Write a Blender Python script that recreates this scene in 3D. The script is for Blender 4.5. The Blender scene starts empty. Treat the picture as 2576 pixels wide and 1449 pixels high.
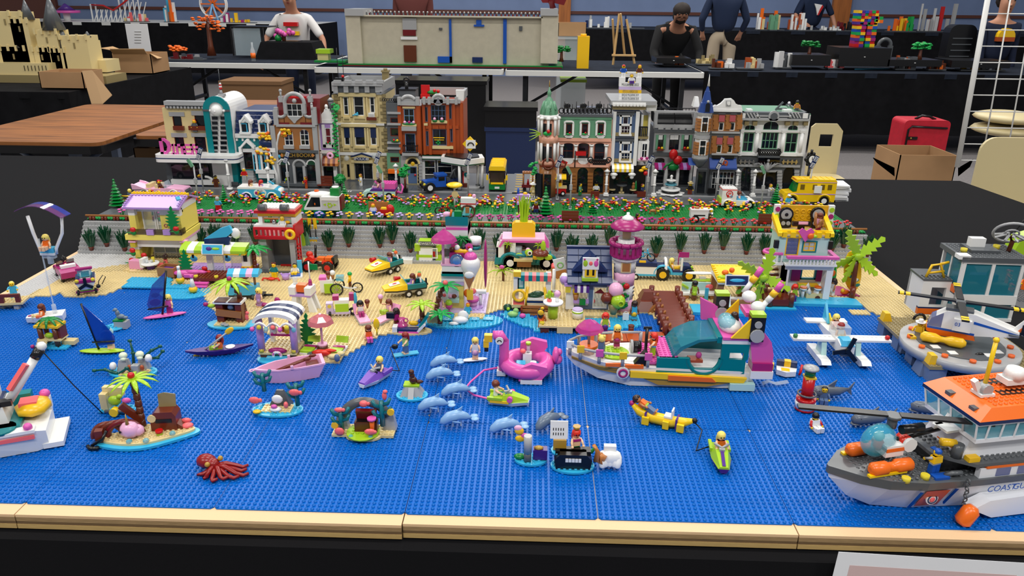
import bpy,math,random
from math import cos,sin
from mathutils import Matrix,Vector
en=enumerate;rg=range
PI=math.pi;R=math.radians
rnd=random.Random(7);ru=getattr(rnd,'uni''form')
scene=bpy.context.scene;COL=scene.collection
# units: one toy stud = 8 mm, origin at front edge of water plates
U=.008;ZW=.735
CF,CP,CY,CR=1918.98,.365801,.0279964,.0099806
CX,CYY,CZ=20.347,-103.916,80.2316
W2,H2=1288.,724.5
fw=Vector((-sin(CY)*cos(CP),cos(CY)*cos(CP),-sin(CP)))
r0=Vector((cos(CY),sin(CY),0));u0=r0.cross(fw)
rt=cos(CR)*r0+sin(CR)*u0;up=rt.cross(fw)
def ray(u,v):return fw+rt*((u-W2)/CF)-up*((v-H2)/CF)
def G(u,v,z=0):
 d=ray(u,v);t=(z-CZ)/d.z;return(CX+d.x*t,CYY+d.y*t,z)
def GY(u,v,y):
 d=ray(u,v);t=(y-CYY)/d.y;return(CX+d.x*t,y,CZ+d.z*t)
def px(x,y,z):
 return CF/((Vector((x,y,z))-Vector((CX,CYY,CZ))).dot(fw))
cam=bpy.data.cameras.new('camera');co=bpy.data.objects.new('camera',cam);COL.objects.link(co)
cam.sensor_fit='HORIZONTAL';cam.sensor_width=36;cam.lens=CF/2576*36;cam.clip_start=.02;cam.clip_end=80
mw=Matrix((rt,up,-fw)).transposed().to_4x4()
mw.translation=Vector((CX*U,CYY*U,ZW+CZ*U));co.matrix_world=mw
scene.camera=co
vs=scene.view_settings;vs.view_transform='Standard';vs.look='None';vs.gamma=1;vs.use_curve_mapping=0
vs.exposure=0
try:
 cy=scene.cycles;cy.max_bounces=6;cy.diffuse_bounces=2;cy.glossy_bounces=2;cy.transmission_bounces=4;cy.transparent_max_bounces=8
 cy.caustics_reflective=0;cy.caustics_refractive=0
except Exception:pass
wd=bpy.data.worlds.new('world');scene.world=wd;wd.use_nodes=1
wd.node_tree.nodes['Background'].inputs[0].default_value=(.92,.95,1,1)
wd.node_tree.nodes['Background'].inputs[1].default_value=.26
def lamp(name,loc,sx,sy,power,rx=0,ry=0,col=(1,.97,.92)):
 l=bpy.data.lights.new(name,'AREA');l.shape='RECTANGLE';l.size=sx;l.size_y=sy;l.energy=power;l.color=col
 o=bpy.data.objects.new(name,l);o.location=loc;o.rotation_euler=(rx,ry,0);COL.objects.link(o);return o
for i,yy in en((-2.6,.6,3.4,6.2,9.6)):
 for xx in(-3,.2,3.4):
  lamp('ceiling_lamp',(xx,yy,4.6),1.5,.35,(84,46,46,60,70)[i])
# materials
MT={}
def lin(c):
 return tuple(((x/255)/12.92 if x/255<=.04045 else((x/255+.055)/1.055)**2.4)for x in c)
def P(name,rgb,rough=.28,metal=0,alpha=1,trans=0,var=0,nscale=30,spec=.5,bump=0,emit=0,stretch=None):
 m=bpy.data.materials.new(name);m.use_nodes=1;nt=m.node_tree;b=nt.nodes['Principled BSDF']
 c=lin(rgb)+(1,)
 b.inputs['Base Color'].default_value=c;b.inputs['Roughness'].default_value=rough;b.inputs['Metallic'].default_value=metal
 b.inputs['Specular IOR Level'].default_value=spec
 if alpha<1:b.inputs['Alpha'].default_value=alpha
 if trans:b.inputs['Transmission Weight'].default_value=trans
 if emit:b.inputs['Emission Color'].default_value=c;b.inputs['Emission Strength'].default_value=emit
 if var or bump:
  tc=nt.nodes.new('ShaderNodeTexCoord');n=nt.nodes.new('ShaderNodeTexNoise');n.inputs['Scale'].default_value=nscale;n.inputs['Detail'].default_value=4
  if stretch:
   mp=nt.nodes.new('ShaderNodeMapping');mp.inputs['Scale'].default_value=stretch
   nt.links.new(tc.outputs['Object'],mp.inputs[0]);nt.links.new(mp.outputs[0],n.inputs[0])
  else:nt.links.new(tc.outputs['Object'],n.inputs[0])
  if var:
   rp=nt.nodes.new('ShaderNodeValToRGB');e=rp.color_ramp.elements
   e[0].position=.3;e[1].position=.7
   e[0].color=tuple(max(0,x*(1-var))for x in c[:3])+(1,);e[1].color=tuple(min(1,x*(1+var))for x in c[:3])+(1,)
   nt.links.new(n.outputs[0],rp.inputs[0]);nt.links.new(rp.outputs[0],b.inputs['Base Color'])
  if bump:
   bp=nt.nodes.new('ShaderNodeBump');bp.inputs['Strength'].default_value=bump;bp.inputs['Distance'].default_value=.002
   nt.links.new(n.outputs[0],bp.inputs['Height']);nt.links.new(bp.outputs[0],b.inputs['Normal'])
 MT[name]=m;return m
for n,c in dict(azure=(52,178,222),sand=(226,204,148),tan=(226,206,150),dtan=(150,134,92),lgrey=(170,171,172),dgrey=(88,92,96),white=(240,240,238),black=(18,18,20),red=(200,22,24),dred=(112,22,28),yellow=(250,205,20),orange=(240,110,24),dorange=(176,78,30),brown=(96,46,24),nougat=(196,124,62),mnougat=(168,110,58),skin=(246,200,160),tanskin=(190,122,74),dskin=(110,66,40),green=(14,130,56),dgreen=(16,72,46),bgreen=(24,165,76),lime=(166,206,40),lgreen=(150,205,120),sgreen=(104,158,124),aqua=(188,226,220),teal=(8,140,146),dturq=(0,128,134),mazure=(70,180,220),blue=(24,84,180),dblue=(24,44,92),sblue=(88,112,150),bblue=(130,180,224),lav=(186,148,216),llav=(205,186,226),purple=(84,44,140),mag=(168,32,112),pink=(238,160,200),dpink=(224,92,176),bpink=(242,182,216),coral=(250,110,112),gold=(180,140,50),hair=(112,50,28),dhair=(50,30,24),blond=(245,220,110),rhair=(140,30,30),lyellow=(250,232,110),salmon=(238,176,150),rbrown=(110,44,26),tyellow=(247,196,30),pgrey=(205,205,205),dolph=(136,178,222),fire=(226,50,30)).items():P(n,c)
for a,b in dict(white='w',black='k',dgrey='dg',lgrey='lg',tyellow='ty',mnougat='mn',rbrown='rb',brown='br',dturq='dt',mazure='mz',dpink='dp',bpink='bp',yellow='ye',orange='og',green='gr',sblue='sb',dblue='db',purple='pu',bgreen='bg',dgreen='dn',sgreen='sg',azure='az',dorange='do',lgreen='lr',lyellow='ly',bblue='bb',salmon='sl',tanskin='ts',dskin='ds',blond='bl',rhair='rh',dhair='dh').items():MT[b]=MT[a]
P('water',(0,98,190),.32,spec=.22)
P('sv',(190,190,195),.22,1);P('chrome',(220,220,225),.1,1)
P('glass',(200,220,230),.05,alpha=.28);P('dl',(22,26,32),.06);P('tb',(80,190,215),.06,alpha=.5);P('tdblue',(30,60,150),.08,alpha=.55);P('tc',(225,235,240),.05,alpha=.35)
P('tp',(205,60,150),.06,alpha=.72);P('tw',(70,55,40),.08,alpha=.6);P('tyel',(240,220,60),.06,alpha=.75);P('tgreen',(10,130,60),.06,alpha=.8);P('tred',(200,20,30),.06,alpha=.85);P('to',(250,110,40),.06,alpha=.8)
P('glow_sail',(60,70,170),.08,alpha=.6);P('sail_orange',(205,120,80),.08,alpha=.6)
P('cb',(17,17,20),.9,var=.25,nscale=14,spec=.15,bump=.2);P('cd',(34,40,52),.9,var=.2,nscale=20,spec=.15)
P('ply_top',(232,196,152),.6,var=.08,nscale=12,stretch=(8,.6,1));P('ply_edge',(160,132,92),.7,var=.3,nscale=9,stretch=(.06,1,3));P('ply_dark',(112,88,58),.75,var=.3,nscale=9,stretch=(.06,1,3));P('ply_low',(196,164,104),.7,var=.15,nscale=9,stretch=(.06,1,3))
P('carpet',(128,124,124),.95,var=.12,nscale=60,spec=.1);P('wall_blue',(126,144,182),.9,var=.06,nscale=3,spec=.1);P('trim_brown',(96,52,40),.5)
P('wood_table',(148,92,46),.45,var=.38,nscale=3,stretch=(1,9,1));P('wood_orange',(176,104,48),.5,var=.2,nscale=4,stretch=(6,6,.5));P('wood_pale',(206,168,112),.55,var=.12,nscale=8)
P('card',(176,138,100),.85,var=.06,nscale=6,spec=.15);P('card_light',(205,168,126),.85,spec=.15);P('card_dark',(128,96,68),.85,spec=.15)
P('paper',(236,238,242),.8);P('paper_pink',(214,186,184),.8);P('chair',(212,196,150),.4);P('suitcase',(190,20,44),.6,var=.1);P('crate_blue',(28,44,84),.4)
P('tabletop_white',(226,226,222),.5);P('stone',(196,188,166),.45,var=.05,nscale=20);P('sd',(32,34,38),.4,.3);P('rack',(225,225,222),.35);P('denim',(20,30,56),.9);P('tee_white',(225,222,220),.9);P('khaki',(176,160,138),.9);P('hood',(26,26,28),.95);P('navy',(20,36,66),.9);P('jacket',(96,46,42),.9);P('rskin',(196,140,112),.55);P('rhair_dark',(34,24,20),.7)
P('water_clear',(120,180,230),.05,alpha=.5)
# mesh builder
class M:
 def __init__(s,name,mat,label=None,kind=None):
  s.name,s.label,s.kind=name,label,kind;s.v=[];s.f=[];s.fm=[];s.sm=[];s.mats=[];s.subs=[];s.copies=None;s.loc=None;s.T=None;s.smooth=0;s.font=None;s.gn=None;s.orot=None
  s.m(mat)
 def m(s,mat):
  if mat not in s.mats:s.mats.append(mat)
  s.c=s.mats.index(mat);return s
 def __call__(s,name,mat,label=None,kind=None):
  k=M(name,mat,label,kind);s.subs.append(k);return k
 def add(s,vs,fs,sm=None):
  o=len(s.v)
  if s.T is not None:vs=[tuple(s.T@Vector(q))for q in vs]
  s.v+=vs
  for f in fs:s.f.append(tuple(i+o for i in f));s.fm.append(s.c);s.sm.append(s.smooth if sm is None else sm)
  return s
 def tr(s,loc=(0,0,0),rx=0,ry=0,rz=0,sc=1):
  s.T=Matrix.Translation(loc)@Matrix.Rotation(R(rz),4,'Z')@Matrix.Rotation(R(ry),4,'Y')@Matrix.Rotation(R(rx),4,'X')@Matrix.Scale(sc,4);return s
 def nt(s):s.T=None;return s
 def B(s,x0,x1,y0,y1,z0,z1):
  return s.add([(x0,y0,z0),(x1,y0,z0),(x1,y1,z0),(x0,y1,z0),(x0,y0,z1),(x1,y0,z1),(x1,y1,z1),(x0,y1,z1)],[(3,2,1,0),(4,5,6,7),(0,1,5,4),(1,2,6,5),(2,3,7,6),(3,0,4,7)])
 def b(s,x,y,z,sx,sy,sz):return s.B(x-sx/2,x+sx/2,y-sy/2,y+sy/2,z,z+sz)
 def W(s,x0,x1,y0,y1,z0,z1,t=.3,ty=None):
  cx,cy=(x0+x1)/2,(y0+y1)/2;hx,hy=(x1-x0)/2*t,(y1-y0)/2*(t if ty is None else ty)
  return s.add([(x0,y0,z0),(x1,y0,z0),(x1,y1,z0),(x0,y1,z0),(cx-hx,cy-hy,z1),(cx+hx,cy-hy,z1),(cx+hx,cy+hy,z1),(cx-hx,cy+hy,z1)],[(3,2,1,0),(4,5,6,7),(0,1,5,4),(1,2,6,5),(2,3,7,6),(3,0,4,7)])
 def ax(s,pts,A):
  return[(z,x,y)if A=='x' else(x,z,y)if A=='y' else(x,y,z)for x,y,z in pts]
 def L(s,x,y,z,prof,n=12,A='z',sm=1,a0=0):
  vs=[];fs=[]
  for r,h in prof:
   for i in rg(n):
    a=a0+2*PI*i/n;vs.append((r*cos(a),r*sin(a),h))
  k=len(prof)
  for j in rg(k-1):
   for i in rg(n):
    q=(i+1)%n;fs.append((j*n+i,j*n+q,(j+1)*n+q,(j+1)*n+i))
  vs=s.ax(vs,A);vs=[(a+x,b+y,c+z)for a,b,c in vs]
  o=len(fs);fs+=[tuple(rg(n))[::-1],tuple(rg((k-1)*n,k*n))]
  s.add(vs,fs[:o],sm);n0=len(s.v)-len(vs)
  for f in fs[o:]:s.f.append(tuple(i+n0 for i in f));s.fm.append(s.c);s.sm.append(0)
  return s
 def C(s,x,y,z,r,h,n=10,r2=None,A='z'):return s.L(x,y,z,[(r,0),(r if r2 is None else r2,h)],n,A)
 def O(s,x,y,z,rx,ry=None,rz=None,n=8):
  ry=rx if ry is None else ry;rz=rx if rz is None else rz;k=max(4,n//2+1);vs=[];fs=[]
  for j in rg(1,k):
   t=PI*j/k
   for i in rg(n):a=2*PI*i/n;vs.append((x+rx*sin(t)*cos(a),y+ry*sin(t)*sin(a),z+rz*cos(t)))
  vs+=[(x,y,z+rz),(x,y,z-rz)];t=len(vs)-2
  for j in rg(k-2):
   for i in rg(n):q=(i+1)%n;fs.append((j*n+i,(j+1)*n+i,(j+1)*n+q,j*n+q))
  for i in rg(n):q=(i+1)%n;fs.append((t,i,q));fs.append((t+1,(k-2)*n+q,(k-2)*n+i))
  return s.add(vs,fs,1)
 def Q(s,x,y,z,r0,r1,n=18,k=8,A='z',a0=0,a1=2*PI):
  vs=[];fs=[];full=abs(a1-a0)>6.28;nn=n if full else n+1
  for i in rg(nn):
   a=a0+(a1-a0)*i/n
   for j in rg(k):t=2*PI*j/k;q=r0+r1*cos(t);vs.append((q*cos(a),q*sin(a),r1*sin(t)))
  for i in rg(n):
   i2=(i+1)%nn
   for j in rg(k):j2=(j+1)%k;fs.append((i*k+j,i2*k+j,i2*k+j2,i*k+j2))
  vs=s.ax(vs,A);return s.add([(a+x,b+y,c+z)for a,b,c in vs],fs,1)
 def U(s,pts,r,n=6,r2=None,flat=1):
  pts=[Vector(p)for p in pts];vs=[];fs=[];k=len(pts)
  for i,p in en(pts):
   d=(pts[min(i+1,k-1)]-pts[max(i-1,0)]).normalized()
   a=d.cross(Vector((0,0,1)))if abs(d.z)<.95 else d.cross(Vector((0,1,0)))
   a.normalize();b=d.cross(a);q=r if r2 is None else r+(r2-r)*i/(k-1)
   if callable(r):q=r(i/(k-1))
   for j in rg(n):t=2*PI*j/n;vs.append(tuple(p+a*q*cos(t)+b*q*flat*sin(t)))
  for i in rg(k-1):
   for j in rg(n):j2=(j+1)%n;fs.append((i*n+j,i*n+j2,(i+1)*n+j2,(i+1)*n+j))
  fs+=[tuple(rg(n))[::-1],tuple(rg((k-1)*n,k*n))]
  return s.add(vs,fs,1 if n>4 else 0)
 def Z(s,pts,a0,a1,A='y',sc=1):
  k=len(pts);cx=sum(p[0]for p in pts)/k;cy=sum(p[1]for p in pts)/k
  if sum(pts[i][0]*pts[(i+1)%k][1]-pts[(i+1)%k][0]*pts[i][1]for i in rg(k))<0:pts=pts[::-1]
  vs=[(x,y,a0)for x,y in pts]+[(cx+(x-cx)*sc,cy+(y-cy)*sc,a1)for x,y in pts]
  fs=[tuple(rg(k))[::-1],tuple(rg(k,2*k))]+[(i,(i+1)%k,k+(i+1)%k,k+i)for i in rg(k)]
  if A=='y':fs=[f[::-1]for f in fs]
  return s.add(s.ax(vs,A),fs)
 def S(s,x0,y0,nx,ny,z,n=8,r=.3,h=.21,d=1):
  for i in rg(nx):
   for j in rg(ny):s.L(x0+(i+.5)*d,y0+(j+.5)*d,z,[(r,0),(r,h)],n,sm=0)
  return s
 def N(s,x0,y0,nx,ny,z,h=.4,n=6):
  s.B(x0,x0+nx,y0,y0+ny,z,z+h);return s.S(x0,y0,nx,ny,z+h,n)
 def holes(s,x0,x1,z0,z1,y0,y1,hs):
  xs=sorted(set([x0,x1]+[min(max(q,x0),x1)for h in hs for q in h[:2]]));zs=sorted(set([z0,z1]+[min(max(q,z0),z1)for h in hs for q in h[2:4]]))
  for j in rg(len(zs)-1):
   st=None
   for i in rg(len(xs)):
    full=0
    if i<len(xs)-1:
     cx,cz=(xs[i]+xs[i+1])/2,(zs[j]+zs[j+1])/2
     full=not any(h[0]<cx<h[1]and h[2]<cz<h[3]for h in hs)
    if full and st is None:st=xs[i]
    if not full and st is not None:s.B(st,xs[i],y0,y1,zs[j],zs[j+1]);st=None
  return s
 def X(s,body,size,loc,rot=(90,0,0),ext=.02,align='CENTER',sx=1):
  s.font=(body,size,loc,rot,ext,align,sx);return s
 def at(s,*locs):s.copies=list(locs);return s
 def mesh(s):
  me=bpy.data.meshes.new(s.name);me.from_pydata(s.v,[],s.f)
  for q in s.mats:me.materials.append(MT[q])
  me.polygons.foreach_set('material_index',s.fm);me.polygons.foreach_set('use_smooth',s.sm);me.update();return me
 def build(s,parent):
  if s.font:
   body,size,loc,rot,ext,al,sx=s.font
   cu=bpy.data.curves.new(s.name,'FONT');cu.body=body;cu.size=size;cu.extrude=ext;cu.align_x=al;cu.align_y='CENTER';cu.resolution_u=3
   cu.materials.append(MT[s.mats[0]]);o=bpy.data.objects.new(s.name,cu);me=bpy.data.meshes.new_from_object(o);bpy.data.objects.remove(o);me.name=s.name
   if not me.materials:me.materials.append(MT[s.mats[0]])
   o=bpy.data.objects.new(s.name,me);o.location=loc;o.rotation_euler=[R(a)for a in rot];o.scale=(sx,1,1)
  else:o=bpy.data.objects.new(s.name,s.mesh()if s.v else None)
  if parent:o.parent=parent
  if s.label:o['label']=s.label
  if s.kind:o['kind']=s.kind
  COL.objects.link(o)
  if s.copies:
   first=1
   for c in s.copies:
    if first:q=o;first=0
    else:
     q=o.copy();COL.objects.link(q)
    q.location=c[:3]
    if len(c)>3:q.rotation_euler=(0,0,R(c[3]))
    if len(c)>4:q.scale=(c[4],)*3
  for k in s.subs:k.build(o)
  return o
class T:
 def __init__(s,name,label,cat,loc=(0,0,0),rz=0,gp=None,kind=None,m=0,sc=1,rot=None):
  s.name,s.label,s.cat,s.group,s.kind=name,label,cat,gp,kind;s.parts=[];s.loc,s.rz,s.metre,s.sc,s.rot=loc,rz,m,sc,rot;s.o=None
  ALL.append(s)
 def __call__(s,name,mat,label=None,kind=None):
  k=M(name,mat,label,kind);s.parts.append(k);return k
 l=property(lambda s:s.parts[-1])
 def place(s,o,loc,rz,sc,rot=None):
  o.location=loc if s.metre else(loc[0]*U,loc[1]*U,ZW+loc[2]*U)
  o.rotation_euler=[R(a)for a in rot]if rot else(0,0,R(rz));k=sc*(1 if s.metre else U);o.scale=(k,k,k)
 def build(s):
  if s.o:return s.o
  ps=s.parts
  if len(ps)==1 and not ps[0].copies and not ps[0].font:
   ps[0].name=s.name;o=ps[0].build(None)
  else:
   o=bpy.data.objects.new(s.name,None);o.empty_display_size=.01;COL.objects.link(o)
   for p in ps:p.build(o)
  s.place(o,s.loc,s.rz,s.sc,s.rot)
  if s.label:o['label']=s.label
  if s.cat:o['category']=s.cat
  if s.group:o['group']=s.group
  if s.kind:o['kind']=s.kind
  s.o=o;return o
 def dup(s,loc,rz=0,label=None,sc=None,rot=None,gp=None):
  src=s.build()
  def cp(q,par):
   c=q.copy();COL.objects.link(c)
   if par:c.parent=par
   for k in q.children:cp(k,c)
   return c
  c=cp(src,None);s.place(c,loc,rz,s.sc if sc is None else sc,rot or s.rot)
  if label:c['label']=label
  if gp:c['group']=gp
  return c
ALL=[]
def finish():
 for t in ALL:t.build()
import numpy as np
def GM(u,v,z):p=G(u,v,(z-ZW)/U);return(p[0]*U,p[1]*U,z)
def GYM(u,v,y):p=GY(u,v,y/U);return(p[0]*U,y,ZW+p[2]*U)
def ppm(x,y,z):return px(x/U,y/U,(z-ZW)/U)/U
# hall shell
YB=13.6
T('floor','grey carpet floor of hall',None,kind='structure',m=1)('floor','carpet').B(-9,9,-3,YB,-.05,0)
t=T('wall_back','blue grey painted wall of hall',None,kind='structure',m=1);t('wall','wall_blue').B(-9,9,YB,YB+.15,0,4.2)
def wx(t,name,mat,u0,v0,u1,v1,d=.05,y=None):
 y=YB if y is None else y
 a=GYM(u0,v0,y);b=GYM(u1,v1,y);return t(name,mat).B(a[0],b[0],y-d,y,b[2],a[2])
t=T('trim_1','brown wooden rail along blue wall',None,kind='structure',m=1)
zr=GYM(1288,30,YB)[2]
t('trim','trim_brown').B(-9,9,YB-.03,YB,zr-.025,zr+.025)
for i,(a,b)in en(((1405,1435),(2090,2135),(0,150))):
 t=T('trim_%d'%(i+2),['orange wooden door post right of white wall model','orange wooden post behind man in navy','dark orange brick pier at far left'][i],None,kind='structure',m=1)
 x0,x1=GYM(a,30,YB)[0],GYM(b,30,YB)[0]
 t('post','wood_orange' if i<2 else 'trim_brown').B(x0,x1,YB-.08,YB,0,4.2)
# covered table of display
ZC=-3.3
t=T('display_table','long table under a plain black cloth carrying whole seaside display','table')
c=t('cloth','cb')
br=G(2415,455,ZC);fr=G(2576,548,ZC)
pts=[(-330,-5),(330,-5),(330,40),(fr[0]+25,150),(br[0],br[1]),(-90,br[1]),(-100,300),(-330,300)]
c.Z(pts,ZC-.5,ZC,'z')
n=120;vs=[];fs=[]
for i in rg(n+1):
 x=-330+660*i/n
 for j in rg(5):
  k=j/4;w=1.3*k*sin(i*.55+1.3*sin(i*.17))
  vs.append((x,-5-.6*k+w*.8,ZC-70*k))
for i in rg(n):
 for j in rg(4):a=i*5+j;fs.append((a,a+1,a+6,a+5))
c.add(vs,fs,1)
lg=t('leg','sd').C(0,0,-ZW/U-ZC+ZC,2,ZW/U+ZC-.6);lg.at((-300,10,0),(300,10,0),(-300,250,0),(150,250,0))
# studs
def studmesh(P3,name,n=8,r=.3,h=.2):
 P3=np.array(P3,float);k=len(P3);a=2*np.pi*np.arange(n)/n
 ring=np.stack([r*np.cos(a),r*np.sin(a)],1)
 V=np.zeros((k,2*n,3));V[:,:n,:2]=ring;V[:,n:,:2]=ring;V[:,n:,2]=h;V+=P3[:,None,:]
 fs=[]
 me=bpy.data.meshes.new(name)
 me.vertices.add(k*2*n);me.vertices.foreach_set('co',V.ravel())
 side=np.stack([np.arange(n),(np.arange(n)+1)%n,n+(np.arange(n)+1)%n,n+np.arange(n)],1)
 per=np.concatenate([side.ravel(),n+np.arange(n)]);L=len(per)
 idx=(per[None,:]+(np.arange(k)*2*n)[:,None]).ravel()
 me.loops.add(len(idx));me.loops.foreach_set('vertex_index',idx.astype(np.int32))
 st=np.concatenate([np.arange(n)*4,[4*n]]);starts=(st[None,:]+(np.arange(k)*L)[:,None]).ravel()
 me.polygons.add(k*(n+1));me.polygons.foreach_set('loop_start',starts.astype(np.int32))
 me.update(calc_edges=1);me.validate();return me
class S(M):
 def __init__(s,pts,mat,name='studs',n=8):
  M.__init__(s,name,mat,None,'stuff');s.pts=pts;s.n=n;s._m=None;s.v=[1]
 def mesh(s):
  if s._m is None:s._m=studmesh(s.pts,s.name,s.n);s._m.materials.append(MT[s.mats[0]])
  return s._m
SHARED={}
def grid(nx,ny,z):return[(i+.5,j+.5,z)for i in rg(nx)for j in rg(ny)]
def baseplate(t,x,y,nx,ny,mat,z0=-.2,z1=0,studs=1):
 k=(nx,ny,mat)
 class Q(M):
  def mesh(s):
   if k not in SHARED:SHARED[k]=M.mesh(s)
   return SHARED[k]
 q=Q('baseplate',mat);q.Z([(.06,.5),(.5,.06),(nx-.5,.06),(nx-.06,.5),(nx-.06,ny-.5),(nx-.5,ny-.06),(.5,ny-.06),(.06,ny-.5)],z0,z1,'z');q.copies=[(x,y,0)]
 if studs:
  kk=k+('s',)
  if kk not in SHARED:SHARED[kk]=S(grid(nx,ny,z1),mat)
  q.subs.append(SHARED[kk])
 t.parts.append(q)
names=['plywood board of blue plates at far left of display','plywood board of blue plates left of long dark joint','plywood board of blue plates just right of long dark joint','plywood board of blue plates under coast guard ship']
for i in rg(4):
 x0=-128+64*i;t=T('display_board',names[i],'board',(x0,0,0))
 yo=0 if i<2 else-2.5;y0=-2.7 if i<2 else-2.3
 a,b=(-2.6 if i==0 else .1),(66.6 if i==3 else 63.9)
 t('plywood_panel','ply_top').B(a,b,y0,134,-.7,-.2)
 t('edge_layer','ply_edge').B(a,b,y0,134,-1.5,-.7).m('ply_dark').B(a,b,y0+.04,134,-2.05,-1.5)
 t('edge_layer','ply_low').B(a,b,y0-.05,134,-2.9,-2.05).m('ply_dark').B(a,b,y0+.3,134,-3.2,-2.9)
 for r in rg(4):
  for q in rg(2):
   if yo==0:baseplate(t,32*q,32*r,32,32,'water')
   elif r==0:baseplate(t,32*q,0,32,29,'water')
   else:baseplate(t,32*q,32*r-2.9,32,32,'water')
# beach
def inpoly(x,y,pl):
 c=0;j=len(pl)-1
 for i in rg(len(pl)):
  if(pl[i][1]>y)!=(pl[j][1]>y)and x<(pl[j][0]-pl[i][0])*(y-pl[i][1])/(pl[j][1]-pl[i][1])+pl[i][0]:c=not c
  j=i
 return c
def field(t,name,pxs,mat,z0,z1,extra=(),y0=40,y1=128,studs=1):
 pl=[G(u,v,z1)[:2]for u,v in pxs]+list(extra);m=t(name,mat);pts=[]
 for y in rg(y0,y1):
  st=None
  for x in rg(-128,129):
   ins=x<128 and inpoly(x+.5,y+.5,pl)
   if ins:pts.append((x+.5,y+.5,z1))
   if ins and st is None:st=x
   if not ins and st is not None:m.B(st,x,y,y+1,z0,z1);st=None
 if studs:m.subs.append(S(pts,mat))
 return pl
t=T('sand_beach','tan studded sand shore with a stepped waterline','beach',kind='thing')
field(t,'sand_plate',[(178,684),(71,745),(118,745),(150,736),(165,744),(205,745),(262,740),(285,732),(318,718),(500,724),(515,742),(530,770),(560,800),(618,806),(640,812),(700,860),(760,908),(850,912),(858,900),(893,880),(913,868),(938,852),(952,843),(990,834),(1030,815),(1070,801),(1088,799),(1140,795),(1183,788),(1244,786),(1247,777),(1300,776),(1400,790),(1500,800),(1609,786),(1642,788),(1645,800),(1726,795),(1744,783),(1895,774),(1942,765),(2090,768),(2150,768),(2163,762),(2178,773),(2200,788)],'sand',0,.42,[(127.9,84),(127.9,128),(-92,128)],40)
t=T('sand_bar','small tan plate in water behind seaplane','plate');a=G(2144,790,.4)
t('bar','sand').N(0,0,5,3,0);t.loc=(*a[:2],.05)
t=T('grey_apron','light grey studded ground at left foot of grey retaining wall','plate')
field(t,'grey_plate',[(400,640),(400,683),(178,684),(75,745),(60,755),(0,778)],'pgrey',0,.4,[(-128,95),(-128,128),(-80,128)],80)
# stepped retaining wall
D=9.6
t=T('retaining_wall','light grey stepped brick embankment behind beach','wall',(0,128,.3))
for k in rg(8):
 y=k*.875;z=k*1.13
 br=t('brick','lg').B(.03,7.97,0,8-y,0,1.11)
 br.at(*[(-128+8*i-(4 if k%2 else 0),y,z)for i in rg(33 if k%2 else 32)])
 br.copies=[c for c in br.copies if-129<c[0]<121]
 if k%2:t('brick','lg').B(.03,3.97,0,8-y,0,1.11).at((-128,y,z),(124,y,z))
t.parts.append(S([(x+.5,k*.875+.42,(k+1)*1.13)for k in rg(8)for x in rg(-128,128)],'lg','stud_rows',6))
t=T('street_platform','raised black platform carrying street and its buildings','platform',(0,0,0))
t('base','cb').B(-127.5,127.5,136,216,0,9.2)
# fence on wall
t=T('log_railing','long brown handrail on reddish posts along top of grey wall','railing',(0,136.3,D))
t('rail','mn').U([(-128,0,1.35),(128,0,1.35)],.38,8)
q=t('post','rb').C(-.55,0,-.4,.5,1.5).C(.55,0,-.4,.5,1.5);q.at(*[(-126+4.04*i,0,0)for i in rg(63)])
t('base_strip','k').B(-128,128,-.5,.4,-.45,-.1)
# street level
def deck(name,label,cat,mat,x0,x1,y0,y1,z1,z0=9.2,st=None,n=6,skip=None):
 t=T(name,label,cat,(0,0,0));t('plate',mat).B(x0,x1,y0,y1,z0,z1)
 if st:t.parts.append(S([(x+.5,y+.5,z1)for x in rg(int(x0),int(x1))for y in rg(int(y0),int(y1))if not(skip and skip(x,y))],st,'studs',n))
 return t
deck('green_kerb','narrow bright green strip behind brown handrail','strip','bg',-128,128,136.8,139.6,D+.2,st='bg')
t=deck('promenade','smooth grey tiled path between handrail and flower lawn','path','dg',-127,127,139.6,151,D)
t('path_tile','dg').B(.04,3.96,.04,5.6,D,D+.12).at(*[(-127+4*i,139.7+5.65*j,0)for i in rg(63)for j in rg(2)])
lawn=deck('flower_lawn','green studded lawn strip planted with flower clumps','lawn','gr',-126,126,151,168,D+.1,st='gr')
road=deck('street','dark grey street in front of buildings','road','dg',-127,127,168,182,D-.1)
ss=deck('sidewalk','grey pavement along shop fronts','pavement','dg',-127,127,182,215,D+.2)
ss('kerb','lg').B(-127,12,181.6,182,9.2,D+.3).B(22.5,127,181.6,182,9.2,D+.3)
ss('paving_tile','dg').B(.05,3.95,.05,3.95,0,.1).at(*[(-127+4*i,182+4*j,D+.2)for i in rg(63)for j in rg(2)if not(2.5<-127+4*i+2-10<14)])
ln=road('lane_mark','w').B(0,2.6,0,.3,0,.06).at(*[(-122+6.1*i,174,D-.1)for i in rg(40)])
cw=road('crossing_stripe','w').B(0,.45,0,5,0,.06)
cps=[]
for u,v in((600,484),(1345,492),(868,478),(1930,492)):
 a=G(u,v,D);cps+=[(a[0]+.9*i-3,a[1]-2.5,D-.1)for i in rg(7)]
cw.at(*cps)
a=G(1300,470,D)
road('side_street','dg').B(12,22.5,182,216,9.2,D+.25)
yb=road('yellow_mark','ye').B(-1.6,1.6,0,.7,0,.08);yb.at(*[(20.2,183+4.2*i,D+.25)for i in rg(8)]+[(14.5,183+4.2*i,D+.25)for i in rg(8)])
wb=road('white_mark','w').B(-.35,.35,0,.7,0,.08);wb.at(*[(19+1.2*j,185+4.2*i,D+.25)for i in rg(8)for j in rg(3)])
q=T('log_edging','row of short brown logs between lawn and street','edging',(0,167.4,D));q('log','mn').U([(-1.9,0,.5),(1.9,0,.5)],.42,7).at(*[(-122+8.1*i,0,0)for i in rg(31)])
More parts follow.
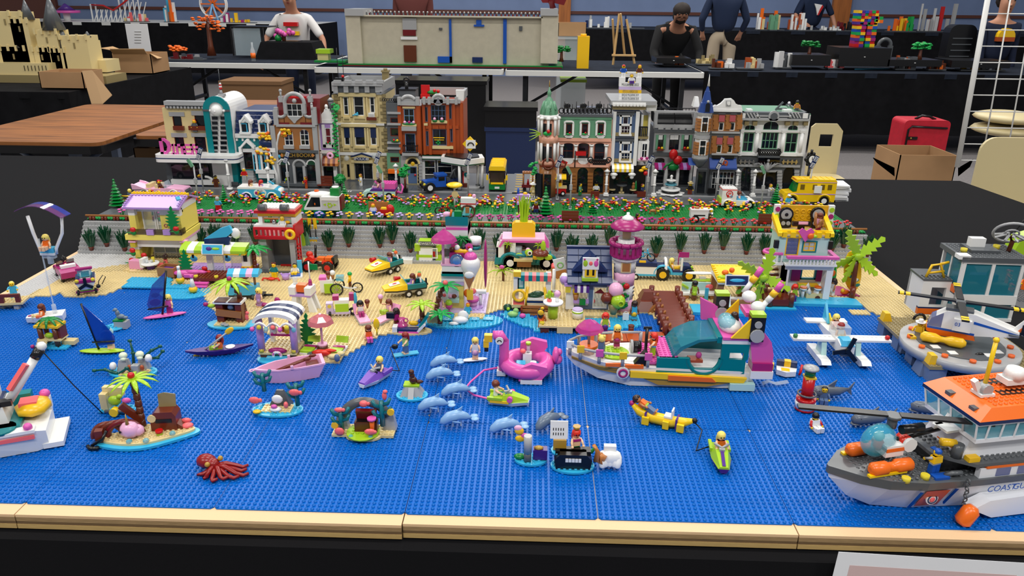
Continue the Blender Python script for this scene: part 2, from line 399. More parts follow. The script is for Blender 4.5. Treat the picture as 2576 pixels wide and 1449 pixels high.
# paper notice hung on cloth
a=GY(2108,1385,-6.6);t=T('paper_notice','white paper notice taped to black cloth at lower right','notice',(a[0],-6.9,a[2]),rot=(0,2.2,0))
t('sheet','paper').B(0,60,0,.05,-42,0);t('panel','paper_pink').B(2.2,28,-.03,0,-40,-2.4).B(29.4,58,-.03,0,-40,-2.4)
t('lettering','db').X('Collecte de jouets',4.1,(3.6,-.06,-6.6),align='LEFT',sx=1,ext=.01)
# row of buildings
C1,C2,C3,C4=(380,160,4.2625),(820,160,4.2625),(1300,160,4.2625),(1700,180,4.2625)
class Bld(T):
 def __init__(s,name,label,crop,base,depth=24,cat='toy building',z=9.9,**k):
  s.cr=crop;p=G(crop[0]+base[0]/crop[2],crop[1]+base[1]/crop[2],z);T.__init__(s,name,label,cat,p,**k);s.H=[];s.depth=depth
 def c(s,x,y,d=0):
  p=GY(s.cr[0]+x/s.cr[2],s.cr[1]+y/s.cr[2],s.loc[1]+d);return p[0]-s.loc[0],p[2]-s.loc[2]
 def rc(s,x0,y0,x1,y1,d=0):
  a,_=s.c(x0,(y0+y1)/2,d);b,_=s.c(x1,(y0+y1)/2,d);_,zb=s.c((x0+x1)/2,y1,d);_,zt=s.c((x0+x1)/2,y0,d);return a,b,zb,zt
 def R(s,m,x0,y0,x1,y1,d=0,th=1):
  a,b,zb,zt=s.rc(x0,y0,x1,y1,d);m.B(a,b,d,d+th,max(zb,-.3),zt);return m
 def Q(s,n,k,*a):return s.R(s(n,k),*a)
 def Pz(s,m,pts,d=0,th=1):
  m.Z([s.c(x,y,d)for x,y in pts],d,d+th);return m
 def win(s,x0,y0,x1,y1,fr='w',nx=2,ny=2,pa='dl',arch=0,f=.32,name='window',d=.15,ho=1,sp=None,bar=.2):
  a,b,zb,zt=s.rc(x0,y0,x1,y1);
  if ho:s.H.append((a,b,zb,zt))
  w=s(name,fr);w.B(a,a+f,d,d+.5,zb,zt).B(b-f,b,d,d+.5,zb,zt).B(a+f,b-f,d,d+.5,zb,zb+f).B(a+f,b-f,d,d+.5,zt-f,zt)
  for i in rg(1,nx):x=a+(b-a)*i/nx;w.B(x-bar/2,x+bar/2,d+.1,d+.45,zb+f,zt-f)
  for i in rg(1,ny):z=zb+(zt-zb)*i/ny;w.B(a+f,b-f,d+.12,d+.43,z-bar/2,z+bar/2)
  if arch:
   r=(b-a)/2;h=min(r*arch,(zt-zb)*.6);q=[(cos(PI*i/10),sin(PI*i/10))for i in rg(6)]
   if sp:w=s('arch_corner',sp)
   w.Z([(b,zt)]+[((a+b)/2+r*cx,zt-h+h*sz)for cx,sz in q],d-.2 if sp is None else-.02,d+.5)
   w.Z([(a,zt)]+[((a+b)/2-r*cx,zt-h+h*sz)for cx,sz in q],d-.2 if sp is None else-.02,d+.5)
  (w if not sp else s.parts[-2])('pane',pa).B(a+f*.5,b-f*.5,d+.3,d+.38,zb+f*.5,zt-f*.5)
  return w
 def wall(s,mat,x0,y0,x1,y1,d=0,th=1,name='wall'):
  a,b,zb,zt=s.rc(x0,y0,x1,y1,d);s(name,mat).holes(a,b,max(zb,-.3),zt,d,d+th,s.H);return a,b,zb,zt
 def body(s,mat,x0,y0,x1,y1,roof='dg',d=1,dep=None):
  a,b,zb,zt=s.rc(x0,y0,x1,y1);dep=dep or s.depth
  s('body',mat).B(a+.05,b-.05,d,dep,-.3,zt-.8);s('roof',roof).B(a+.1,b-.1,d,dep-.1,zt-.8,zt-.45)
  return a,b,zb,zt
def lintel(t,x0,y0,x1,y1,mat='lg'):
 return t.R(t('lintel',mat),x0,y0,x1,y1,-.35,.6)
t=Bld('toy_diner','tan diner with pink DINER sign and teal rounded tower',C1,(480,1300))
for r in((235,555,330,700),(470,540,580,690),(255,775,355,905),(470,770,590,955)):t.win(*r,fr='rb',nx=1,ny=1,arch=.45,sp='tan',f=.2)
t.wall('tan',160,478,600,1060);t.body('tan',165,470,590,1300)
for r in((190,520,355,565),(430,508,580,556),(215,745,380,790),(430,745,595,786)):lintel(t,*r)
t.Q('cornice','lg',135,405,595,450,-1.3,3);t.Q('cornice','dg',150,450,590,480,-.7,2)
q=t('corbel','lg');a,z=t.c(165,476,-1);q.B(0,.75,-1.25,-.6,0,.8);q.at(*[(a+1.35*i,0,z-.1)for i in rg(12)])
for x0,x1 in((235,345),(400,592)):t.Q('window_box','rb',x0,672,x1,716,-1.2,1.2)
a,b,zb,zt=t.rc(578,350,860,985,-1.5);r=(b-a)/2;mx=(a+b)/2;zc=zt-r
def archpts(r_,n=14,zb_=zb):return[(mx+r_,zb_)]+[(mx+r_*cos(PI*i/n),zc+r_*sin(PI*i/n))for i in rg(n+1)]+[(mx-r_,zb_)]
t('tower_hood','w').Z(archpts(r*.96,zb_=-.3),-.4,18);t('tower_trim','bp').Z(archpts(r*.985),-.7,-.4)
o=archpts(r);ri=r*.56;i_=[(mx-ri,zb)]+[(mx-ri*cos(PI*k/14),zc+ri*sin(PI*k/14))for k in rg(15)]+[(mx+ri,zb)]
t('tower_frame','dt').Z(o+i_,-1.5,-.7)
t('tower_front','w').Z(archpts(ri*1.02),-.9,-.5)
for col in((660,735),(752,832)):
 for k in rg(8):y=556+k*53;t.win(col[0],y,col[1],y+48,fr='lg',nx=1,ny=1,ho=0,d=-1.25,f=.2)
x,z=t.c(708,502,-1.6);t('tower_ball','w').O(x,-1.9,z,2.2,n=16).O(x,-4,z-.1,.35).O(x-2.5,-1.8,z-.1,.55).O(x+2.6,-1.8,z-.1,.55)
t('tower_band','dg').B(mx-r-.1,mx-ri,-1.75,-1.5,z-.4,z+.3).B(mx+ri,mx+r+.1,-1.75,-1.5,z-.4,z+.3)
x,z=t.c(760,335,2);q=t('antenna','lg');q.b(x,2,z-.6,2.2,2.2,1).C(x-.2,2,z+.4,.7,1.6,10,.3);q.m('red').C(x-.2,2,z+2,.55,.8).m('w').C(x-.2,2,z+2.8,.55,.5).m('red').C(x-.2,2,z+3.3,.55,.5).m('w').C(x-.2,2,z+3.8,.5,.6,10,.3).m('dg').C(x-.2,2,z+4.4,.12,5,6)
dz=-7
a,b,zb,zt=t.rc(28,985,925,1065,dz)
def rr_(x0,x1,y0,y1,r,n=5):
 return[(cx+r*cos(PI/2*(k+i/n)),cy+r*sin(PI/2*(k+i/n)))for k,(cx,cy)in en(((x1-r,y1-r),(x0+r,y1-r),(x0+r,y0+r),(x1-r,y0+r)))for i in rg(n+1)]
t('canopy','w').Z(rr_(a,b,dz,1,2.2),zb,zt,'z').m('db').Z(rr_(a-.06,b+.06,dz-.06,1,2.2),(zb+zt)/2-.1,(zb+zt)/2+.25,'z')
x,z=t.c(300,975,-3.5)
for ch,xa,xb,sz in(('D',95,212,175),('I',216,262,112),('N',268,342,112),('E',350,424,112),('R',430,502,112)):
 a,b,zb,zt=t.rc(xa,975-sz,xb,975,-5);w=b-a;h=zt-zb;q=t('sign_letter','dp');s_=w*.28 if ch!='I' else w*.3;S_=h*.17
 if ch=='D':q.B(a,a+s_,-5.3,-4.6,zb,zt);q.Z([(a,zt),(a+w*.5,zt),(a+w*.9,zb+h*.78),(b,zb+h*.5),(a+w*.9,zb+h*.22),(a+w*.5,zb),(a,zb),(a,zb+S_),(a+w*.45,zb+S_),(a+w*.62,zb+h*.3),(a+w*.7,zb+h*.5),(a+w*.62,zb+h*.7),(a+w*.45,zt-S_),(a,zt-S_)],-5.3,-4.6)
 if ch=='I':q.B(a+w*.32,b-w*.32,-5.3,-4.6,zb,zt).B(a,b,-5.3,-4.6,zb,zb+S_).B(a,b,-5.3,-4.6,zt-S_,zt)
 if ch=='N':q.B(a,a+s_,-5.3,-4.6,zb,zt).B(b-s_,b,-5.3,-4.6,zb,zt).B(a,b,-5.3,-4.6,zt-S_*1.2,zt)
 if ch in 'ER':q.B(a,a+s_,-5.3,-4.6,zb,zt).B(a,b,-5.3,-4.6,zt-S_,zt).B(a,b-(0 if ch=='R' else w*.1),-5.3,-4.6,zb+h*.42,zb+h*.42+S_)
 if ch=='E':q.B(a,b,-5.3,-4.6,zb,zb+S_)
 if ch=='R':q.B(b-s_,b,-5.3,-4.6,zb+h*.45,zt).Z([(b-s_*1.5,zb+h*.42),(b-s_*.6,zb+h*.42),(b,zb),(b-s_,zb)],-5.3,-4.6)
t.Q('sill','w',215,1248,700,1300,-2.5,3)
q=t('shop_glass','dl');t.R(q,225,1085,620,1248,-1.2,.6);fr=t('shop_frame','w')
x,z=t.c(560,1075,-1.4);fr.Q(x,-1.3,-.3,t.c(640,1180,-1.4)[0]-x+1.5,.5,12,6,'y',0,PI/2)
t.wall('dg',165,1060,700,1300,.5,1,'ground_wall');t.Q('doorway','rb',700,1080,830,1300,.2,.5);t.Q('tower_leg','dt',872,1060,928,1285,-.6,3);t.Q('tower_base','dg',862,1270,935,1310,-1,3.5)
x,z=t.c(832,1330,-7.5);q=t('column','w');q.C(x,-6.5,.2,.5,11.6).C(x,-6.5,0,1.2,.7).C(x,-6.5,5.5,.7,.5).C(x,-6.5,11,.9,.6)
t=Bld('toy_townhouse','turquoise townhouse with navy tiled roof and two white dormers',C1,(1130,1300))
t.win(985,955,1095,1130,fr='rb',nx=1,ny=1,pa='dl')
t.wall('dt',905,790,1325,1300);t.body('w',905,740,1325,1300,roof='lg')
x0,z0=t.c(905,745);x1,z1=t.c(1325,535)
t('mansard_roof','db').Z([(-.2,z0),(3.5,z1),(24,z1),(24,z0)],x0,x1,'x')
q=t('roof_tile','db').Z([(-.95,.5),(-.95,-.1),(-.6,-.55),(0,-.7),(.6,-.55),(.95,-.1),(.95,.5)],-.35,0);n=11
q.at(*[(x0+1+(x1-x0-2)*i/(n-1)+(.4 if j%2 else 0),-.15+3.7*(z0+1+j*1.5-z0)/(z1-z0),z0+1.3+j*1.5)for j in rg(int((z1-z0)/1.5))for i in rg(n)])
t('roof_ridge','lg').B(x0,x1,3,5,z1,z1+.5)
for x in(1005,1205):
 t.win(x-38,635,x+38,735,fr='mz',nx=1,ny=1,ho=0,d=-1.3)
 w=t('dormer','w');a,z=t.c(x,545,-1);b,zz=t.c(x,615,-1);hw=t.c(x+58,600,-1)[0]-a
 w.Z([(a-hw-.3,zz-.2),(a,z),(a+hw+.3,zz-.2),(a+hw+.3,zz-1),(a,z-1),(a-hw-.3,zz-1)],-1.8,3).Z([(a-hw,zz-.6),(a,z-.6),(a+hw,zz-.6)],-1.5,3)
 t.R(w,x-58,610,x-38,745,-1.4,4);t.R(w,x+38,610,x+58,745,-1.4,4);t.R(w,x-58,735,x+58,760,-1.6,2);w.m('lg').O(a,-1.6,zz-.2,.45)
t.Q('cornice','w',900,755,1330,800,-1,2)
q=t('corbel','w').B(-.3,.3,-.9,0,-.9,0);a,z=t.c(925,800);b,_=t.c(1300,800);q.at(*[(a+(b-a)*i/6,0,z)for i in rg(7)])
w=t('porch','w');a,zt=t.c(1022,810,-2);hw=t.c(1105,880,-2)[0]-a;_,zb=t.c(1022,890,-2)
w.Z([(a-hw,zb),(a,zt),(a+hw,zb),(a+hw,zb-.9),(a,zt-1.2),(a-hw,zb-.9)],-2.5,0);t.R(w,950,895,982,1140,-1.5,1.5);t.R(w,1088,895,1120,1140,-1.5,1.5);t.R(w,982,915,1088,950,-1,1)
for k in rg(5):t.Q('step','lg',975,1150+k*32,1098,1182+k*32,-1.2-k,1.2+k)
for x in(1150,1215,1290):t.win(x-32,965,x+32,1140,fr='mz',nx=1,ny=2,ho=0,d=-2.1,f=.3)
w=t('bay','w')
for x in(1128,1182,1248,1318):t.R(w,x-10,930,x+10,1150,-2.4,2.4)
t.R(w,1120,905,1330,950,-2.6,3);t.R(w,1120,1140,1330,1180,-2.6,3);t.R(w,1150,1180,1320,1230,-2.2,3);t.R(w,1128,950,1320,1140,-1.2,.5)
x,z=t.c(1232,862,-2.5);t('oval_dome','db').O(x,-1.6,z,3.2,1.3,1.8,14)
t=Bld('toy_bookshop','orange brown bookshop with stepped grey gable and dark red roof',C1,(1560,1320))
for x in(1475,1645):t.win(x-48,705,x+48,880,fr='w',nx=2,ny=3,arch=1,sp='mn')
t.win(1455,430,1620,570,fr='w',nx=3,ny=2)
t.win(1395,1090,1480,1260,fr='k',nx=1,ny=1);t.win(1545,1100,1635,1280,fr='dg',nx=1,ny=1);t.win(1672,1090,1785,1260,fr='k',nx=1,ny=1)
t.wall('mn',1320,660,1770,930);t.wall('dg',1372,1020,1800,1320);t.body('mn',1330,650,1790,1320,dep=22)
t.wall('mn',1425,430,1655,660);t.Q('wall','mn',1345,575,1425,655,0,1);t.Q('wall','mn',1655,575,1735,655,0,1)
x0,z0=t.c(1345,640);x1,z1=t.c(1800,380,2)
t('red_roof','dred').Z([(0.8,z0),(3.5,z1),(17,z1),(21,z0)],x0,x1,'x')
g=t('gable','lg');a,z=t.c(1535,430,-.4);r=t.c(1640,430,-.4)[0]-a
g.Q(a,-.2,z,r,.75,16,6,'y',0,PI);t.R(g,1418,430,1455,540,-.9,1.6);t.R(g,1618,430,1655,540,-.9,1.6)
for s_,x in((1,1382),(-1,1690)):
 b,zz=t.c(x,505,-.4);g.Q(b,-.2,zz,2.4,.6,12,6,'y',PI*1,PI*2)
for x in(1335,1745):t.R(g,x-25,500,x+25,660,-.8,1.6);t.R(g,x-20,470,x+20,505,-.6,1.2)
t.R(g,1340,655,1760,680,-.9,1.5);t.Q('band','dred',1350,632,1480,655,-.3,.4);t.Q('band','dred',1600,632,1735,655,-.3,.4)
a,z=t.c(1535,400,-.6);g.O(a,-.6,z,.9);t.Pz(g,[(1465,570),(1615,570),(1560,615),(1545,640),(1530,640),(1510,615)],-.7,.8)
for x in(1390,1705):b,zz=t.c(x,385,1);q=t('finial','lg');q.b(b,1.5,zz-1,1.6,1.6,2.2).C(b,1.5,zz+1.2,.4,1.6).O(b,1.5,zz+3.2,.65)
b,zz=t.c(1728,500,0);t('finial','lg').C(b,-.3,zz,.5,2).O(b,-.3,zz+2.3,.55)
t.Q('roof_sign','red',1440,350,1660,385,4,1)
for x in(1330,1775):t.Q('pilaster','lg',x-24,670,x+24,1320,-.6,1)
t.Q('shop_sign','k',1378,955,1760,1015,-.9,.6);t.Q('sign_frame','dg',1370,930,1790,958,-1.1,1)
a,z=t.c(1650,985,-1);t('lettering','gold').X('BOOKS',2,(a,-.95,z));a,z=t.c(1470,985,-1);t('lettering','gold').X('BIRCH',2,(a,-.95,z))
for x in(1402,1735):b,zz=t.c(x,985,-1);t('diamond','nougat').tr((b,-1,zz),0,45).b(0,0,-.5,1,.2,1)
for x in(1430,1720):
 a,z=t.c(x,1085,-.4);r=t.c(x+50,1085,-.4)[0]-a;t('fanlight','w').Q(a,-.3,z,r,.3,12,6,'y',0,PI).m('dn').Z([(a+r*.9*cos(PI*i/8),z+r*.9*sin(PI*i/8))for i in rg(9)],-.3,.1)
a,z=t.c(1590,1100,-.4);r=t.c(1655,1100,-.4)[0]-a;q=t('door_arch','lg');q.Q(a,-.2,z,r,.55,12,6,'y',0,PI);t.R(q,1525,1100,1550,1320,-.8,1);t.R(q,1632,1100,1658,1320,-.8,1)
for x in(1475,1645):t.Q('sill','lg',x-55,880,x+55,915,-.9,1)
t.Q('curb','dg',1380,1290,1800,1320,-1.5,2)
x,z=t.c(1925,400,6);t('chimney','dg').C(x,6,z-3,1.1,3.2).m('lg').C(x,6,z+.2,1.4,1,10,.4);t.l.m('dg').B(x-1.2,x+1.2,5,7.5,0,z-3)
t=Bld('toy_doughnut_shop','narrow white and purple shop with doughnut sign and striped awning',C1,(1880,1300))
t.win(1868,690,1930,870,fr='w',nx=1,ny=2,pa='dred',arch=1,sp='w');t.win(1850,1105,1960,1290,fr='k',nx=1,ny=1)
t.wall('lav',1800,635,1955,940);t.wall('w',1810,1000,1985,1300);t.body('w',1800,600,1960,1300)
w=t('trim','w')
for r in((1790,600,1965,640),(1835,655,1868,900),(1930,655,1955,900),(1840,868,1955,905),(1800,930,1985,965),(1795,640,1812,940),(1810,960,1845,1300),(1955,1000,1990,1300)):t.R(w,*r,-.6,1)
t.Pz(w,[(1785,605),(1785,560),(1815,560),(1835,530),(1850,515),(1855,490),(1905,490),(1910,515),(1930,540),(1955,605)],-.5,1.5)
x,z=t.c(1880,492,0);w.C(x,0,z,.6,.5).O(x,0,z+1.1,.7,.7,.9);x,z=t.c(1790,560,0);w.O(x,0,z,.7)
a,b,zb,zt=t.rc(1832,1020,2000,1100,-3)
for k in rg(6):x=a+(b-a)*k/6;t('awning_strip','rb' if k%2==0 else 'nougat').Z([(-3,zb),(-3,zb+1),(-2,zt),(0,zt+.6),(0,zb)],x,x+(b-a)/6,'x')
x,z=t.c(1918,990,-2);t('doughnut','nougat').Q(x,-1.5,z,.95,.6,16,8,'y').m('bp').Q(x,-1.75,z,.95,.5,16,8,'y')
x,z=t.c(1895,845,-1);t('flower','red').O(x,-1,z,.4);t.l.m('gr').O(x+.8,-1,z-.3,.5).O(x-.5,-1,z-.3,.4)
iv=T('toy_ivy','green studded creeper climbing between doughnut shop and police station','creeper',(0,0,0),kind='thing');q=iv('stem','bg')
cr=C1;k=0
for y in rg(440,1080,26):
 x=1965+(14 if k%2 else-8)+(y-440)*.03;p=GY(cr[0]+x/cr[2],cr[1]+y/cr[2],t.loc[1]-1.2);q.tr(p,ru(-40,40),ru(-40,40)).C(0,0,0,.75,.3,5).O(.5,-.3,.1,.4,n=6).O(-.5,-.2,.2,.4,n=6);k+=1
q.nt()
iv('leaf','bg').tr(GY(cr[0]+1990/cr[2],cr[1]+470/cr[2],t.loc[1]-1.4),70).C(0,0,0,1.3,.3,7).nt()
t=Bld('toy_police_station','tall tan police station with grey crenellated cornice',C2,(360,1245),depth=26)
tops=[(187,355,240,550),(298,350,405,560),(470,355,522,530)];mids=[(195,685,255,875),(308,680,425,880),(478,685,540,875)]
for r in tops:t.win(*r,fr='w',nx=1,ny=2,f=.35)
for r in mids:t.win(*r,fr='w',nx=1,ny=1,f=.35)
t.win(305,1065,505,1245,fr='w',nx=2,ny=1,f=.3,name='door');t.win(225,1080,255,1220,fr='dtan',nx=1,ny=1,f=.15)
t.wall('tan',95,335,640,640);t.wall('tan',110,640,640,1255);t.body('tan',85,320,630,1250,roof='dg',dep=27)
for r in mids:t.Q('blind','db',r[0],r[1],r[2],r[1]+110,.05,.1)
t.Q('parapet','lg',60,200,600,240,-2.4,2);a,b,zb,zt=t.rc(60,205,600,300,-2)
t('parapet','lg').B(b-1,b+.1,-2,26,zb,zt).B(a,a+1,-2,26,zb,zt).B(a,b,25,26,zb,zt)
for k in rg(5):x=80+k*115;t.Q('crenel','lg',x,180,x+75,215,-2.6,1.6)
for k in rg(5):x=75+k*113;t.Q('bracket','lg',x,235,x+50,310,-1.9,2)
t.Q('cornice','dg',80,240,585,312,-1,2);t.Q('cornice','tan',130,315,535,355,-1,1);t.Q('band','w',100,640,625,662,-.8,1);t.Q('band','tan',160,648,535,680,-1.1,1.1)
t.Q('band','w',125,955,650,985,-.7,1)
qa=t('quoin','dtan');qb=t('quoin','dtan');qb.B(0,2.4,-.45,.3,0,1.1);qa.B(0,1.5,-.45,.3,0,1.1);la,lb=[],[]
_,z0=t.c(110,1245);
for k in rg(26):
 z=z0+.1+k*1.32;y=1245-k*36;xl=90+(y-340)*.055;xr=600+(y-340)*.045
 if 620<y<690 or y<340:continue
 (la if k%2 else lb).append((t.c(xl,y)[0]-.3,0,z));(la if k%2 else lb).append((t.c(xr,y)[0]-(0 if k%2 else .9),0,z))
qa.at(*la);qb.at(*lb)
for ys in((360,570),(690,890)):
 for x in(165,262,285,412,440,545):x+=(ys[0]-360)*.03;t.Q('pilaster','tan',x-9,ys[0],x+9,ys[1],-.7,.8)
for y in(570,890):
 for x0,x1 in((190,255),(300,425),(470,545)):t.Q('sill','tan',x0-8,y,x1+8,y+50,-.6,.8);t.Q('sill_panel','dtan',x0+5,y+20,x1-5,y+38,-.7,.2)
g=t('pediment','db');t.Pz(g,[(262,995),(380,958),(495,995),(495,1005),(380,972),(262,1005)],-1.4,1.2);t.Pz(t('pediment_panel','tan'),[(275,1008),(380,975),(485,1008),(485,1012),(275,1012)],-1.1,1)
t.Q('door_frame','tan',270,1038,500,1066,-1.4,1.2);t.Q('door_frame','tan',262,1060,305,1255,-1,1);t.Q('door_frame','tan',505,1060,545,1255,-1,1)
t.Q('sign','db',325,1008,435,1040,-1.6,.5);x,z=t.c(380,1024,-1.7);t('lettering','w').X('POLICE',1.35,(x,-1.66,z),sx=1.1)
for x in(310,448):b,zz=t.c(x,1024,-1.6);t('sign_stud','lg').C(b,-1.7,zz,.5,.5,A='y')
for x in(222,520):b,zz=t.c(x,1015 if x<300 else 995,-2);t('globe_lamp','tc').O(b,-2,zz,1.1,n=10)
for k in rg(2):t.Q('step','dg',230-k*30,1250+k*30,540+k*20,1285+k*30,-2-k*1.5,3)
t.Q('side_poster','w',628,470,655,820,2,.4);a,b,zb,zt=t.rc(660,460,690,820,0);t('billboard','paper_pink').B(a+.6,a+1,.5,6,zb,zt).m('w').B(a+.3,a+.6,.3,6.3,zb-.5,zt+.5)
x,z=t.c(325,548,-1);t('bird','mz').O(x,-.8,z,.9,.5,.5).O(x+.4,-.8,z+.6,.4).U([(x-.5,-.8,z),(x-1.5,-.8,z-.4)],.25)
x,z=t.c(490,590,-1);t('window_box','rb').B(x-1.9,x+1.9,-1.5,-.2,z-.6,z+.5);t('air_conditioner','w').B(x-1.2,x+1.2,-1.2,-.1,z+.6,z+2.2).m('lg').B(x-1,x+1,-1.3,-1.2,z+1,z+1.15).B(x-1,x+1,-1.3,-1.2,z+1.5,z+1.65)
x,z=t.c(640,130,20);q=t('chimney','dtan');q.B(x-1.3,x+1.3,19,21.5,z-4,z+1.5).B(x-1.6,x+1.6,18.7,21.8,z+1.5,z+2.2).C(x,20,z+2.2,.8,.8)
x,z=t.c(150,180,1);t('roof_box','k').B(x-1.8,x+1.6,0,2,z-.4,z+1);t('aerial','k').C(x-.8,2,z+1,.12,11,5).C(x+1.3,2,z+1,.12,9,5).m('red').O(x+1.2,1,z+1.5,.6)
t=Bld('toy_alley_house','recessed dark grey house squeezed between police station and brick garage',C2,(730,1290))
for r in((690,580,780,640),(690,690,780,780),(690,1000,785,1060)):t.win(*r,fr='rb',nx=1,ny=1)
t.wall('dg',655,420,800,960);t.wall('sg',655,960,800,1130);t.body('dg',660,400,800,1290)
for y in(520,640,840,900):t.Q('ledge','lg',655,y,800,y+22,-.8,1)
x,z=t.c(745,830,-1);t('flower_box','gr').O(x,-1,z,1.8,.7,.6).m('red').O(x-.5,-1.4,z+.4,.5).m('ty').O(x+.8,-1.4,z+.3,.5)
t.Q('orange_awning','og',665,1140,785,1180,-2,2);t.Q('dark_shopfront','dl',665,1180,785,1290,-.2,.5);t.Q('roof_vent','dg',725,345,780,430,1,3)
q=t('iron_fence','k');x,z=t.c(620,385,1);
for k in rg(8):q.Q(x+k*.85,.5,z,.5,.16,8,4,'y')
t=Bld('toy_corner_garage','dark orange brick corner building with grey curved parapet',C2,(910,1290),depth=20)
t.win(835,485,945,635,fr='bb',nx=2,ny=2,f=.25);t.win(850,750,960,950,fr='bb',nx=1,ny=1,f=.25);
t.wall('do',770,455,1020,975);t.body('do',775,440,1030,1290,roof='lg')
for x in(775,975):t.Q('pilaster','do',x,455,x+38,965,-.8,1)
g=t('parapet','lg');t.R(g,765,410,995,445,-1.2,2);a,z=t.c(880,410,-1);r=t.c(965,410,-1)[0]-a;g.Q(a,-.4,z-1,r,.7,12,6,'y',PI*.2,PI*.8);t.R(g,765,360,800,445,-1.5,1.5);t.R(g,960,360,1000,445,-1.5,1.5);t.R(g,800,380,960,412,-.6,1)
t.Q('lintel','tan',820,462,955,482,-.5,.5);t.Q('window_box','tan',815,650,970,672,-1.6,1.6);a,b,zb,zt=t.rc(815,672,970,700,-1);t('balcony_base','lg').W(a,b,-2.2,0,zb-.6,zt,1)
x,z=t.c(890,640,-1.5)
for k,c in en(('bp','mag','bp')):t('flower',c).O(x-1.6+1.7*k,-1.5,z+.4,.6)
t('foliage','gr').O(x,-1.4,z-.3,3,.5,.5)
q=t('balcony_rail','k');a,z=t.c(830,950,-2);b,_=t.c(985,950,-2)
for k in rg(9):q.B(a+(b-a)*k/8-.12,a+(b-a)*k/8+.12,-2.6,-2.4,z-.2,z+2.6)
q.B(a,b,-2.7,-2.3,z+2.4,z+2.8).B(a,b,-2.7,-2.3,z-.2,z+.2).B(a,a+.3,-2.6,0,z+2.4,z+2.8).B(b-.3,b,-2.6,0,z+2.4,z+2.8)
t.Q('balcony_base','lg',815,960,990,990,-2.8,3)
t.Q('ground_wall','lg',790,990,1020,1290,-.3,1.2)
for k in rg(8):t.Q('stone_course','lg',985,1000+k*36,1028,1032+k*36,-.6,.5)
x,z=t.c(930,1075,-.6);r=t.c(998,1075,-.6)[0]-x;q=t('door_fan','tan');q.Q(x,-.5,z,r,.5,12,6,'y',0,PI).m('k').Z([(x+r*cos(PI*i/10),z+r*sin(PI*i/10))for i in rg(11)],-.5,-.3).m('ty').O(x,-.5,z,.9,.3,.9)
t.Q('door_frame','tan',865,1078,995,1295,-.6,.4);d=t('door','sb');MT_=t.R(d,880,1105,975,1285,-.8,.3);k=d('door_glass','dl');t.R(k,905,1115,965,1175,-.88,.1);d('door_knob','red');x,z=t.c(957,1195,-1);d.subs[-1].O(x,-1,z,.45)
xa,za=t.c(1030,990,0);xb,_=t.c(1475,990,0);
class Wing:pass
W=t('wing_body','do');a,b,zb,zt=t.rc(1035,430,1470,985);W.B(a,b,2.2,20,-.3,zt)
hs0=list(t.H)
for r in((1122,450,1280,625),(1140,710,1290,885),(1055,470,1085,630),(1315,440,1342,600),(1068,730,1096,890),(1330,700,1355,850)):
 big=r[2]-r[0]>60;t.win(*r,fr='sb',nx=4 if big and r[1]<600 else(2 if big else 1),ny=3 if big and r[1]<600 else 1,f=.25,d=1.4)
t.wall('do',1035,425,1475,985,1.2,1,'wing_wall')
for x in(1038,1100,1295,1360,1440):t.Q('pilaster','do',x,420,x+28,985,.4,1)
for r in((1130,612,1300,640),(1050,640,1090,665),(1140,885,1365,915)):t.Q('sill','tan',*r,.3,1.2)
for k in rg(5):t.Q('arch_band','do',1070+k*72,665,1070+k*72+64,700,.6,.6)
q=t('window_sign','ty');t.R(q,1150,790,1270,800,1.3,.2);t.R(q,1160,815,1265,822,1.3,.2);x,z=t.c(1203,848,1.2);q.m('bg').b(x,1.3,z-.9,.5,.2,1.8).b(x,1.3,z-.25,1.8,.2,.5)
x,z=t.c(1205,600,.4)
for k,c in en(('bp','bp')):t('flower',c).O(x-1.4+2.8*k,0,z+.3,.6);t('foliage','gr').O(x-1.4+2.8*k,.2,z-.5,1,.6,.5)
g=t('wing_parapet','lg');t.R(g,1020,385,1440,425,-.2,2)
for x in(1035,1090,1290,1380):t.R(g,x,360,x+30,440,-.7,1.5)
a,z=t.c(1205,395,.2);r=t.c(1265,395,.2)[0]-a;g.Q(a,.3,z-.2,r,.7,14,6,'y',0,PI).C(a,-.2,z,r*.9,1,14,A='y');g.m('sv').Z([(a-1,z-.9),(a+1,z-.9),(a,z+1)],-.7,-.2)
a,b,zb,zt=t.rc(1400,285,1475,400,1);t('corner_crest','w').W(a,b,1,3,zb,zt,1.2);t('side_parapet','lg').B(b-1,b,2,20,zb,zb+3).B(b-18,b,19,20,zb,zb+3)
x,z=t.c(1070,330,8);t('roof_seat','red').B(x-1.8,x+1.6,8,8.6,z-1,z+3.6).B(x-1.8,x+1.6,6,8,z-1.2,z+.2);x,z=t.c(1150,310,8);t('roof_plants','gr').O(x,8,z,2.5,1,.9).m('red').O(x+.6,7.4,z+.8,.7).O(x+2,7.6,z+.6,.7)
a,b,zb,zt=t.rc(785,290,960,370,10);t('stair_house','dg').B(a,b,10,18,zb-2,zt).m('k').B(a-.2,b+.2,9.8,18,zt,zt+.6);x,z=t.c(865,250,12);t('roof_hook','k').C(x,12,z-2,.7,4).Q(x,12,z+2.6,1,.35,10,5,'y')
a,b,zb,zt=t.rc(1030,985,1230,1035,-1);t('canopy','w').B(a,b,-.6,2,zb,zt).m('dn').B(a-.05,b+.05,-.7,2,zb+.1,zb+.5).B(a-.05,b+.05,-.7,2,zt-.3,zt)
z=(zb+zt)/2;c1=t.c(1225,960,-7);c2=t.c(1480,1000,-11);c3=t.c(1700,975,-5)
pl=[(c1[0],-5),(c2[0],-11),(c3[0],-5.5),(c3[0]-1.5,2),(c1[0],2)]
t('canopy','w').Z(pl,z-1.2,z+1.2,'z').m('dn').Z([(x*1,y-.08)for x,y in pl],z-1.1,z-.7,'z');t('canopy_top','k').Z([(x*.8+4,y*.8-1)for x,y in pl],z+1.2,z+1.7,'z')
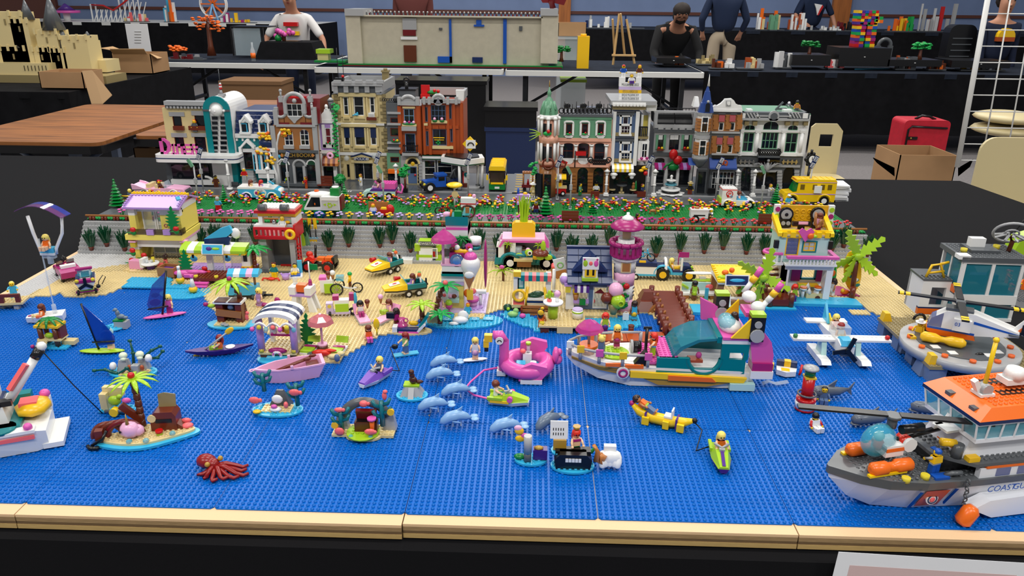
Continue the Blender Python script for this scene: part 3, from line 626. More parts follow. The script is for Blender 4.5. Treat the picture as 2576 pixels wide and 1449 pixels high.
for px_,py_ in((pl[1][0]-2,-9),(c3[0]-1,-4.8),(pl[1][0]+4.5,-2)):q=t('column','w');q.C(px_,py_,0,.55,z-1.2).m('dg').C(px_,py_,0,.9,.9)
s_=t('sign','ye');x,zz=t.c(1545,860,-5);s_.tr((x,-5,zz),0,45).b(0,0,-2,4,1.6,4).nt();s_.m('w').B(x-1.5,x+2.2,-6.1,-5.8,zz-1.6,zz+1.6);s_.m('k').Q(x+.35,-6.15,zz-.5,1.1,.25,12,5,'y',0,PI)
for r in((1050,1040,1170,1200),(1190,1040,1350,1180)):t.win(*r,fr='w',nx=1,ny=2,ho=0,d=1)
t.Q('garage_wall','w',1030,1035,1060,1290,.6,.8);t.Q('garage_wall','dg',1060,1035,1475,1290,1.6,.5)
q=t('pump','w');x,z=t.c(1500,1300,-5);q.B(x-1.1,x+1.1,-5,-3.6,0,5.5).m('red').B(x-1.2,x-.8,-5.2,-3.6,.5,6).m('dt').O(x+.2,-5.2,5.3,.9).m('rb').B(x-1,x+.6,-6.4,-5.2,0,2);q.m('lg').Z(rr_(x-5.5,x+5.5,-7.4,-3,2),0,.5,'z');q.m('w').C(x-.3,-4.8,7.6,1.3,.5,A='y')
t=Bld('toy_hotel','salmon and green hotel with domed corner turret',C3,(700,1395),depth=24)
for r in((528,645,592,770),(698,645,762,770),(868,645,932,770)):t.win(*r,fr='rb',nx=1,ny=1)
for r in((492,850,610,1025),(655,850,775,1025),(828,850,945,1060)):t.win(*r,fr='rb',nx=1,ny=2,arch=.5,sp='sl')
for r in((480,1115,580,1385),(648,1115,762,1385),(818,1115,930,1385)):t.win(*r,fr='k',nx=1,ny=1,arch=1,sp='mn')
t.wall('sg',450,570,1015,830);t.wall('sl',440,830,1010,1110);t.wall('mn',440,1100,990,1400);t.body('sl',450,575,1010,1395)
for x in(450,590,770,945):
 for k in rg(6):t.R(t('brick_course','do' if 0 else 'mn'),x-10,1175+k*36,x+45,1202+k*36,-.35,.5)
for x in(560,730,900):
 w=t('window_surround','w');t.R(w,x-55,640,x-34,775,-.7,.9);t.R(w,x+34,640,x+55,775,-.7,.9);a,z=t.c(x,650,-.5);r=t.c(x+55,650,-.5)[0]-a
 t.Pz(w,[(x-55,645),(x-55,625),(x-30,612),(x+30,612),(x+55,625),(x+55,645),(x+30,630),(x-30,630)],-.8,.9);t.Pz(w,[(x-55,770),(x+55,770),(x+25,805),(x-25,805)],-.7,.8)
 z=t.c(x,755,-.8)[1];t('window_plant','bg').O(a,-1,z,1.1,.5,.4).m('red').O(a+.3,-1.2,z+.5,.4)
t.Q('cornice','sg',440,770,1015,800,-.4,.6);t.Q('band','sl',440,800,1010,835,-.7,.8);t.Q('roof_edge','dg',440,548,1025,572,-.6,2);t.Q('roof_edge','sg',445,572,1018,600,-.3,1.2)
for x in(480,632,800,958):q=t('column','w');a,b,zb,zt=t.rc(x-12,870,x+12,1035,-1);q.C((a+b)/2,-.6,zb,.55,zt-zb).C((a+b)/2,-.6,zb,.85,.6).C((a+b)/2,-.6,zt-.6,.9,.6)
for x in(550,715):a,z=t.c(x,1035,-.5);r=t.c(x+60,1035,-.5)[0]-a;t('apron_panel','w').Z([(a-r,z+.6)]+[(a-r*cos(PI*i/8),z-r*.8*sin(PI*i/8))for i in rg(9)]+[(a+r,z+.6)],-.4,.2)
t.Q('band','sl',440,1080,990,1112,-.5,.7)
q=t('balcony_rail','k');a,z=t.c(785,1085,-2.5);b,_=t.c(985,1085,-2.5)
for k in rg(8):q.Q(a+(b-a)*(k+.5)/8,-2.6,z+1.4,.75,.2,10,4,'y')
q.B(a+1,b-1,-2.8,-2.4,z,z+.5).Q(a,-2.6,z+2,.9,.25,10,5,'y').Q(b,-2.6,z+2,.9,.25,10,5,'y');t.Q('balcony_base','sl',785,1090,985,1112,-3,3)
f=t('flag','red');a,z=t.c(628,940,-3);f.B(a,a+4,-3.2,-3,z-1.6,z).m('k').C(a,-3.1,z-6,.22,6.2,6)
f=t('flag','red');a,z=t.c(470,1020,-3);f.tr((a,-3,z),0,25).B(0,3,-.1,.1,-1,0).nt().m('k').C(a,-3,z-3,.2,3.2,6)
q=t('roof_ironwork','k')
for k in rg(13):a,z=t.c(480+k*42,520,1);q.Q(a,.6,z+.6,.95,.22,10,4,'y');q.C(a+1,.6,z-.6,.18,3.6 if k%3 else 4.6,5)
for x in(540,715,880):a,z=t.c(x,450,1);q.O(a,.6,z,1.3,.2,1)
a,b,zb,zt=t.rc(640,470,900,500,4);t('skylight','sv').B(a,b,4,8,zb-1,zt)
a,z0=t.c(325,1395,-3);r=t.c(440,1000,-3)[0]-a;tw=t('turret','sl');yc=-2.5
zs=[t.c(325,y,-3)[1]for y in(1050,820,780,560,545)]
tw.L(a,yc,0,[(r*.9,-.3),(r*.9,zs[0])],8,a0=PI/8);tw.m('mn').L(a,yc,0,[(r*.95,-.3),(r*.95,zs[0]*.92)],8,a0=PI/8);tw.m('sl').L(a,yc,0,[(r*1.05,zs[0]-1),(r*1.05,zs[0]+.6)],8,a0=PI/8).L(a,yc,0,[(r*.75,zs[0]),(r*.75,zs[4])],8,a0=PI/8).L(a,yc,0,[(r*1.05,zs[1]-.8),(r*1.05,zs[2]),(r*.8,zs[2]+.6)],8,a0=PI/8)
tw.m('dl')
for k in(-2,-1,0):an=-PI/2+k*PI/4;cx,cy=a+r*.72*cos(an),yc+r*.72*sin(an);tw.tr((cx,cy,0),0,0,math.degrees(an)+90).B(-1.3,1.3,-.3,.3,zs[0]+1,zs[1]-2).B(-1,1,-.3,.3,zs[2]+1.5,zs[4]-3).B(-1.3,1.3,-2,-1.2,0,zs[0]-4)
tw.nt();cl=t('column','w')
for k in rg(6):an=-PI+k*PI/4.2;cx,cy=a+r*.98*cos(an),yc+r*.98*sin(an);cl.C(cx,cy,zs[0]+.6,.5,zs[1]-zs[0]-1.4).C(cx,cy,zs[2]+.5,.5,zs[4]-zs[2]-1.5).O(cx,cy,zs[4]-1.2,.9,.9,.7)
tw.m('w').L(a,yc,0,[(r*1,zs[4]-1.4),(r*1.02,zs[4])],8,a0=PI/8)
zd=[t.c(345,y,-3)[1]for y in(545,470,400,380,300,250,180)];rd=t.c(455,500,-3)[0]-a-.7;a2=t.c(345,500,-3)[0]
d=t('dome','sg');d.L(a2,yc,0,[(rd,zd[0]-1),(rd*1.02,zd[0]),(rd*.98,zd[0]+(zd[1]-zd[0])*.5),(rd*.86,zd[1]),(rd*.6,zd[2]-.3),(rd*.45,zd[2]),(rd*.45,zd[3]),(rd*.22,zd[3]+.5),(rd*.2,zd[4]-1.4),(rd*.28,zd[4]-.8),(rd*.22,zd[4]),(rd*.1,zd[4]+.7),(.15,zd[5])],16)
for k in rg(8):an=k*PI/4+.2;d.U([(a2+rd*1.03*cos(an)*s_,yc+rd*1.03*sin(an)*s_,zz)for s_,zz in((1,zd[0]),(.98,zd[0]+(zd[1]-zd[0])*.5),(.86,zd[1]),(.6,zd[2]-.2))],.4)
d.m('gold').C(a2,yc,zd[5],.22,zd[6]-zd[5],6,.06);t('dome_ring','k').L(a2,yc,0,[(rd*1.04,zd[0]-1.5),(rd*1.04,zd[0]-1)],16)
q=t('turret_plant','lime');a,z=t.c(210,750,-6)
for k in rg(4):q.U([(a+1.5,-6,z),(a-.6,-6.4,z+1.2-.9*k),(a-2.6,-6.4,z+1.6-1.4*k)],.55,6,.15,.4)
q.m('bg').O(a+4,-6,z,1.6,.8,.9);q.m('red').O(a+4.4,-6.7,z+.9,.7)
q=t('vine','bg')
for k in rg(10):a,z=t.c(150+ru(-10,60),1060+k*14,-6);q.O(a,-6+ru(-.5,.5),z,.8,.5,.5)
q.m('rb');a,z=t.c(250,1080,-6)
q.Q(a+3,-6,z+.2,2,.35,12,5,'y').Q(a+8,-6,z+.2,1.4,.3,10,5,'y').B(a,a+9,-6.2,-5.8,z-1,z-.4)
t=Bld('toy_clock_tower','slim white and sand blue tower topped with printed name bricks',C3,(1150,1390),depth=22)
TW=t
for y0,y1 in((545,770),(835,1055)):
 t.win(1118,y0+120,1222,y1-10,nx=3,ny=2,ho=1,pa='dl');t.win(1140,y0+25,1195,y0+105,nx=1,ny=1,arch=1,sp='w',pa='dl',f=.2)
 w=t('window_frame','w');a,b,zb,zt=t.rc(1100,y0,1232,y1,-.4);t.R(w,1100,y0,1122,y1,-.5,.7);t.R(w,1212,y0,1232,y1,-.5,.7);t.R(w,1100,y0,1232,y0+25,-.5,.7);t.R(w,1100,y1-12,1232,y1+8,-.6,.9);t.R(w,1100,y0+102,1232,y0+122,-.5,.7)
t.win(1030,1185,1100,1380,fr='k',nx=1,ny=1);t.win(1110,1185,1250,1380,fr='k',nx=2,ny=1)
t.wall('sb',1015,530,1285,1095);t.wall('k',990,1090,1380,1392,.2);t.body('w',1015,500,1300,1390)
for r in((1020,515,1055,1095),(1262,515,1300,1095)):t.Q('corner_post','w',*r,-.8,1.4)
for y in(740,1020):t.Q('band','dtan',1040,y,1262,y+40,-.3,.4)
for y in(520,800):
 t.Q('band','dg',1050,y-8,1265,y,-.6,1);q=t('dentil','dg').B(-.35,.35,-.7,0,-.8,0);a,z=t.c(1065,y+5);b,_=t.c(1250,y+5);q.at(*[(a+(b-a)*k/10,0,z)for k in rg(11)])
t.Q('cornice','dtan',1030,445,1385,495,-1,3);t.Q('cornice','w',1025,415,1385,450,-1.6,3)
q=t('corbel','w').B(-.5,.5,-2,-1,0,.8);a,z=t.c(1045,455,-1.5);b,_=t.c(1370,455,-1.5);q.at(*[(a+(b-a)*k/9,0,z)for k in rg(10)])
a,b,zb,zt=t.rc(1000,388,1490,420,2);t('tower_roof','lg').B(a,b,-1.5,22,zb-.4,zt)
a,b,zb,zt=t.rc(1385,430,1490,500,2);t('side_cornice','w').W(a,b,0,8,zb,zt,1.1)
a,b,zb,zt=t.rc(1312,540,1420,1090,3);t('side_wall','w').B(a,a+.8,1,20,zb,zt).B(b-.8,b,3,20,zb,zt)
t.Q('side_recess','ly',1318,555,1410,780,5,.5);t.Q('balcony_base','dtan',1300,780,1410,808,-.5,5)
q=t('balcony_rail','k');a,z=t.c(1305,780,-.5);b,_=t.c(1395,780,-.5)
for k in rg(6):q.B(a+(b-a)*k/5-.2,a+(b-a)*k/5+.2,-.6,-.3,z,z+3.6)
q.B(a,b,-.7,-.2,z+3.2,z+3.7)
t.win(1335,850,1400,1010,nx=2,ny=2,ho=0,d=-.6);t.Q('bay_wall','w',1300,830,1415,1050,0,3)
a,z=t.c(1365,1030,-1.5);t('flower_box','bp').O(a,-1.4,z,2.4,.8,.6).m('mag').O(a-1,-1.8,z+.5,.6).O(a+1,-1.8,z+.6,.6)
a,b,zb,zt=t.rc(1020,1092,1252,1160,-2.5)
for k in rg(9):x=a+(b-a)*k/9;t('awning_strip','w' if k%2==0 else 'ye').Z([(-3.2,zb),(-3.2,zb+1.2),(-2,zt),(0,zt+.2),(0,zb+2)],x,x+(b-a)/9,'x')
for x in(1040,1235):a,z=t.c(x,1190,-3);t('wall_lamp','w').O(a,-3,z,1.5,1,.8).O(a,-3,z-1,.8)
q=t('side_display','ty');a,z=t.c(1380,1120,-2);q.O(a,-2,z,1.6,.6,.8).O(a-1.5,-2,z-1,1,.5,.6).m('red').O(a+.2,-2,z-2,.9)
pb=[('MULSANNE 2022','w','k',205,248),('','llav','w',248,283),('FÊTE DE LA BRIQUE 2020','ty','dtan',283,318),('BRIQUE MULSANNE 2019','w','dg',318,356),('BRIQUE MULSANNE 2018','w','dg',356,392),('BRIQUE MULSANNE 2017','w','dg',392,425)]
by=3;k=TW.loc
for i,(tx,c,tc,y0,y1)in en(pb):
 a,b,zb,zt=t.rc(1098,y0,1336,y1,by)
 q=t('printed_brick',c);q.B(a,b,by,by+2,zb+.02,zt-.02);
 if tx:l=q('lettering',tc).X(tx,1.25,((a+b)/2,by-.03,(zb+zt)/2),sx=(b-a)/(len(tx)*.92))
a,b,zb,zt=t.rc(1100,150,1165,205,by);a2,b2,_,_=t.rc(1280,150,1338,205,by);t('top_brick','w').B(a,b,by,by+2,zb,zt).B(a2,b2,by,by+2,zb,zt);MEM=(t,by)
t=Bld('toy_florist_house','dark grey house with black glazed roof and red tulip sign',C3,(1700,1310),depth=20)
for r in((1515,765,1572,915),(1635,765,1740,925),(1790,765,1850,915)):t.win(*r,fr='k',nx=2 if r[2]-r[0]>80 else 1,ny=1,f=.2)
for r in((1480,1010,1590,1065),(1752,1010,1855,1065)):t.win(*r,fr='lg',nx=1,ny=1,arch=1,sp='lg',f=.15)
t.win(1485,1130,1580,1290,fr='w',nx=1,ny=1,f=.2);t.win(1610,1130,1712,1300,fr='w',nx=1,ny=1,f=.25);t.win(1745,1130,1860,1300,fr='k',nx=1,ny=1,f=.2)
t.wall('lg',1470,740,1900,960);t.wall('lg',1455,985,1890,1090);t.wall('dg',1455,1090,1890,1310);t.body('dg',1470,700,1900,1310)
t.Q('band','dg',1470,955,1905,990,-.8,1);t.Q('band','dg',1470,690,1905,740,-.6,1);q=t('panel_tile','lg').B(-1,1,-.8,0,-.5,.5);a,z=t.c(1545,692,-.5);b,_=t.c(1850,692,-.5);q.at(*[(a+(b-a)*k/4,0,z)for k in rg(5)])
for a_,b_ in((1490,1515),(1572,1598),(1765,1790),(1850,1878)):t.Q('shutter','sg',a_,765,b_,920,-.35,.4)
for x in(1543,1667,1712,1820):t.Q('blind','w',x-22,768,x+22,815,.05,.1)
for x in(1540,1818):a,z=t.c(x,915,-1);t('window_box','rb').B(a-1.3,a+1.3,-1.2,0,z-.7,z).m('red').O(a-.6,-.8,z+.3,.55).m('ye').O(a+.6,-.8,z+.3,.55)
for r in((1475,520,1510,700),(1890,520,1920,700)):t.Q('post','lg',*r,-.5,2)
t.Q('cornice','lg',1475,510,1915,530,-.4,2);x0,z0=t.c(1508,660);x1,z1=t.c(1890,530)
q=t('glazed_roof','k');m2=(x0+x1)/2
for xa,xb in((x0,m2-.15),(m2+.15,x1)):q.Z([(-.3,z0)]+[(-.3+6*(1-cos(PI/2*i/7)),z0+(z1-z0)*sin(PI/2*i/7))for i in rg(8)]+[(6,z0)],xa,xb,'x')
t.Q('roof_edge','lg',1480,655,1905,692,-.7,2);q=t('roof_rail','k');a,z=t.c(1480,495,3);b,_=t.c(1915,495,3);q.B(a,b,3,3.3,z+.5,z+.8)
for k in rg(14):q.B(a+(b-a)*k/13-.1,a+(b-a)*k/13+.1,3,3.2,z-.5,z+.7)
for x in(1460,1595,1725,1865):q=t('column','w');a,b,zb,zt=t.rc(x-14,1095,x+14,1310,-.8);q.B(a,b,-1,.3,zb,zt)
for r in((1480,1090,1595,1135),(1745,1090,1862,1135)):
 a,b,zb,zt=t.rc(*r,-2);c3=(b-a)/3
 for k,c in en(('mag','lav','mag')):t('awning_strip',c).Z([(-2.8,zb),(-2.8,zb+.9),(0,zt+.6),(0,zb+1.2)],a+c3*k,a+c3*(k+1),'x')
q=t('tulip_sign','red');a,z=t.c(1680,975,-3);q.O(a,-3,z,1.8,1.2,2.2).O(a+1.9,-3,z-2.2,1.9,1.2,1.8);q.m('gr').U([(a+.8,-2.8,z-2.5),(a-2.5,-2.6,z-4.5),(a-4,-2.4,z-6.5)],.4).O(a+.5,-2.6,z-5,2.2,.8,1.5)
t=Bld('toy_brick_corner_house','orange brick house with round turret and pointed blue spire',C4,(540,1320),depth=22)
for x,y0,y1 in((488,545,635),(607,545,635),(465,785,875),(580,785,875)):t.win(x-28,y0,x+28,y1,nx=1,ny=1)
t.win(385,1075,620,1280,fr='w',nx=6,ny=3,f=.2,bar=.15)
t.wall('mn',390,460,690,650);t.wall('mn',375,710,665,890);t.wall('dg',370,640,690,712,-.1);t.wall('dg',365,885,660,950,-.1);t.wall('dg',360,1040,650,1320);t.body('dg',385,430,680,1320)
for y in(665,898):q=t('ledge','lg');t.R(q,385,y-18,690,y,-.7,.8)
bk=t('brick','mn').B(0,1.9,-.4,.2,0,1);ps=[]
for y0,y1,xs in((470,640,(398,530,650)),(715,880,(382,505,625))):
 n=7
 for k in rg(n):
  for i,x in en(xs):
   a,z=t.c(x+(6 if k%2 else 0),y1-(k+1)*(y1-y0)/n+2);ps.append((a,0,z))
bk.at(*ps)
for x,y in((495,470),(610,470),(470,712),(585,712)):t.R(t('red_awning','dred' if 0 else 'coral'),x-30,y,x+30,y+68,-1,.8);t.l.mats[0]='red_awn'
P('red_awn',(178,84,92))
g=t('gable','w');t.Pz(g,[(405,405),(400,380),(425,360),(450,365),(490,340),(520,310),(530,295),(600,290),(625,310),(645,345),(680,362),(705,365),(715,405)],-.8,1.6);t.Pz(t('gable_panel','lg'),[(538,310),(592,310),(592,372),(538,372)],-1,.3);t.Pz(t('gable_motif','w'),[(550,320),(585,320),(585,355),(565,365),(550,350)],-1.2,.3)
t.Q('cornice','w',395,405,715,432,-1,2);t.Q('cornice','dg',395,432,700,462,-.4,1)
zz=[t.c(285,y,-3)[1]for y in(1010,960,900,720,690,650,470,440)];xs=[t.c(278,850,-3)[0],t.c(300,560,-3)[0]];r=t.c(370,800,-3)[0]-xs[0];xm=(xs[0]+xs[1])/2;yc=-1.6
tw=t('turret','dg');tw.L(xm,yc,0,[(.5,zz[0]-1),(r*.55,zz[0]),(r*.9,zz[1]),(r*.98,zz[2]-1)],16);tw.m('lg').L(xm,yc,0,[(r*1,zz[2]-1.2),(r*1,zz[2]),(r*.9,zz[2])],12,sm=0);tw.m('w').L(xm,yc,0,[(r*.84,zz[2]),(r*.84,zz[3])],8,a0=PI/8,sm=0).L(xm,yc,0,[(r*.84,zz[5]),(r*.84,zz[6])],8,a0=PI/8,sm=0);tw.m('lg').L(xm,yc,0,[(r*.98,zz[3]),(r*.98,zz[4]),(r*.86,zz[4]),(r*.98,zz[5])],12,sm=0).L(xm,yc,0,[(r*.95,zz[6]),(r*1,zz[7])],12,sm=0)
br=t('brick','mn').B(-.95,.95,-.3,.2,0,1.05);ps=[]
for(za,zb_)in((zz[2]+.3,zz[3]-.4),(zz[5]+.3,zz[6]-.4)):
 k=int((zb_-za)/1.2)
 for j in rg(k):
  for an in(-155,-118,-62,-25):ps.append((xm+r*.85*cos(R(an)),yc+r*.85*sin(R(an)),za+1.2*j,an+90))
br.at(*ps)
for(za,zb_)in((zz[2]+.3,zz[3]-.3),(zz[5]+.3,zz[6]-.3)):
 w=t('turret_window','w');w.B(xm-1.3,xm+1.3,yc-r*.95,yc-r*.6,za,zb_);k=w('pane','dl');h=zb_-za;k.B(xm-.9,xm+.9,yc-r*1,yc-r*.9,za+.4,za+h*.55).B(xm-.9,xm+.9,yc-r*1,yc-r*.9,za+h*.65,zb_-.3)
xs_=t.c(330,300,-2)[0];zt=t.c(345,150,-2)[1];zm=t.c(330,335,-2)[1]
sp=t('spire','blue');MT['spire_blue']=P('spire_blue',(40,70,140));sp.mats[0]='spire_blue'
sp.L(xm+.4,yc,0,[(r*1,zz[7]),(r*.72,zm),(r*.62,zm+.1),(r*.32,(zm+zt)/2+1),(r*.28,(zm+zt)/2+1.05),(r*.06,zt)],8,a0=PI/8,sm=0);sp.m('w').C(xm+.6,yc,zt-.3,.5,4.4,8,.02)
d=t('spire_dormer','spire_blue');d.B(xm-.8,xm+1.6,yc-r*.98,yc,zz[7]+.4,zz[7]+3.6);d.m('dl').Z([(xm+.4+.8*c_,zz[7]+2.8+.8*s_)for c_,s_ in[(cos(PI*i/8),sin(PI*i/8))for i in rg(9)]]+[(xm-.4,zz[7]+.5),(xm+1.2,zz[7]+.5)],yc-r*.98-.08,yc-r*.98);d.m('lg').O(xm+.4,yc-r*.98,zz[7]+4.1,.55)
a,b,zb,zt=t.rc(190,320,260,380,4);t('back_gable','w').W(a,b,4,8,zb,zt+1.5,.5)
t.Q('turret_base','dg',222,1050,330,1320,.4,2);t.Q('turret_door','dl',235,1075,315,1300,.1,.3)
a,b,zb,zt=t.rc(365,935,655,1045,-2)
t('shop_awning','spire_blue').Z([(-3,zb),(-3,zb+.6),(0,zt),(0,zb)],a,b,'x');t('awning_rail','k').B(a+1,b-1,-1,-.5,zt-.2,zt+.9);x,z=t.c(518,990,-3);t('pretzel_sign','do').Q(x-.6,-2.2,z+.3,.75,.25,12,6,'y').Q(x+.6,-2.2,z+.3,.75,.25,12,6,'y').Q(x,-2.2,z,1.35,.28,14,6,'y',PI,2*PI)
a,b,zb,zt=t.rc(140,935,210,1000,-2);t('side_awning','spire_blue').Z([(-3,zb),(0,zt),(0,zb)],a,b,'x')
t.Q('bin','k',345,1255,430,1310,-2.5,1.2)
t=Bld('toy_bank','white bank with green mullioned windows and dark grey base',C4,(1050,1300),depth=24)
for r in((720,655,835,862),(922,652,1095,830),(1175,660,1300,868)):t.win(*r,fr='sg',nx=4 if r[2]-r[0]>150 else 3 if 0 else 2,ny=3 if 0 else 2,f=.3,bar=.3)
for r in((742,575,850,628),(942,535,1105,625),(1205,578,1310,630)):t.win(*r,fr='sg',nx=2,ny=1,arch=1,sp='w',f=.2)
for r in((700,1022,805,1280),(1145,1022,1265,1280)):t.win(*r,fr='k',nx=1,ny=1,arch=1,sp='dg',f=.15)
t.win(858,1080,1085,1280,fr='k',nx=2,ny=1,f=.2,name='entrance')
t.wall('w',675,525,1395,905);t.wall('dg',650,905,1340,1300);t.body('w',690,440,1400,1300,roof='sg')
t.Q('frieze','dg',705,440,1435,510,-1.6,3);t.Q('cornice','lg',700,505,1442,528,-2.2,3.5);a,b,zb,zt=t.rc(705,440,1435,510,-1.6);t('frieze','dg').B(b-1.2,b,-1.5,24,zb,zt).B(a,a+1.2,-1.5,24,zb,zt)
q=t('corbel','dtan').B(-.8,.8,-1.6,0,-1.6,0);q.at(*[(t.c(x,535,-1)[0],0,t.c(x,530,-1)[1])for x in(760,850,1200,1290,1395)])
a,z=t.c(1052,480,-2);q=t('medallion','lg');q.C(a,-2.2,z,2,.8,16,A='y').m('dg').C(a,-2.4,z,1.3,.6,16,A='y');q.m('lg')
for sg in(-1,1):q.B(min(a+sg*2,a+sg*6),max(a+sg*2,a+sg*6),-2,-1.6,z-.2,z+.3).B(min(a+sg*2,a+sg*5),max(a+sg*2,a+sg*5),-2,-1.6,z-1,z-.6);q.O(a+sg*6,-1.9,z,.6)
q=t('rope_motif','lg')
for x in(780,815,850,885,1225,1260,1295,1325):b_,z_=t.c(x,472,-1.8);q.tr((b_,-1.8,z_),0,-35).b(0,0,-1.1,.5,.4,2.2).nt()
for x in(718,1388):b_,z_=t.c(x,475,-1.8);t('boss','w').b(b_,-1.9,z_-.9,1.8,.5,1.8)
for x in(690,870,1150,1345):
 a,b,zb,zt=t.rc(x-28,660,x+28,905,-1);q=t('pilaster','w');q.C((a+b)/2,-.1,zb,(b-a)*.42,zt-zb).B(a,b,-.9,1,zt,zt+.9).B(a,b,-.9,1,zb,zb+1)
t.Q('band','w',680,635,1385,652,-.5,.6);t.Q('sill_band','w',670,870,1345,905,-.7,1)
q=t('balcony_rail','k');a,z=t.c(890,905,-2.5);b,_=t.c(1115,905,-2.5);zt=t.c(1000,832,-2.5)[1];q.B(a,b,-2.7,-2.3,zt-.4,zt).B(a,b,-2.7,-2.3,z,z+.4)
for k in rg(9):q.Q(a+(b-a)*(k+.5)/9,-2.5,(z+zt)/2,(zt-z)*.3,.2,8,4,'y')
q.B(a,a+.4,-2.7,0,z,zt).B(b-.4,b,-2.7,0,z,zt);t.Q('balcony_base','dg',885,905,1118,925,-3,3)
for x in(762,1220):
 q=t('grille','sv');b_,z_=t.c(x,968,-.5);q.B(b_-3,b_+3,-.8,-.3,z_-.2,z_+.2)
 for k in rg(4):q.B(b_-2.4+1.6*k-.3,b_-2.4+1.6*k+.3,-.9,-.3,z_-.9,z_+.9)
t.Q('portal','dred',885,925,1115,1000,-.3,.5);t.l.mats[0]='dl'
q=t('eagle','lg');a,z=t.c(985,1010,-1.8)
for k in rg(-4,5):
 if k:q.U([(a,-1.6,z-2),(a+k*.85,-1.9,z-.6+.4*abs(k)),(a+k*1.35,-1.8,z+1.6-.25*abs(k))],.55,6,.2,.5)
q.O(a,-1.8,z-.5,.9,.7,2).O(a,-2,z+2,.6);t.Pz(q,[(875,1060),(1095,1060),(1070,1080),(900,1080)],-1.4,1)
for x in(672,832,1115,1300):
 for k in rg(7):t.Q('stone_course','lg',x-26,1060+k*34,x+26,1089+k*34,-.7,.8)
t.Q('ledge','lg',650,1000,1335,1025,-.6,.8);t.Q('step','lg',840,1275,1120,1310,-2.5,2.6)
a,b,zb,zt=t.rc(760,405,1240,440,4);t('roof_band','w').B(a,a+2,3,6,zb,zt).B(b-3,b,3,6,zb,zt);a,z=t.c(1195,370,8);t('roof_machine','dg').B(a-4,a,8,9,z-1.5,z-.8).tr((a-3,8,z),0,40).b(0,0,-2,.6,.6,4).nt().m('sv').O(a+.6,8,z+.5,.8,.6,1.3)
# figures (facing front at rz = 0)
def hairpart(h,st,dd,zc,r):
 if st in('short','long','pony','bob'):
  h.O(0,.08,zc+.12,r*1.14,r*1.12,r*1.1);
  if st=='long':h.O(0,r*.75,zc-.55,r*1.05,r*.55,r*1.5)
  if st=='bob':h.O(r*.75,.25,zc-.25,r*.5,r*.7,r*.95).O(-r*.75,.25,zc-.25,r*.5,r*.7,r*.95)
  if st=='pony':h.O(0,r*1.3,zc-.2,r*.5,r*.5,r*1.1)
 elif st=='cap':h.O(0,.05,zc+.2,r*1.08,r*1.08,r*.95).B(-r*.7,r*.7,-r*1.9,-r*.4,zc+.25,zc+.42)
 elif st=='helmet':h.O(0,.05,zc+.15,r*1.22,r*1.22,r*1.2)
 elif st=='hat':h.C(0,0,zc+.35,r*1.9,.18,14).C(0,0,zc+.5,r*.95,.7,12,r*.8)
 elif st=='cone':h.L(0,0,zc+.3,[(r*2.3,0),(r*2.2,.15),(.2,1)],14)
 elif st=='bun':h.O(0,.1,zc+.15,r*1.12,r*1.1,r*1.08).O(-r*.75,.1,zc+r*1.05,r*.45,n=6).O(r*.75,.1,zc+r*1.05,r*.45,n=6)
def fig(label,loc,rz=0,top='blue',le='blue',hr='dh',st='short',sn='ye',po='stand',dd=0,ve=None,sr=None,rot=None,am=(20,20),gp=None,sc=1,extra=None,cat='toy figure'):
 t=T('toy_figure',label,cat,loc,rz,gp,rot=rot,sc=sc*(1.1 if dd else 1))
 w,zt=(.62,2)if dd else(.8,1.75);zs=zt+(1.45 if dd else 1.5);r=.72 if dd else .62;zc=zs+r*.95
 l=t('legs',le);dz=0
 if po=='sit':
  dz=-zt+.45;l.B(-w,-.06,-1.9,.45,0,.8).B(.06,w,-1.9,.45,0,.8).B(-w,-.08,-2.2,-1.8,0,1).B(.08,w,-2.2,-1.8,0,1)
 elif dd:l.W(-w,w,-.42,.42,.25,zt,.85).m(sn if le!='k' else le).B(-w*1,-.05,-.7,.35,0,.3).B(.05,w*1,-.7,.35,0,.3)
 else:l.B(-w,-.03,-.5,.42,0,zt-.3).B(.03,w,-.5,.42,0,zt-.3).B(-w,w,-.42,.42,zt-.35,zt)
 if sr:t('skirt',sr).L(0,0,zt+dz-.8,[(w*1.25,0),(w*.85,1)],10)
 b=t('torso',top);b.W(-w*1.05,w*1.05,-.42,.42,zt+dz,zs+dz,.78 if not dd else .9,.9)
 if ve:v=t('life_vest',ve);v.W(-w*1.12,w*1.12,-.55,.55,zt+dz+.35,zs+dz,.85,.95)
 for sg,an in((-1,am[0]),(1,am[1])):
  a=t('arm',top if not dd else sn);x=sg*w*.98;an=R(an);ln=1.25
  e=(x+sg*.35,-ln*sin(an),zs+dz-.3-ln*cos(an));a.U([(x,0,zs+dz-.25),((x+e[0])/2+sg*.12,e[1]*.45,(zs+dz-.3+e[2])/2),e],.27,6,.2)
  a('hand',sn).O(e[0],e[1]-.05,e[2]-.1,.27,n=6)
 h=t('head',sn)
 if dd:h.O(0,0,zc+dz,r,r*.95,r*1.05)
 else:h.L(0,0,zc+dz-r*.95,[(r*.7,0),(r,.25),(r,r*1.5),(r*.6,r*1.85)],10)
 h('eyes','k').B(-.32,-.16,-r*.99-.02,-r*.8,zc+dz-.02,zc+dz+.18).B(.16,.32,-r*.99-.02,-r*.8,zc+dz-.02,zc+dz+.18).m('dred').B(-.15,.15,-r*.97,-r*.8,zc+dz-.33,zc+dz-.26)
 if st:hairpart(t('hair' if st not in('cap','helmet','hat','cone')else 'hat',hr),st,dd,zc+dz,r)
 return t
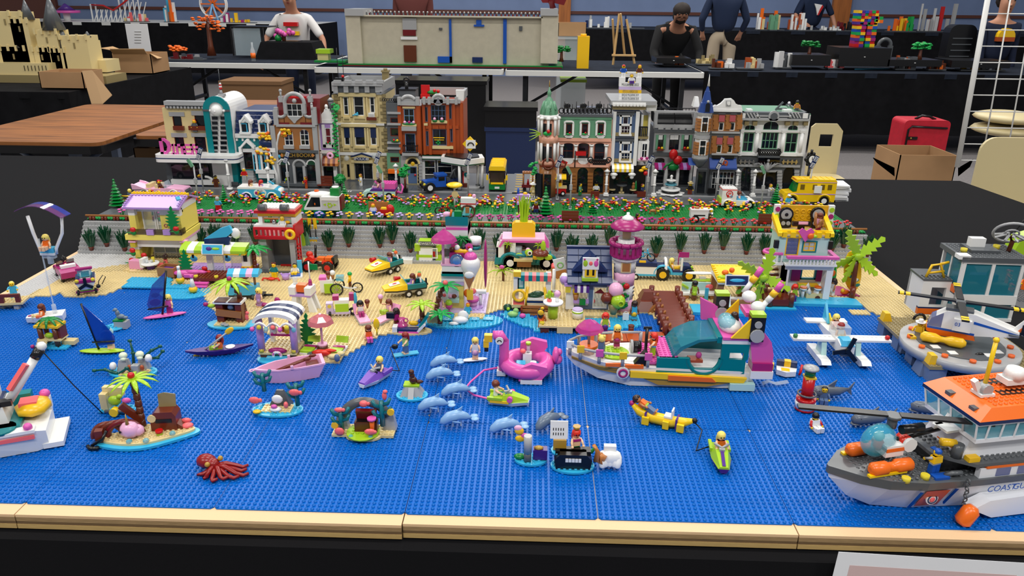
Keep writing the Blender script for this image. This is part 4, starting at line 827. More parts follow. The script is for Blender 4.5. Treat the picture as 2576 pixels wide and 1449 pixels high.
# wheels and cars (length along x, front at +x)
def wh(t,xs,w,r,hub='w',th=.9,mat='k',ry=None):
 for x in xs:
  for sg in(-1,1):
   q=t('wheel',mat);q.C(x,sg*w-th/2,r,r,th,14,A='y');q('hub',hub).C(x,sg*w-th/2-.06 if sg<0 else sg*w-th/2,r,r*.55,th+.06,A='y')
def arch(t,xs,w,r,mat,z0=0):
 for x in xs:
  for sg in(-1,1):t('wheel_arch',mat).Q(x,sg*w,r+z0,r*1.28,r*.2,10,5,'y',0,PI)
def side(m,pts,w,y=0):return m.Z(pts,y-w,y+w)
def palm(name,label,loc,h,leaf='lime',n=9,ln=5,trunk='rb',lean=0,droop=1,cat='toy palm',rz=0,wide=.62,fruit=None):
 t=T(name,label,cat,loc,rz);tx=lean
 q=t('trunk',trunk);k=max(3,int(h/1.4))
 for i in rg(k):f=i/k;q.L(tx*f*f,0,h*f,[(.55,0),(.72,.25),(.6,h/k)],8)
 for i in rg(n):
  a=2*PI*i/n+.2;l=t('leaf',leaf);ca,sa=cos(a),sin(a)
  l.U([(tx+ca*ln*s_,sa*ln*s_,h+.5*sin(s_*PI*.6)*1.6-droop*s_*s_*ln*.28)for s_ in(0,.25,.5,.75,1)],lambda f:wide*(.35+1.2*f*(1-f)*2)*(1 if f<.98 else .15),6,flat=.3)
 t('crown',leaf).O(tx,0,h+.3,.8,.8,.5)
 if fruit:t('fruit',fruit).O(tx,-.2,h+.9,.7)
 return t
# planting
fl_cols=['red','ye','lav']
protos=[]
for v in rg(6):
 def mk(first,v=v):
  t=T('flower_clump','clump of red, yellow and lilac flowers on green lawn','toy flowers',first,0,'flower clumps on lawn');rr=random.Random(v)
  st=t('stem','gr');k=0
  for(x,y,h)in((-.9,.9,2.2),(.1,1.2,2.6),(1,.9,2),(-.5,0,2),(.6,.1,1.7),(-1,-.8,1.3),(.9,-.8,1.2)):
   st.U([(x*.3,y*.4,0),(x,y,h)],.13,4);f=t('flower',fl_cols[(k+v+rr.randint(0,1))%3]);f.L(x,y,h-.1,[(.3,0),(.52,.25),(.5,.5),(.25,.6)],8);k+=1
  st.L(0,0,0,[(1.2,0),(.9,.5),(.3,.7)],8);return t
 protos.append(mk)
built={}
xs=[];i=0
for row,(y,x0)in en(((155.5,-121),(160.5,-119),(165,-121))):
 x=x0
 while x<124:
  if not(-97<x<-90 or 26<x<31 or-30<x<-24 and row==0):xs.append((x+ru(-.7,.7),y+ru(-1,1)))
  x+=5.8 if row!=2 else 4.6
for i,(x,y)in en(xs):
 v=rnd.randrange(6)
 if v not in built:built[v]=protos[v]((x,y,D+.1))
 else:built[v].dup((x,y,D+.1),ru(0,360))
rowc={}
def rowflower(x,col,name):
 if col not in rowc:
  t=T('flower_bunch','%s flower bunch in row beside handrail'%name,'toy flowers',(x,140.3,D+.1),0,'%s flower bunches by handrail'%name);s_=t('stem','gr')
  s_.B(-.9,.9,-.5,.5,0,.5)
  for(a,b,h)in((-.8,.3,2),(.1,.7,2.3),(.9,.1,1.8),(-.2,-.6,1.4)):
   s_.U([(a*.4,b*.4,.3),(a,b,h)],.14,4);f=t('flower',col);f.L(a,b,h,[(.2,0),(.62,.2),(.62,.4),(.3,.55)],6,sm=0)
  rowc[col]=t
 else:rowc[col].dup((x,140.3,D+.1),ru(-25,25))
MT['lilacf']=P('lilacf',(196,172,230))
x=-118;k=0
while x<126:
 u=1288+(x-14)*7.4
 if x<-66:c=('dp','pink')
 elif x<-6:c=('ty','orange-yellow')if k%2 else('lilacf','pale lilac')
 elif x<60:c=('mag','dark magenta')if k%4 else('dp','pink')
 else:c=('red','red')if k%3 else('fire','scarlet')
 if c[0]=='fire':c=('red','red')
 if not(-108<x<-101 and 0):rowflower(x,*c)
 x+=3.35;k+=1
def stepz(u,v):
 best=None
 for k in rg(8):
  z=.3+1.13*(k+1)
  p=G(u,v,z);e=abs(p[1]-(128+.875*k+.45))
  if best is None or e<best[0]:best=(e,(p[0],128+.875*k+.4,z))
 p0=G(u,v,.42)
 return best[1]if p0[1]>128 else(p0[0],127.4,.42)
pl=[(225,633),(266,622),(310,634),(510,622),(540,617),(597,622),(642,618),(766,612),(826,633),(877,622),(955,624),(987,613),(1032,637),(1090,622),(1206,629),(1257,634),(1302,612),(1345,616),(1400,634),(1438,642),(1488,646),(1533,622),(1652,650),(1709,634),(1773,641),(1820,630),(1878,641),(1921,641),(2088,630),(2118,620),(2174,640)]
ORD='first second third fourth fifth sixth seventh eighth ninth tenth eleventh twelfth thirteenth fourteenth fifteenth sixteenth'.split()
pt=None
def plab(i):return 'dark green grassy plant in brown pot, %s from %s along grey wall'%(ORD[i]if i<16 else ORD[30-i],'left' if i<16 else 'right')
for i,(u,v)in en(pl):
 loc=stepz(u,v)
 if pt is None:
  pt=T('potted_plant',plab(i),'toy plant',loc,0,'potted plants on wall steps');pt('pot','rb').L(0,0,0,[(.55,0),(.75,.9),(.85,1),(.8,1.3)],10)
  f=pt('foliage','dn');rr=random.Random(3)
  for j in rg(60):
   a=rr.uniform(0,2*PI);e=rr.uniform(.05,.8);h=rr.uniform(3.6,6.2)*(1-.35*e);b=1.2+rr.uniform(0,2)
   x0,y0=.35*cos(a),.35*sin(a);dx,dy=cos(a)*sin(e)*h*.62,sin(a)*sin(e)*h*.62
   f.U([(x0,y0,b*.7),(x0+dx*.6,y0+dy*.6,b*.7+h*.5),(x0+dx*1.05,y0+dy*1.05,b*.7+h*.95)],.36,4,.12)
 else:pt.dup(loc,ru(0,360),plab(i))
ft=None
for i,(u,v,h,lb)in en(((297,520,1.15,'dark green fir at left end of lawn'),(566,512,.8,'small dark green fir beside cyclist in blue'),(868,505,.8,'small dark green fir behind recycling truck'),(1372,540,1.15,'dark green fir beside wheelchair figure'),(1490,535,.75,'small dark green fir left of pink beacon roof'),(1950,512,.85,'small dark green fir in front of yellow school bus'))):
 loc=G(u,v,D+.1)
 if ft is None:
  ft=T('toy_fir',lb,'toy tree',loc,sc=h);q=ft('foliage','dn');q.mats[0]='gr'
  for k in rg(8):r=2.6-.3*k;q.L(0,0,.5+k*.95,[(r*.45,0),(r,.25),(r*.5,.75),(r*.35,1)],8,sm=0)
  q.O(0,0,8.3,.35);ft('trunk','rb').C(0,0,0,.5,.7)
 else:ft.dup(loc,20*i,lb,sc=h)
# street furniture
def lamp_a(u,v,lab,h=15,rz=0,panel=1):
 t=T('street_lamp',lab,'street lamp',G(u,v,D+.1),rz);t('pole','lg').C(0,0,0,.28,h).Q(0,0,.9,.4,.2,10,5,'y').C(0,0,0,.6,.5)
 t('control_box','lg').B(-.5,.5,-.45,.45,h*.55,h*.55+1.8)
 if panel:
  q=t('solar_panel','db');q.tr((.3,0,h+1.4),0,22).B(-.75,.75,-.25,.25,-2.4,2.4).nt();w=q('panel_cell','w')
  for k in(-1,1):
   w.tr((.3,0,h+1.4),0,22).B(-.6,.6,-.32,-.25,k*1.2-.85,k*1.2+.85).m('db')
   for j in rg(3):w.B(-.45,.45,-.36,-.32,k*1.2-.65+j*.5,k*1.2-.4+j*.5)
   w.m('w').nt()
 else:t('lamp_head','sg').tr((-.5,-.2,h+.3),0,-28).B(-.5,.5,-.4,.4,-.5,2.4).nt()
 return t
lamp_a(513,486,'tall grey street lamp with dark solar panel before diner canopy',13.5);lamp_a(500,512,'grey street lamp with pale head behind purple roofed house',13.5,0,0)
lamp_a(728,492,'grey street lamp with striped panel in front of bookshop',13);lamp_a(953,493,'grey street lamp with striped panel at pink pickup',13);lamp_a(966,517,'grey street lamp with pale head at pink pickup',12,0,0);lamp_a(1178,497,'grey street lamp with striped panel before petrol canopy',13)
lamp_a(1402,503,'grey street lamp with striped panel before hotel',13);lamp_a(1434,527,'grey street lamp with pale head before hotel arches',13,0,0);lamp_a(1626,505,'grey street lamp with striped panel left of fountain',13);lamp_a(1799,508,'grey street lamp with striped panel left of ice cream car',13);lamp_a(1912,533,'grey street lamp with pale head left of yellow bus',14,0,0);lamp_a(2030,512,'grey street lamp with striped panel before yellow bus',14)
def lamp_w(u,v,lab,z=D+.3):
 t=T('lamp_post',lab,'lamp post',G(u,v,z));q=t('post','w');q.b(0,0,0,2,2,.5).C(0,0,.5,.9,.6).C(0,0,1,.45,7.2).C(0,0,4,.65,.4).C(0,0,8,.65,.4)
 t('lantern','w').L(0,0,8.4,[(.5,0),(.8,.8),(1.3,.9),(.5,1.5),(.2,1.9)],12)
for u,v,l in((679,487,'white column lamp post behind turquoise van'),(998,478,'white column lamp post beside blue door'),(1524,492,'white column lamp post between hotel and striped awning'),(1644,493,'white column lamp post right of striped awning'),(1850,492,'white column lamp post left of bank entrance'),(1893,493,'white column lamp post at bank entrance')):lamp_w(u,v,l)
t=T('clock_post','black street clock with white dial near yellow bus','clock',G(2026,490,D+.2));q=t('post','k');q.C(0,0,0,.5,12).C(0,0,0,1,.8);q.tr((0,0,13.8),0,0,20)
for k in rg(6):a=k*PI/3;q.O(2.1*cos(a),0,2.1*sin(a),.8,.6,.8)
q.C(0,-.7,0,2,1.4,14,A='y').C(0,0,2,.5,1.6,6).nt();t('dial','w').tr((0,0,13.8),0,0,20).C(0,-.85,0,1.4,.2,14,A='y').m('k').B(-.1,.1,-.95,-.85,0,.9).B(0,.7,-.95,-.85,-.1,.1).nt()
def bench(u,v,lab,z=D,rz=180,mat='rb',L=5.6):
 t=T('toy_bench',lab,'bench',G(u,v,z),rz);
 for k in rg(3):t('back_slat',mat).B(-L/2,L/2,.9,1.2,1.8+k*1.05,2.75+k*1.05)
 for k in rg(2):t('seat_slat',mat).B(-L/2,L/2,-.9+.95*k,-.02+.95*k,1.3,1.7)
 for x in(-L/2+.6,L/2-.6):t('leg','k').B(x-.2,x+.2,-.8,1.1,0,1.3)
bench(1433,564,'reddish brown bench seen from behind at handrail',rz=180);bench(1924,572,'reddish brown bench left of yellow roof stage',rz=180);bench(818,475,'reddish brown bench before doughnut shop',rz=0)
t=T('round_tree','toy tree with rounded studded green crown by police steps','toy tree',G(857,478,D+.2));q=t('crown','dn');q.mats[0]='gr';q.O(0,0,4.2,2,2,1.8,12)
for k in rg(40):a=ru(0,6.28);e=ru(-.6,1.3);q.O(2*cos(a)*cos(e),2*sin(a)*cos(e),4.2+1.8*sin(e),.42,n=6)
t('trunk','k').C(0,0,0,.4,2.6);t('pot','k').C(0,0,0,1,1.2)
t=T('toy_street_tree','slim tree with bright leaves left of blue door','toy tree',G(1020,482,D+.2));t('trunk','rb').C(0,0,1,.4,5.5);t('planter','k').b(0,0,0,1.9,1.9,1.4);q=t('crown','bg')
for k in rg(26):q.tr((ru(-1.7,1.7),ru(-1.2,1.2),6+ru(-.2,4)),ru(-50,50),ru(-50,50)).C(0,0,0,1,.25,5).O(0,0,.2,.4,n=6)
q.nt()
t=T('toy_birch','tall curved white birch with yellow leaves before bookshop','toy tree',G(700,470,D+.2),rz=0);q=t('trunk','w');q.U([(0,0,0),(-.2,0,5),(-1.3,0,10),(-2.2,0,14)],.6,8,.4).U([(.8,0,0),(.6,.2,9),(.9,.3,16),(2,.3,20),(3.3,.3,22)],.6,8,.4).U([(.3,0,9),(2.5,-.3,11),(4,-.3,10.6)],.35)
for k,(x,z,dx)in en(((-3,20,3.4),(-4.6,14.2,4),(-1.6,22.2,-1),(-6.2,18.3,3))[:2]+((5.3,21,2.4),(-2.2,10.6,3))):
 f=t('leaf_spray','ty')
 for j in rg(16):f.m('ty' if j%4 else 'og').O(x+ru(-dx,dx)*.7,ru(-.8,.2),z+ru(-1.4,1.4),.75,.4,.55)
q=t('bird','mz');q.O(1.9,-.3,12,.6,.5,.8)
t=T('toy_fountain','grey and white round fountain before florist','fountain',G(1686,486,D+.2));t('basin','k').C(0,0,0,3.4,1.4,16);t('rim','w').C(0,0,1.4,3.7,.5,18);q=t('bowl','w');q.C(0,0,1.9,1.1,1.4).C(0,0,4.1,.8,1).C(0,0,4.9,1.9,.3,14).C(0,0,5.2,.4,1).O(0,0,6.6,.6);t('water_bowl','tb').C(0,0,3.3,2.3,.5,14);q=t('base','w');q.C(0,0,-.05,4.6,.4)
for k in rg(8):a=k*PI/4;q.C(4.4*cos(a),4.4*sin(a),-.05,1.1,.42)
# vehicles in street
t=T('toy_convertible','pink convertible with tail fins at diner','toy car',G(412,492,D),0);L=9.2
b=t('body','bp');side(b,[(-L,1.1),(-L,3.2),(-L-.4,4.6),(-7.5,4),(-5.5,3.4),(2.5,3.3),(3,3.6),(8.8,3.2),(9.4,2.4),(9.2,1.1)],3.2)
for sg in(-1,1):t('tail_fin','bp').Z([(-9.6,3),(-9.8,5),(-8,4.6),(-4.5,3.2)],sg*3.2-.4,sg*3.2+.4)
t('seat','tan').B(-4.8,-3.4,-2.6,2.6,3.2,4.8).B(-1.6,-.4,-2.6,2.6,3.2,4.6);t('windscreen','glass').tr((2.2,0,3.4),0,-25).B(-.1,.1,-2.8,2.8,0,2.2).nt();t('bumper','sv').B(9.2,9.8,-3.2,3.2,1,1.8).B(-9.9,-9.2,-3.2,3.2,1,1.7);t('grille','sv').B(9,9.45,-2.4,2.4,1.9,2.8)
wh(t,(-5.4,5.4),3.15,1.25,'w');arch(t,(-5.4,5.4),3.2,1.3,'w')
c=G(412,492,D);fig('red capped figure driving pink convertible',(c[0]-.4,c[1]-1.3,D+3),90,'br','br','red','cap',po='sit');
c=G(660,500,D);t=T('toy_surf_van','turquoise and white open van with painted side','toy car',c,2);b=t('body','mz')
side(b,[(-7.6,1.2),(-7.6,4.3),(5.6,4.3),(7.4,3.6),(7.8,2.6),(7.6,1.2)],3);b.m('w');side(b,[(-7.7,4.3),(-7.7,5),(2.6,5),(5.6,4.5),(5.6,4.2)],3.05);b.O(7.1,0,3.2,1.1,3,1.1)
w=t('windscreen','glass');w.tr((3.6,0,4.4),0,20).B(-.12,.12,-2.8,2.8,0,2.8).nt();q=t('side_panel','w');q.C(-.6,-3.06,2.9,1.3,.1,14,A='y').C(1.4,-3.06,2.9,1.3,.1,14,A='y').B(-.6,1.4,-3.06,-2.96,1.7,4.1);q.m('mag').O(-.9,-3.1,2.9,.6,.06,.6).m('ty').O(-.2,-3.1,3.1,.45,.06,.45).m('dt').O(.4,-3.1,2.7,.5,.06,.4).m('og').O(-.5,-3.12,2.5,.3,.06,.3).m('mz').O(1.5,-3.1,2.9,.7,.06,.5)
wh(t,(-4.6,4.6),2.7,1.35);arch(t,(-4.6,4.6),3,1.35,'w');t('roof_board','mz').tr((4.4,-1.5,6.4),0,35).B(-1,1,-.6,.6,-.2,.2).nt()
fig('red haired doll at wheel of turquoise van',(c[0]+.6,c[1]-1,D+3.6),90,'lav','lav','red','long','skin','sit',1);fig('brown haired doll seated in rear of turquoise van',(c[0]-3.2,c[1]-1,D+3.6),90,'tan','tan','hair','long','skin','sit',1);fig('brown haired figure behind turquoise van',(c[0]-3.5,c[1]+5,D+.3),0,'nougat','br','hair','long')
c=G(958,498,D);t=T('toy_pickup','aqua pickup with pink load box and pink trunk at police station','toy car',c,180);b=t('body','aqua');side(b,[(-6,1.1),(-6,3.2),(4,3.2),(6,2.6),(6.4,1.1)],2.6);b.m('pu');side(b,[(-6,3.2),(-6,4),(2.5,4),(3.6,3.2)],2.65)
t('load_box','dp').B(-6,-.6,-2.6,2.6,4,6).S(-6,-2.5,5,5,6);t('windscreen','glass').tr((2.6,0,4),0,-25).B(-.1,.1,-2.4,2.4,0,2).nt();wh(t,(-3.6,3.4),2.4,1.35);t('trunk_hose','dp').U([(-6.2,0,2.4),(-8,0,2),(-8.4,0,4.4),(-7.8,0,5.4)],.6,8,.35);t('tail','dred').B(-6.2,-5.9,-2.5,2.5,1.4,3);t('surf_scoop','dp').tr((1.6,-1.5,5.4),0,-40).B(-.9,.9,-.5,.5,-.25,.25).nt()
fig('doll with dark bun at wheel of aqua pickup',(c[0]-.5,c[1],D+3.4),-90,'bp','bp','dh','bun','skin','sit',1)
c=G(1105,478,D+.2);t=T('toy_tow_truck','dark blue vintage tow truck on petrol forecourt','toy truck',c,205);b=t('body','blue');side(b,[(-2.2,1.6),(-2.2,5.8),(1.2,5.8),(1.8,4.4),(6.4,4.2),(6.4,1.8)],2);b.B(-2.6,1.5,-2.3,2.3,5.8,6.5);b.m('k').B(-8,6.2,-1.6,1.6,1.1,1.8);b.m('db').B(-8.4,-2.4,-2.6,2.6,2.4,3.6)
t('cab_window','dl').B(-1.6,.8,-2.06,2.06,4,5.5).Z([(1.45,4.2),(1.5,5.5),(1.6,5.5),(1.7,4.2)],-1.7,1.7);q=t('grille','sv');q.B(6.4,6.6,-1.3,1.3,1.9,4)
for k in rg(5):q.B(6.6,6.75,-1.1+.5*k,-.9+.5*k,2,3.9)
t('bumper','sv').B(7.2,7.7,-3.2,3.2,1.1,1.8);t('headlamp','tyel').O(6.5,-2.1,3.1,.6).O(6.5,2.1,3.1,.6);wh(t,(-5.8,4.6),2.8,1.9,'w',1.1);arch(t,(4.6,),2.8,1.6,'k');q=t('crane','dg');q.U([(-4,0,3.6),(-6,0,7.2),(-7.8,0,8.6)],.4).U([(-7,-1,3.4),(-6.2,0,7)],.3).U([(-7.6,0,8.4),(-8,0,6)],.15).C(-3.6,-.8,4,.8,1.6,A='y')
c=G(1250,484,D+.3);t=T('toy_city_bus','yellow and green bus driving towards us between building rows','toy bus',(c[0],c[1]+1,c[2]),-90);W=3.1
b=t('body','gr');b.B(-15,0,-W,W,.8,3).B(-15,-12,-W,W,3,8);b.m('ye');b.B(-14,-.6,-W,-W+.3,3,4.8).B(-14,-.6,W-.3,W,3,4.8).B(-1,.2,-2.4,2.4,2.9,3.6)
t('windscreen','tw').Z([(-.5,3.2),(-1.2,8.5),(-.9,8.5),(-.1,3.2)],-2.7,2.7);t('window_band','dl').B(-13,-1.2,-W+.02,W-.02,4.8,8);r=t('roof','ye');r.Z([(-W,8.2),(-W,9.2),(-2.4,9.9),(2.4,9.9),(W,9.2),(W,8.2)],-16,.2,'x');
for k in rg(8):r.B(-15.2+2*k,-15+2*k,-2.6,2.6,9.9,10.1)
for sg in(-1,1):t('mirror','k').U([(-.6,sg*2.9,8),(.3,sg*3.6,7.6),(.3,sg*3.6,6.4)],.22);t('mirror_glass','ye').B(0,.5,sg*3.7-.35,sg*3.7+.35,4.6,6.6)
wh(t,(-12,-3),2.8,1.4,'lg');t('number_plate','w').B(0,.12,-.9,.9,1.2,2);t('dash','dred').B(-1.8,-1.4,-.3,.5,3.4,5);t('grille','ty').B(.2,.35,-1.6,1.6,3,3.2)
c=G(1851,520,D);t=T('toy_ice_cream_car','white ice cream car with printed load box','toy car',c,0);b=t('body','w');side(b,[(-6,1),(-6,3),(2.6,3),(6,2.6),(6.4,1)],2.7);t('seat_tub','mz').B(-.4,3.2,-2.2,2.2,3,3.5);t('load_box','w').B(-6,-.8,-2.6,2.6,3,7.2).S(-6,-2.5,5,5,7.2);t('box_trim','coral').B(-6.05,-.75,-2.65,2.65,6.6,6.9);q=t('print','red');q.Q(-3.4,-2.64,5.3,1.1,.16,12,4,'y').O(-3.9,-2.64,4.5,.4,.06,.6).m('mz').O(-2.7,-2.64,4.4,.5,.06,.5).m('coral').O(-3.4,-2.64,5.5,.6,.06,.4)
t('windscreen','glass').tr((3.6,0,3),0,-35).B(-.12,.12,-2.4,2.4,0,2.6).nt();wh(t,(-3.6,4),2.5,1.45);arch(t,(-3.6,4),2.7,1.4,'w');t('rear_panel','lime').B(-6.6,-6,-2.4,2.4,1,3.6)
fig('brown haired doll driving white ice cream car',(c[0]+.6,c[1]-.6,D+2.3),80,'llav','llav','hair','short','skin','sit',1)
c=G(2025,512,D);t=T('toy_school_bus','yellow school bus with white hubs at right end of street','toy bus',c,180);b=t('body','ye');side(b,[(-9.4,1.4),(-9.4,9),(-8.8,9.6),(5,9.6),(5.4,8.6),(4.4,8.4),(4.6,5),(8.6,4.6),(9.2,3.6),(9.2,1.4)],2.9)
for k in rg(7):b.B(-9+2*k,-8.8+2*k,-2.5,2.5,9.6,9.75)
t('windscreen','tgreen').Z([(4.5,5.1),(4.45,8.3),(4.7,8.3),(6,5.1)],-2.5,2.5);q=t('window','tw').B(-.75,.75,2.88,2.98,0,1.9);q.at(*[(x,0,5.9)for x in(-7,-4.4,-1.6,2.8)]);t('stripe','lav').B(-9.3,7.6,2.9,2.98,4.1,4.45).B(-9.3,4.6,2.9,2.98,8.5,8.7);t('bumper','lav').B(9,9.8,-2.9,2.9,1.2,2.4);t('rear_bar','k').B(-9.8,-9.3,-2.9,2.9,1.2,2)
t('roof_light','og').B(4.6,5.2,-2.3,2.3,9,9.4);t('meter_box','w').B(-4,-1.4,3,3.6,4.8,7.4);wh(t,(-5.6,6),2.6,1.8,'w',1);arch(t,(-5.6,6),2.9,1.8,'ye')
c=G(812,545,D+.1);t=T('toy_recycling_truck','white and green recycling truck among flowers','toy truck',(c[0],c[1]+2,c[2]),180);b=t('body','w');side(b,[(-6.2,2.4),(-6.2,7),(-.6,7.4),(3.6,7.4),(6,3),(6,2.4)],2.5);b.m('gr').B(-6.2,6.4,-2.5,2.5,1.2,2.4);b.m('w').O(.8,0,7.4,4.6,2.4,.9,12)
t('cab_window','dl').Z([(.4,3.6),(.4,6.8),(3.2,6.8),(5.2,3.4)],2.45,2.56);q=t('side_container','pgrey');q.B(-5.8,-.4,2.5,3.4,2.6,7).m('w').B(-5.9,-.3,2.4,3.6,6,7.2);e=t('recycle_mark','lime')
for k in rg(3):e.tr((-3.1,3.5,4.4),0,k*120).B(-.5,.3,-.05,.05,.4,.75).Z([(.3,.15),(.3,1),(.8,.57)],-.05,.05).nt()
e.Z([(-5.4,4.6),(-4.4,4.1),(-4.4,5)],3.4,3.5).Z([(-.8,4.6),(-1.8,4.1),(-1.8,5)],3.4,3.5);t('hopper','gr').B(-6,-3,-1.6,1.6,7.2,9.6).m('w').C(-4.5,0,9.6,1.2,.5);t('beacon','to').C(2,0,8,.8,.7);t('driver_vest','og').O(2.2,2.3,4.5,.9,.3,1);wh(t,(-3.6,3.8),2.4,1.2,'dg');t('rear_frame','dred').B(-6.8,-6.2,-2.3,2.3,2.4,7)
t=T('toy_sack','blue round sack beside recycling truck','sack',(c[0]-.6,c[1]-1.8,D+.1));t('sack','blue').O(0,0,1.1,2,1,1.4)
c=G(1758,558,D+.1);t=T('vendor_cart','small white vendor cart with two wheels on grey path','cart',c,0);t('box','w').B(-3.2,2.6,-1.4,1.4,1.6,4.2).B(-3.2,2.6,-1.5,1.5,4.2,4.6);t('opening','k').B(-2.2,1.6,-1.46,-1.4,2.4,2.8);t('food','mn').O(-1,0,4.9,.9,.7,.5).m('red').O(-2.4,0,5,.5).m('ty').O(.6,0,4.9,.5);wh(t,(-1.6,),1.5,1.3,'w',.5);t('handle','k').B(2.6,4.4,-.9,.9,2.5,2.8)
fig('white capped vendor behind small white cart',(c[0]+3.9,c[1]+.8,D+.1),-60,'w','nougat','w','cap',am=(60,60))
c=G(1328,478,D+.3);t=T('wooden_street_cart','red and wooden cart at left of hotel','cart',c);t('roof','mn').B(-2.2,2.2,-1.4,1.4,6.6,7.2).S(-2,-1,4,2,7.2);q=t('post','mn').C(0,0,2,.3,4.6,6);q.at((-1.8,-1,0),(1.8,-1,0),(-1.8,1,0),(1.8,1,0));t('tray','dred').B(-2.4,2.4,-1.5,1.5,1.2,2.4);t('bottle','red').C(0,-.4,2.4,.5,2,8,.2);wh(t,(-1.3,1.3),1.3,.7,'k',.4)
c=G(1405,490,D+.3);t=T('food_stall','red and cream food stall with yellow roof before hotel','stall',c);t('counter','red').B(-2.8,2.8,-1.4,1.4,.8,2.8).m('tan').B(-3,3,-1.6,1.6,2.8,3.4);t('post','tan').B(-.9,-.5,0,.4,3.4,6.4).B(.9,1.3,0,.4,3.4,6.4)
for k in rg(3):t('roof_strip','w' if k==1 else 'ye').Z([(-1.8,6.2),(-1.8,6.6),(0,7.8),(1.4,7.8),(1.4,6.2)],-2.7+1.8*k,-.9+1.8*k,'x')
t('goods','ty').B(-.6,1,-.6,.6,3.4,4.6);wh(t,(1.6,),1.5,.9,'w',.4)
c=G(1563,486,D+.3)
t=T('cafe_table','round dark cafe table before striped awning','table',c);t('top','dg').C(0,0,3,2,.4,14);t('foot','tan').B(-1,1,-.4,.4,0,.6).C(0,0,.4,.5,2.7)
for k,(dx,lb)in en(((-3.6,'toy cafe seat left of dark cafe table'),(4.4,'toy cafe seat right of dark cafe table'))):
 t=T('cafe_stool',lb,'stool',(c[0]+dx,c[1],c[2]));t('cushion','tan').C(0,0,1.2,1.3,.4);t('foot','k').L(0,0,0,[(1.3,0),(.5,.4),(.4,1.2)],10)
t=T('toy_squirrel','nougat animal sitting on right cafe seat','toy animal',(c[0]+4.4,c[1],c[2]+1.6));t('body','mn').O(0,0,1,.7,.6,1).O(0,-.2,2.2,.6,.6,.6).O(.1,.7,1.2,.4,.4,1.1)
c=G(1598,486,D+.3);t=T('toy_cypress','narrow green cypress beside cafe','toy tree',c);t('crown','gr').C(0,0,.9,.8,4.6,8,.1);t('pot','dred').B(-.8,.8,-.8,.8,0,1)
for k,u in en((1427,1466,1506)):
 c=G(u,483,D+.3);t=T('planter_box','green planter with pink bloom under hotel arch, %s from left'%('first','second','third')[k],'planter',c);t('box','gr').B(-2.4,2.4,-.7,.7,0,1.9);t('bloom','coral').C(.4 if k else-.8,-.8,2,.7,.4,A='y');
for k,(u,v)in en(((1496,492),(1612,493))):
 c=G(u,v,D+.3);t=T('suitcase_toy','brown suitcase held by figure %s'%('in black hat','before cypress')[k],'suitcase',(c[0],c[1]-1.2,c[2]));t('case','rb').B(-1.6,1.6,-.35,.35,0,2);t('handle','k').Q(0,0,2.1,.45,.14,8,4,'y',0,PI)
# people of street
def F(label,u,v,z=D+.3,rz=0,dy=0,**k):c=G(u,v,z);return fig(label,(c[0],c[1]+dy,z),rz,**k)
F('toy figure with sword in brown armour beside diner column',545,470,rz=10,top='br',le='br',hr='k',st='cap');F('toy figure in navy carrying orange bags under diner canopy',505,468,top='db',le='db',hr='ty',st='cap',sn='ts')
c=G(620,452,D+4);fig('grey haired figure in red on townhouse steps',(c[0],c[1]-1.5,D+4.3),0,'red','lg','lg','short')
F('blue capped figure in green vest outside bookshop',725,468,rz=15,top='blue',le='blue',hr='mz',st='cap',ve='lime');F('toy figure in red with bouquet walking before bookshop',771,473,rz=-70,top='red',le='do',hr='hair',st='long',am=(60,60));F('brown haired figure in navy before doughnut shop',836,462,rz=-20,top='db',le='db',hr='hair',st='short')
F('toy figure in white tuxedo walking at police entrance',908,466,rz=-60,top='w',le='w',hr='mn',st='long')
F('cyclist in blue shirt and grey helmet on lawn path',550,528,D+1.6,top='mz',le='red',hr='lg',st='helmet',po='stand',rz=180);c=G(551,533,D+.1)
def bike(label,loc,rz,mat,L=3,sc=1):
 t=T('toy_bicycle',label,'bicycle',loc,rz,sc=sc)
 for x in(-L/2,L/2):q=t('wheel','k');q.Q(x,0,1.1,.95,.18,14,5,'y');q('spokes','sv').B(x-.06,x+.06,-.05,.05,.2,2).B(x-.9,x+.9,-.05,.05,1.04,1.16)
 t('frame',mat).U([(-L/2,0,1.1),(-.5,0,2.2),(.8,0,2.1),(0,0,1),(-.5,0,2.2)],.2).U([(0,0,1),(-L/2,0,1.1)],.18).U([(L/2,0,1.1),(.8,0,2.3),(.7,0,3)],.2).U([(.7,-.7,3),(.7,.7,3)],.15);t('saddle','k').B(-1,-.2,-.3,.3,2.3,2.6)
 return t
bike('light blue bicycle under blue shirted cyclist',c,85,'mz')
c=G(332,515,D);fig('blond figure in grey behind yellow chair railing',(*c[:2],D+1.2),170,'sb','mz','bl','short');t=T('wheelchair','yellow framed wheelchair at left end of street','wheelchair',(c[0],c[1]-1,D));t('frame','ty').U([(-2,-.8,.8),(-2,-.8,3.6),(2,-.8,3.6),(2,-.8,.8)],.3).U([(-2,-.8,2),(2,-.8,2)],.3);wh(t,(0,),2,1.2,'mz',.4)
c=G(1348,540,D+.1);t=T('wheelchair','black wheelchair on lawn beside fir','wheelchair',c);t('seat','k').B(-1.4,1.4,-1.2,.8,1,1.5).B(-1.4,1.4,.6,.9,1.4,3.6);q=t('side_wheel','dg');q.Q(-1.7,0,1.4,1.3,.2,14,5,'x').Q(1.7,0,1.4,1.3,.2,14,5,'x');t('footrest','lg').B(-1.2,1.2,-2.4,-1.4,.2,.6)
fig('grey capped figure in red waistcoat in black wheelchair',(*c[:2],D+1.5),0,'w','db','dg','cap',po='sit',ve='dred')
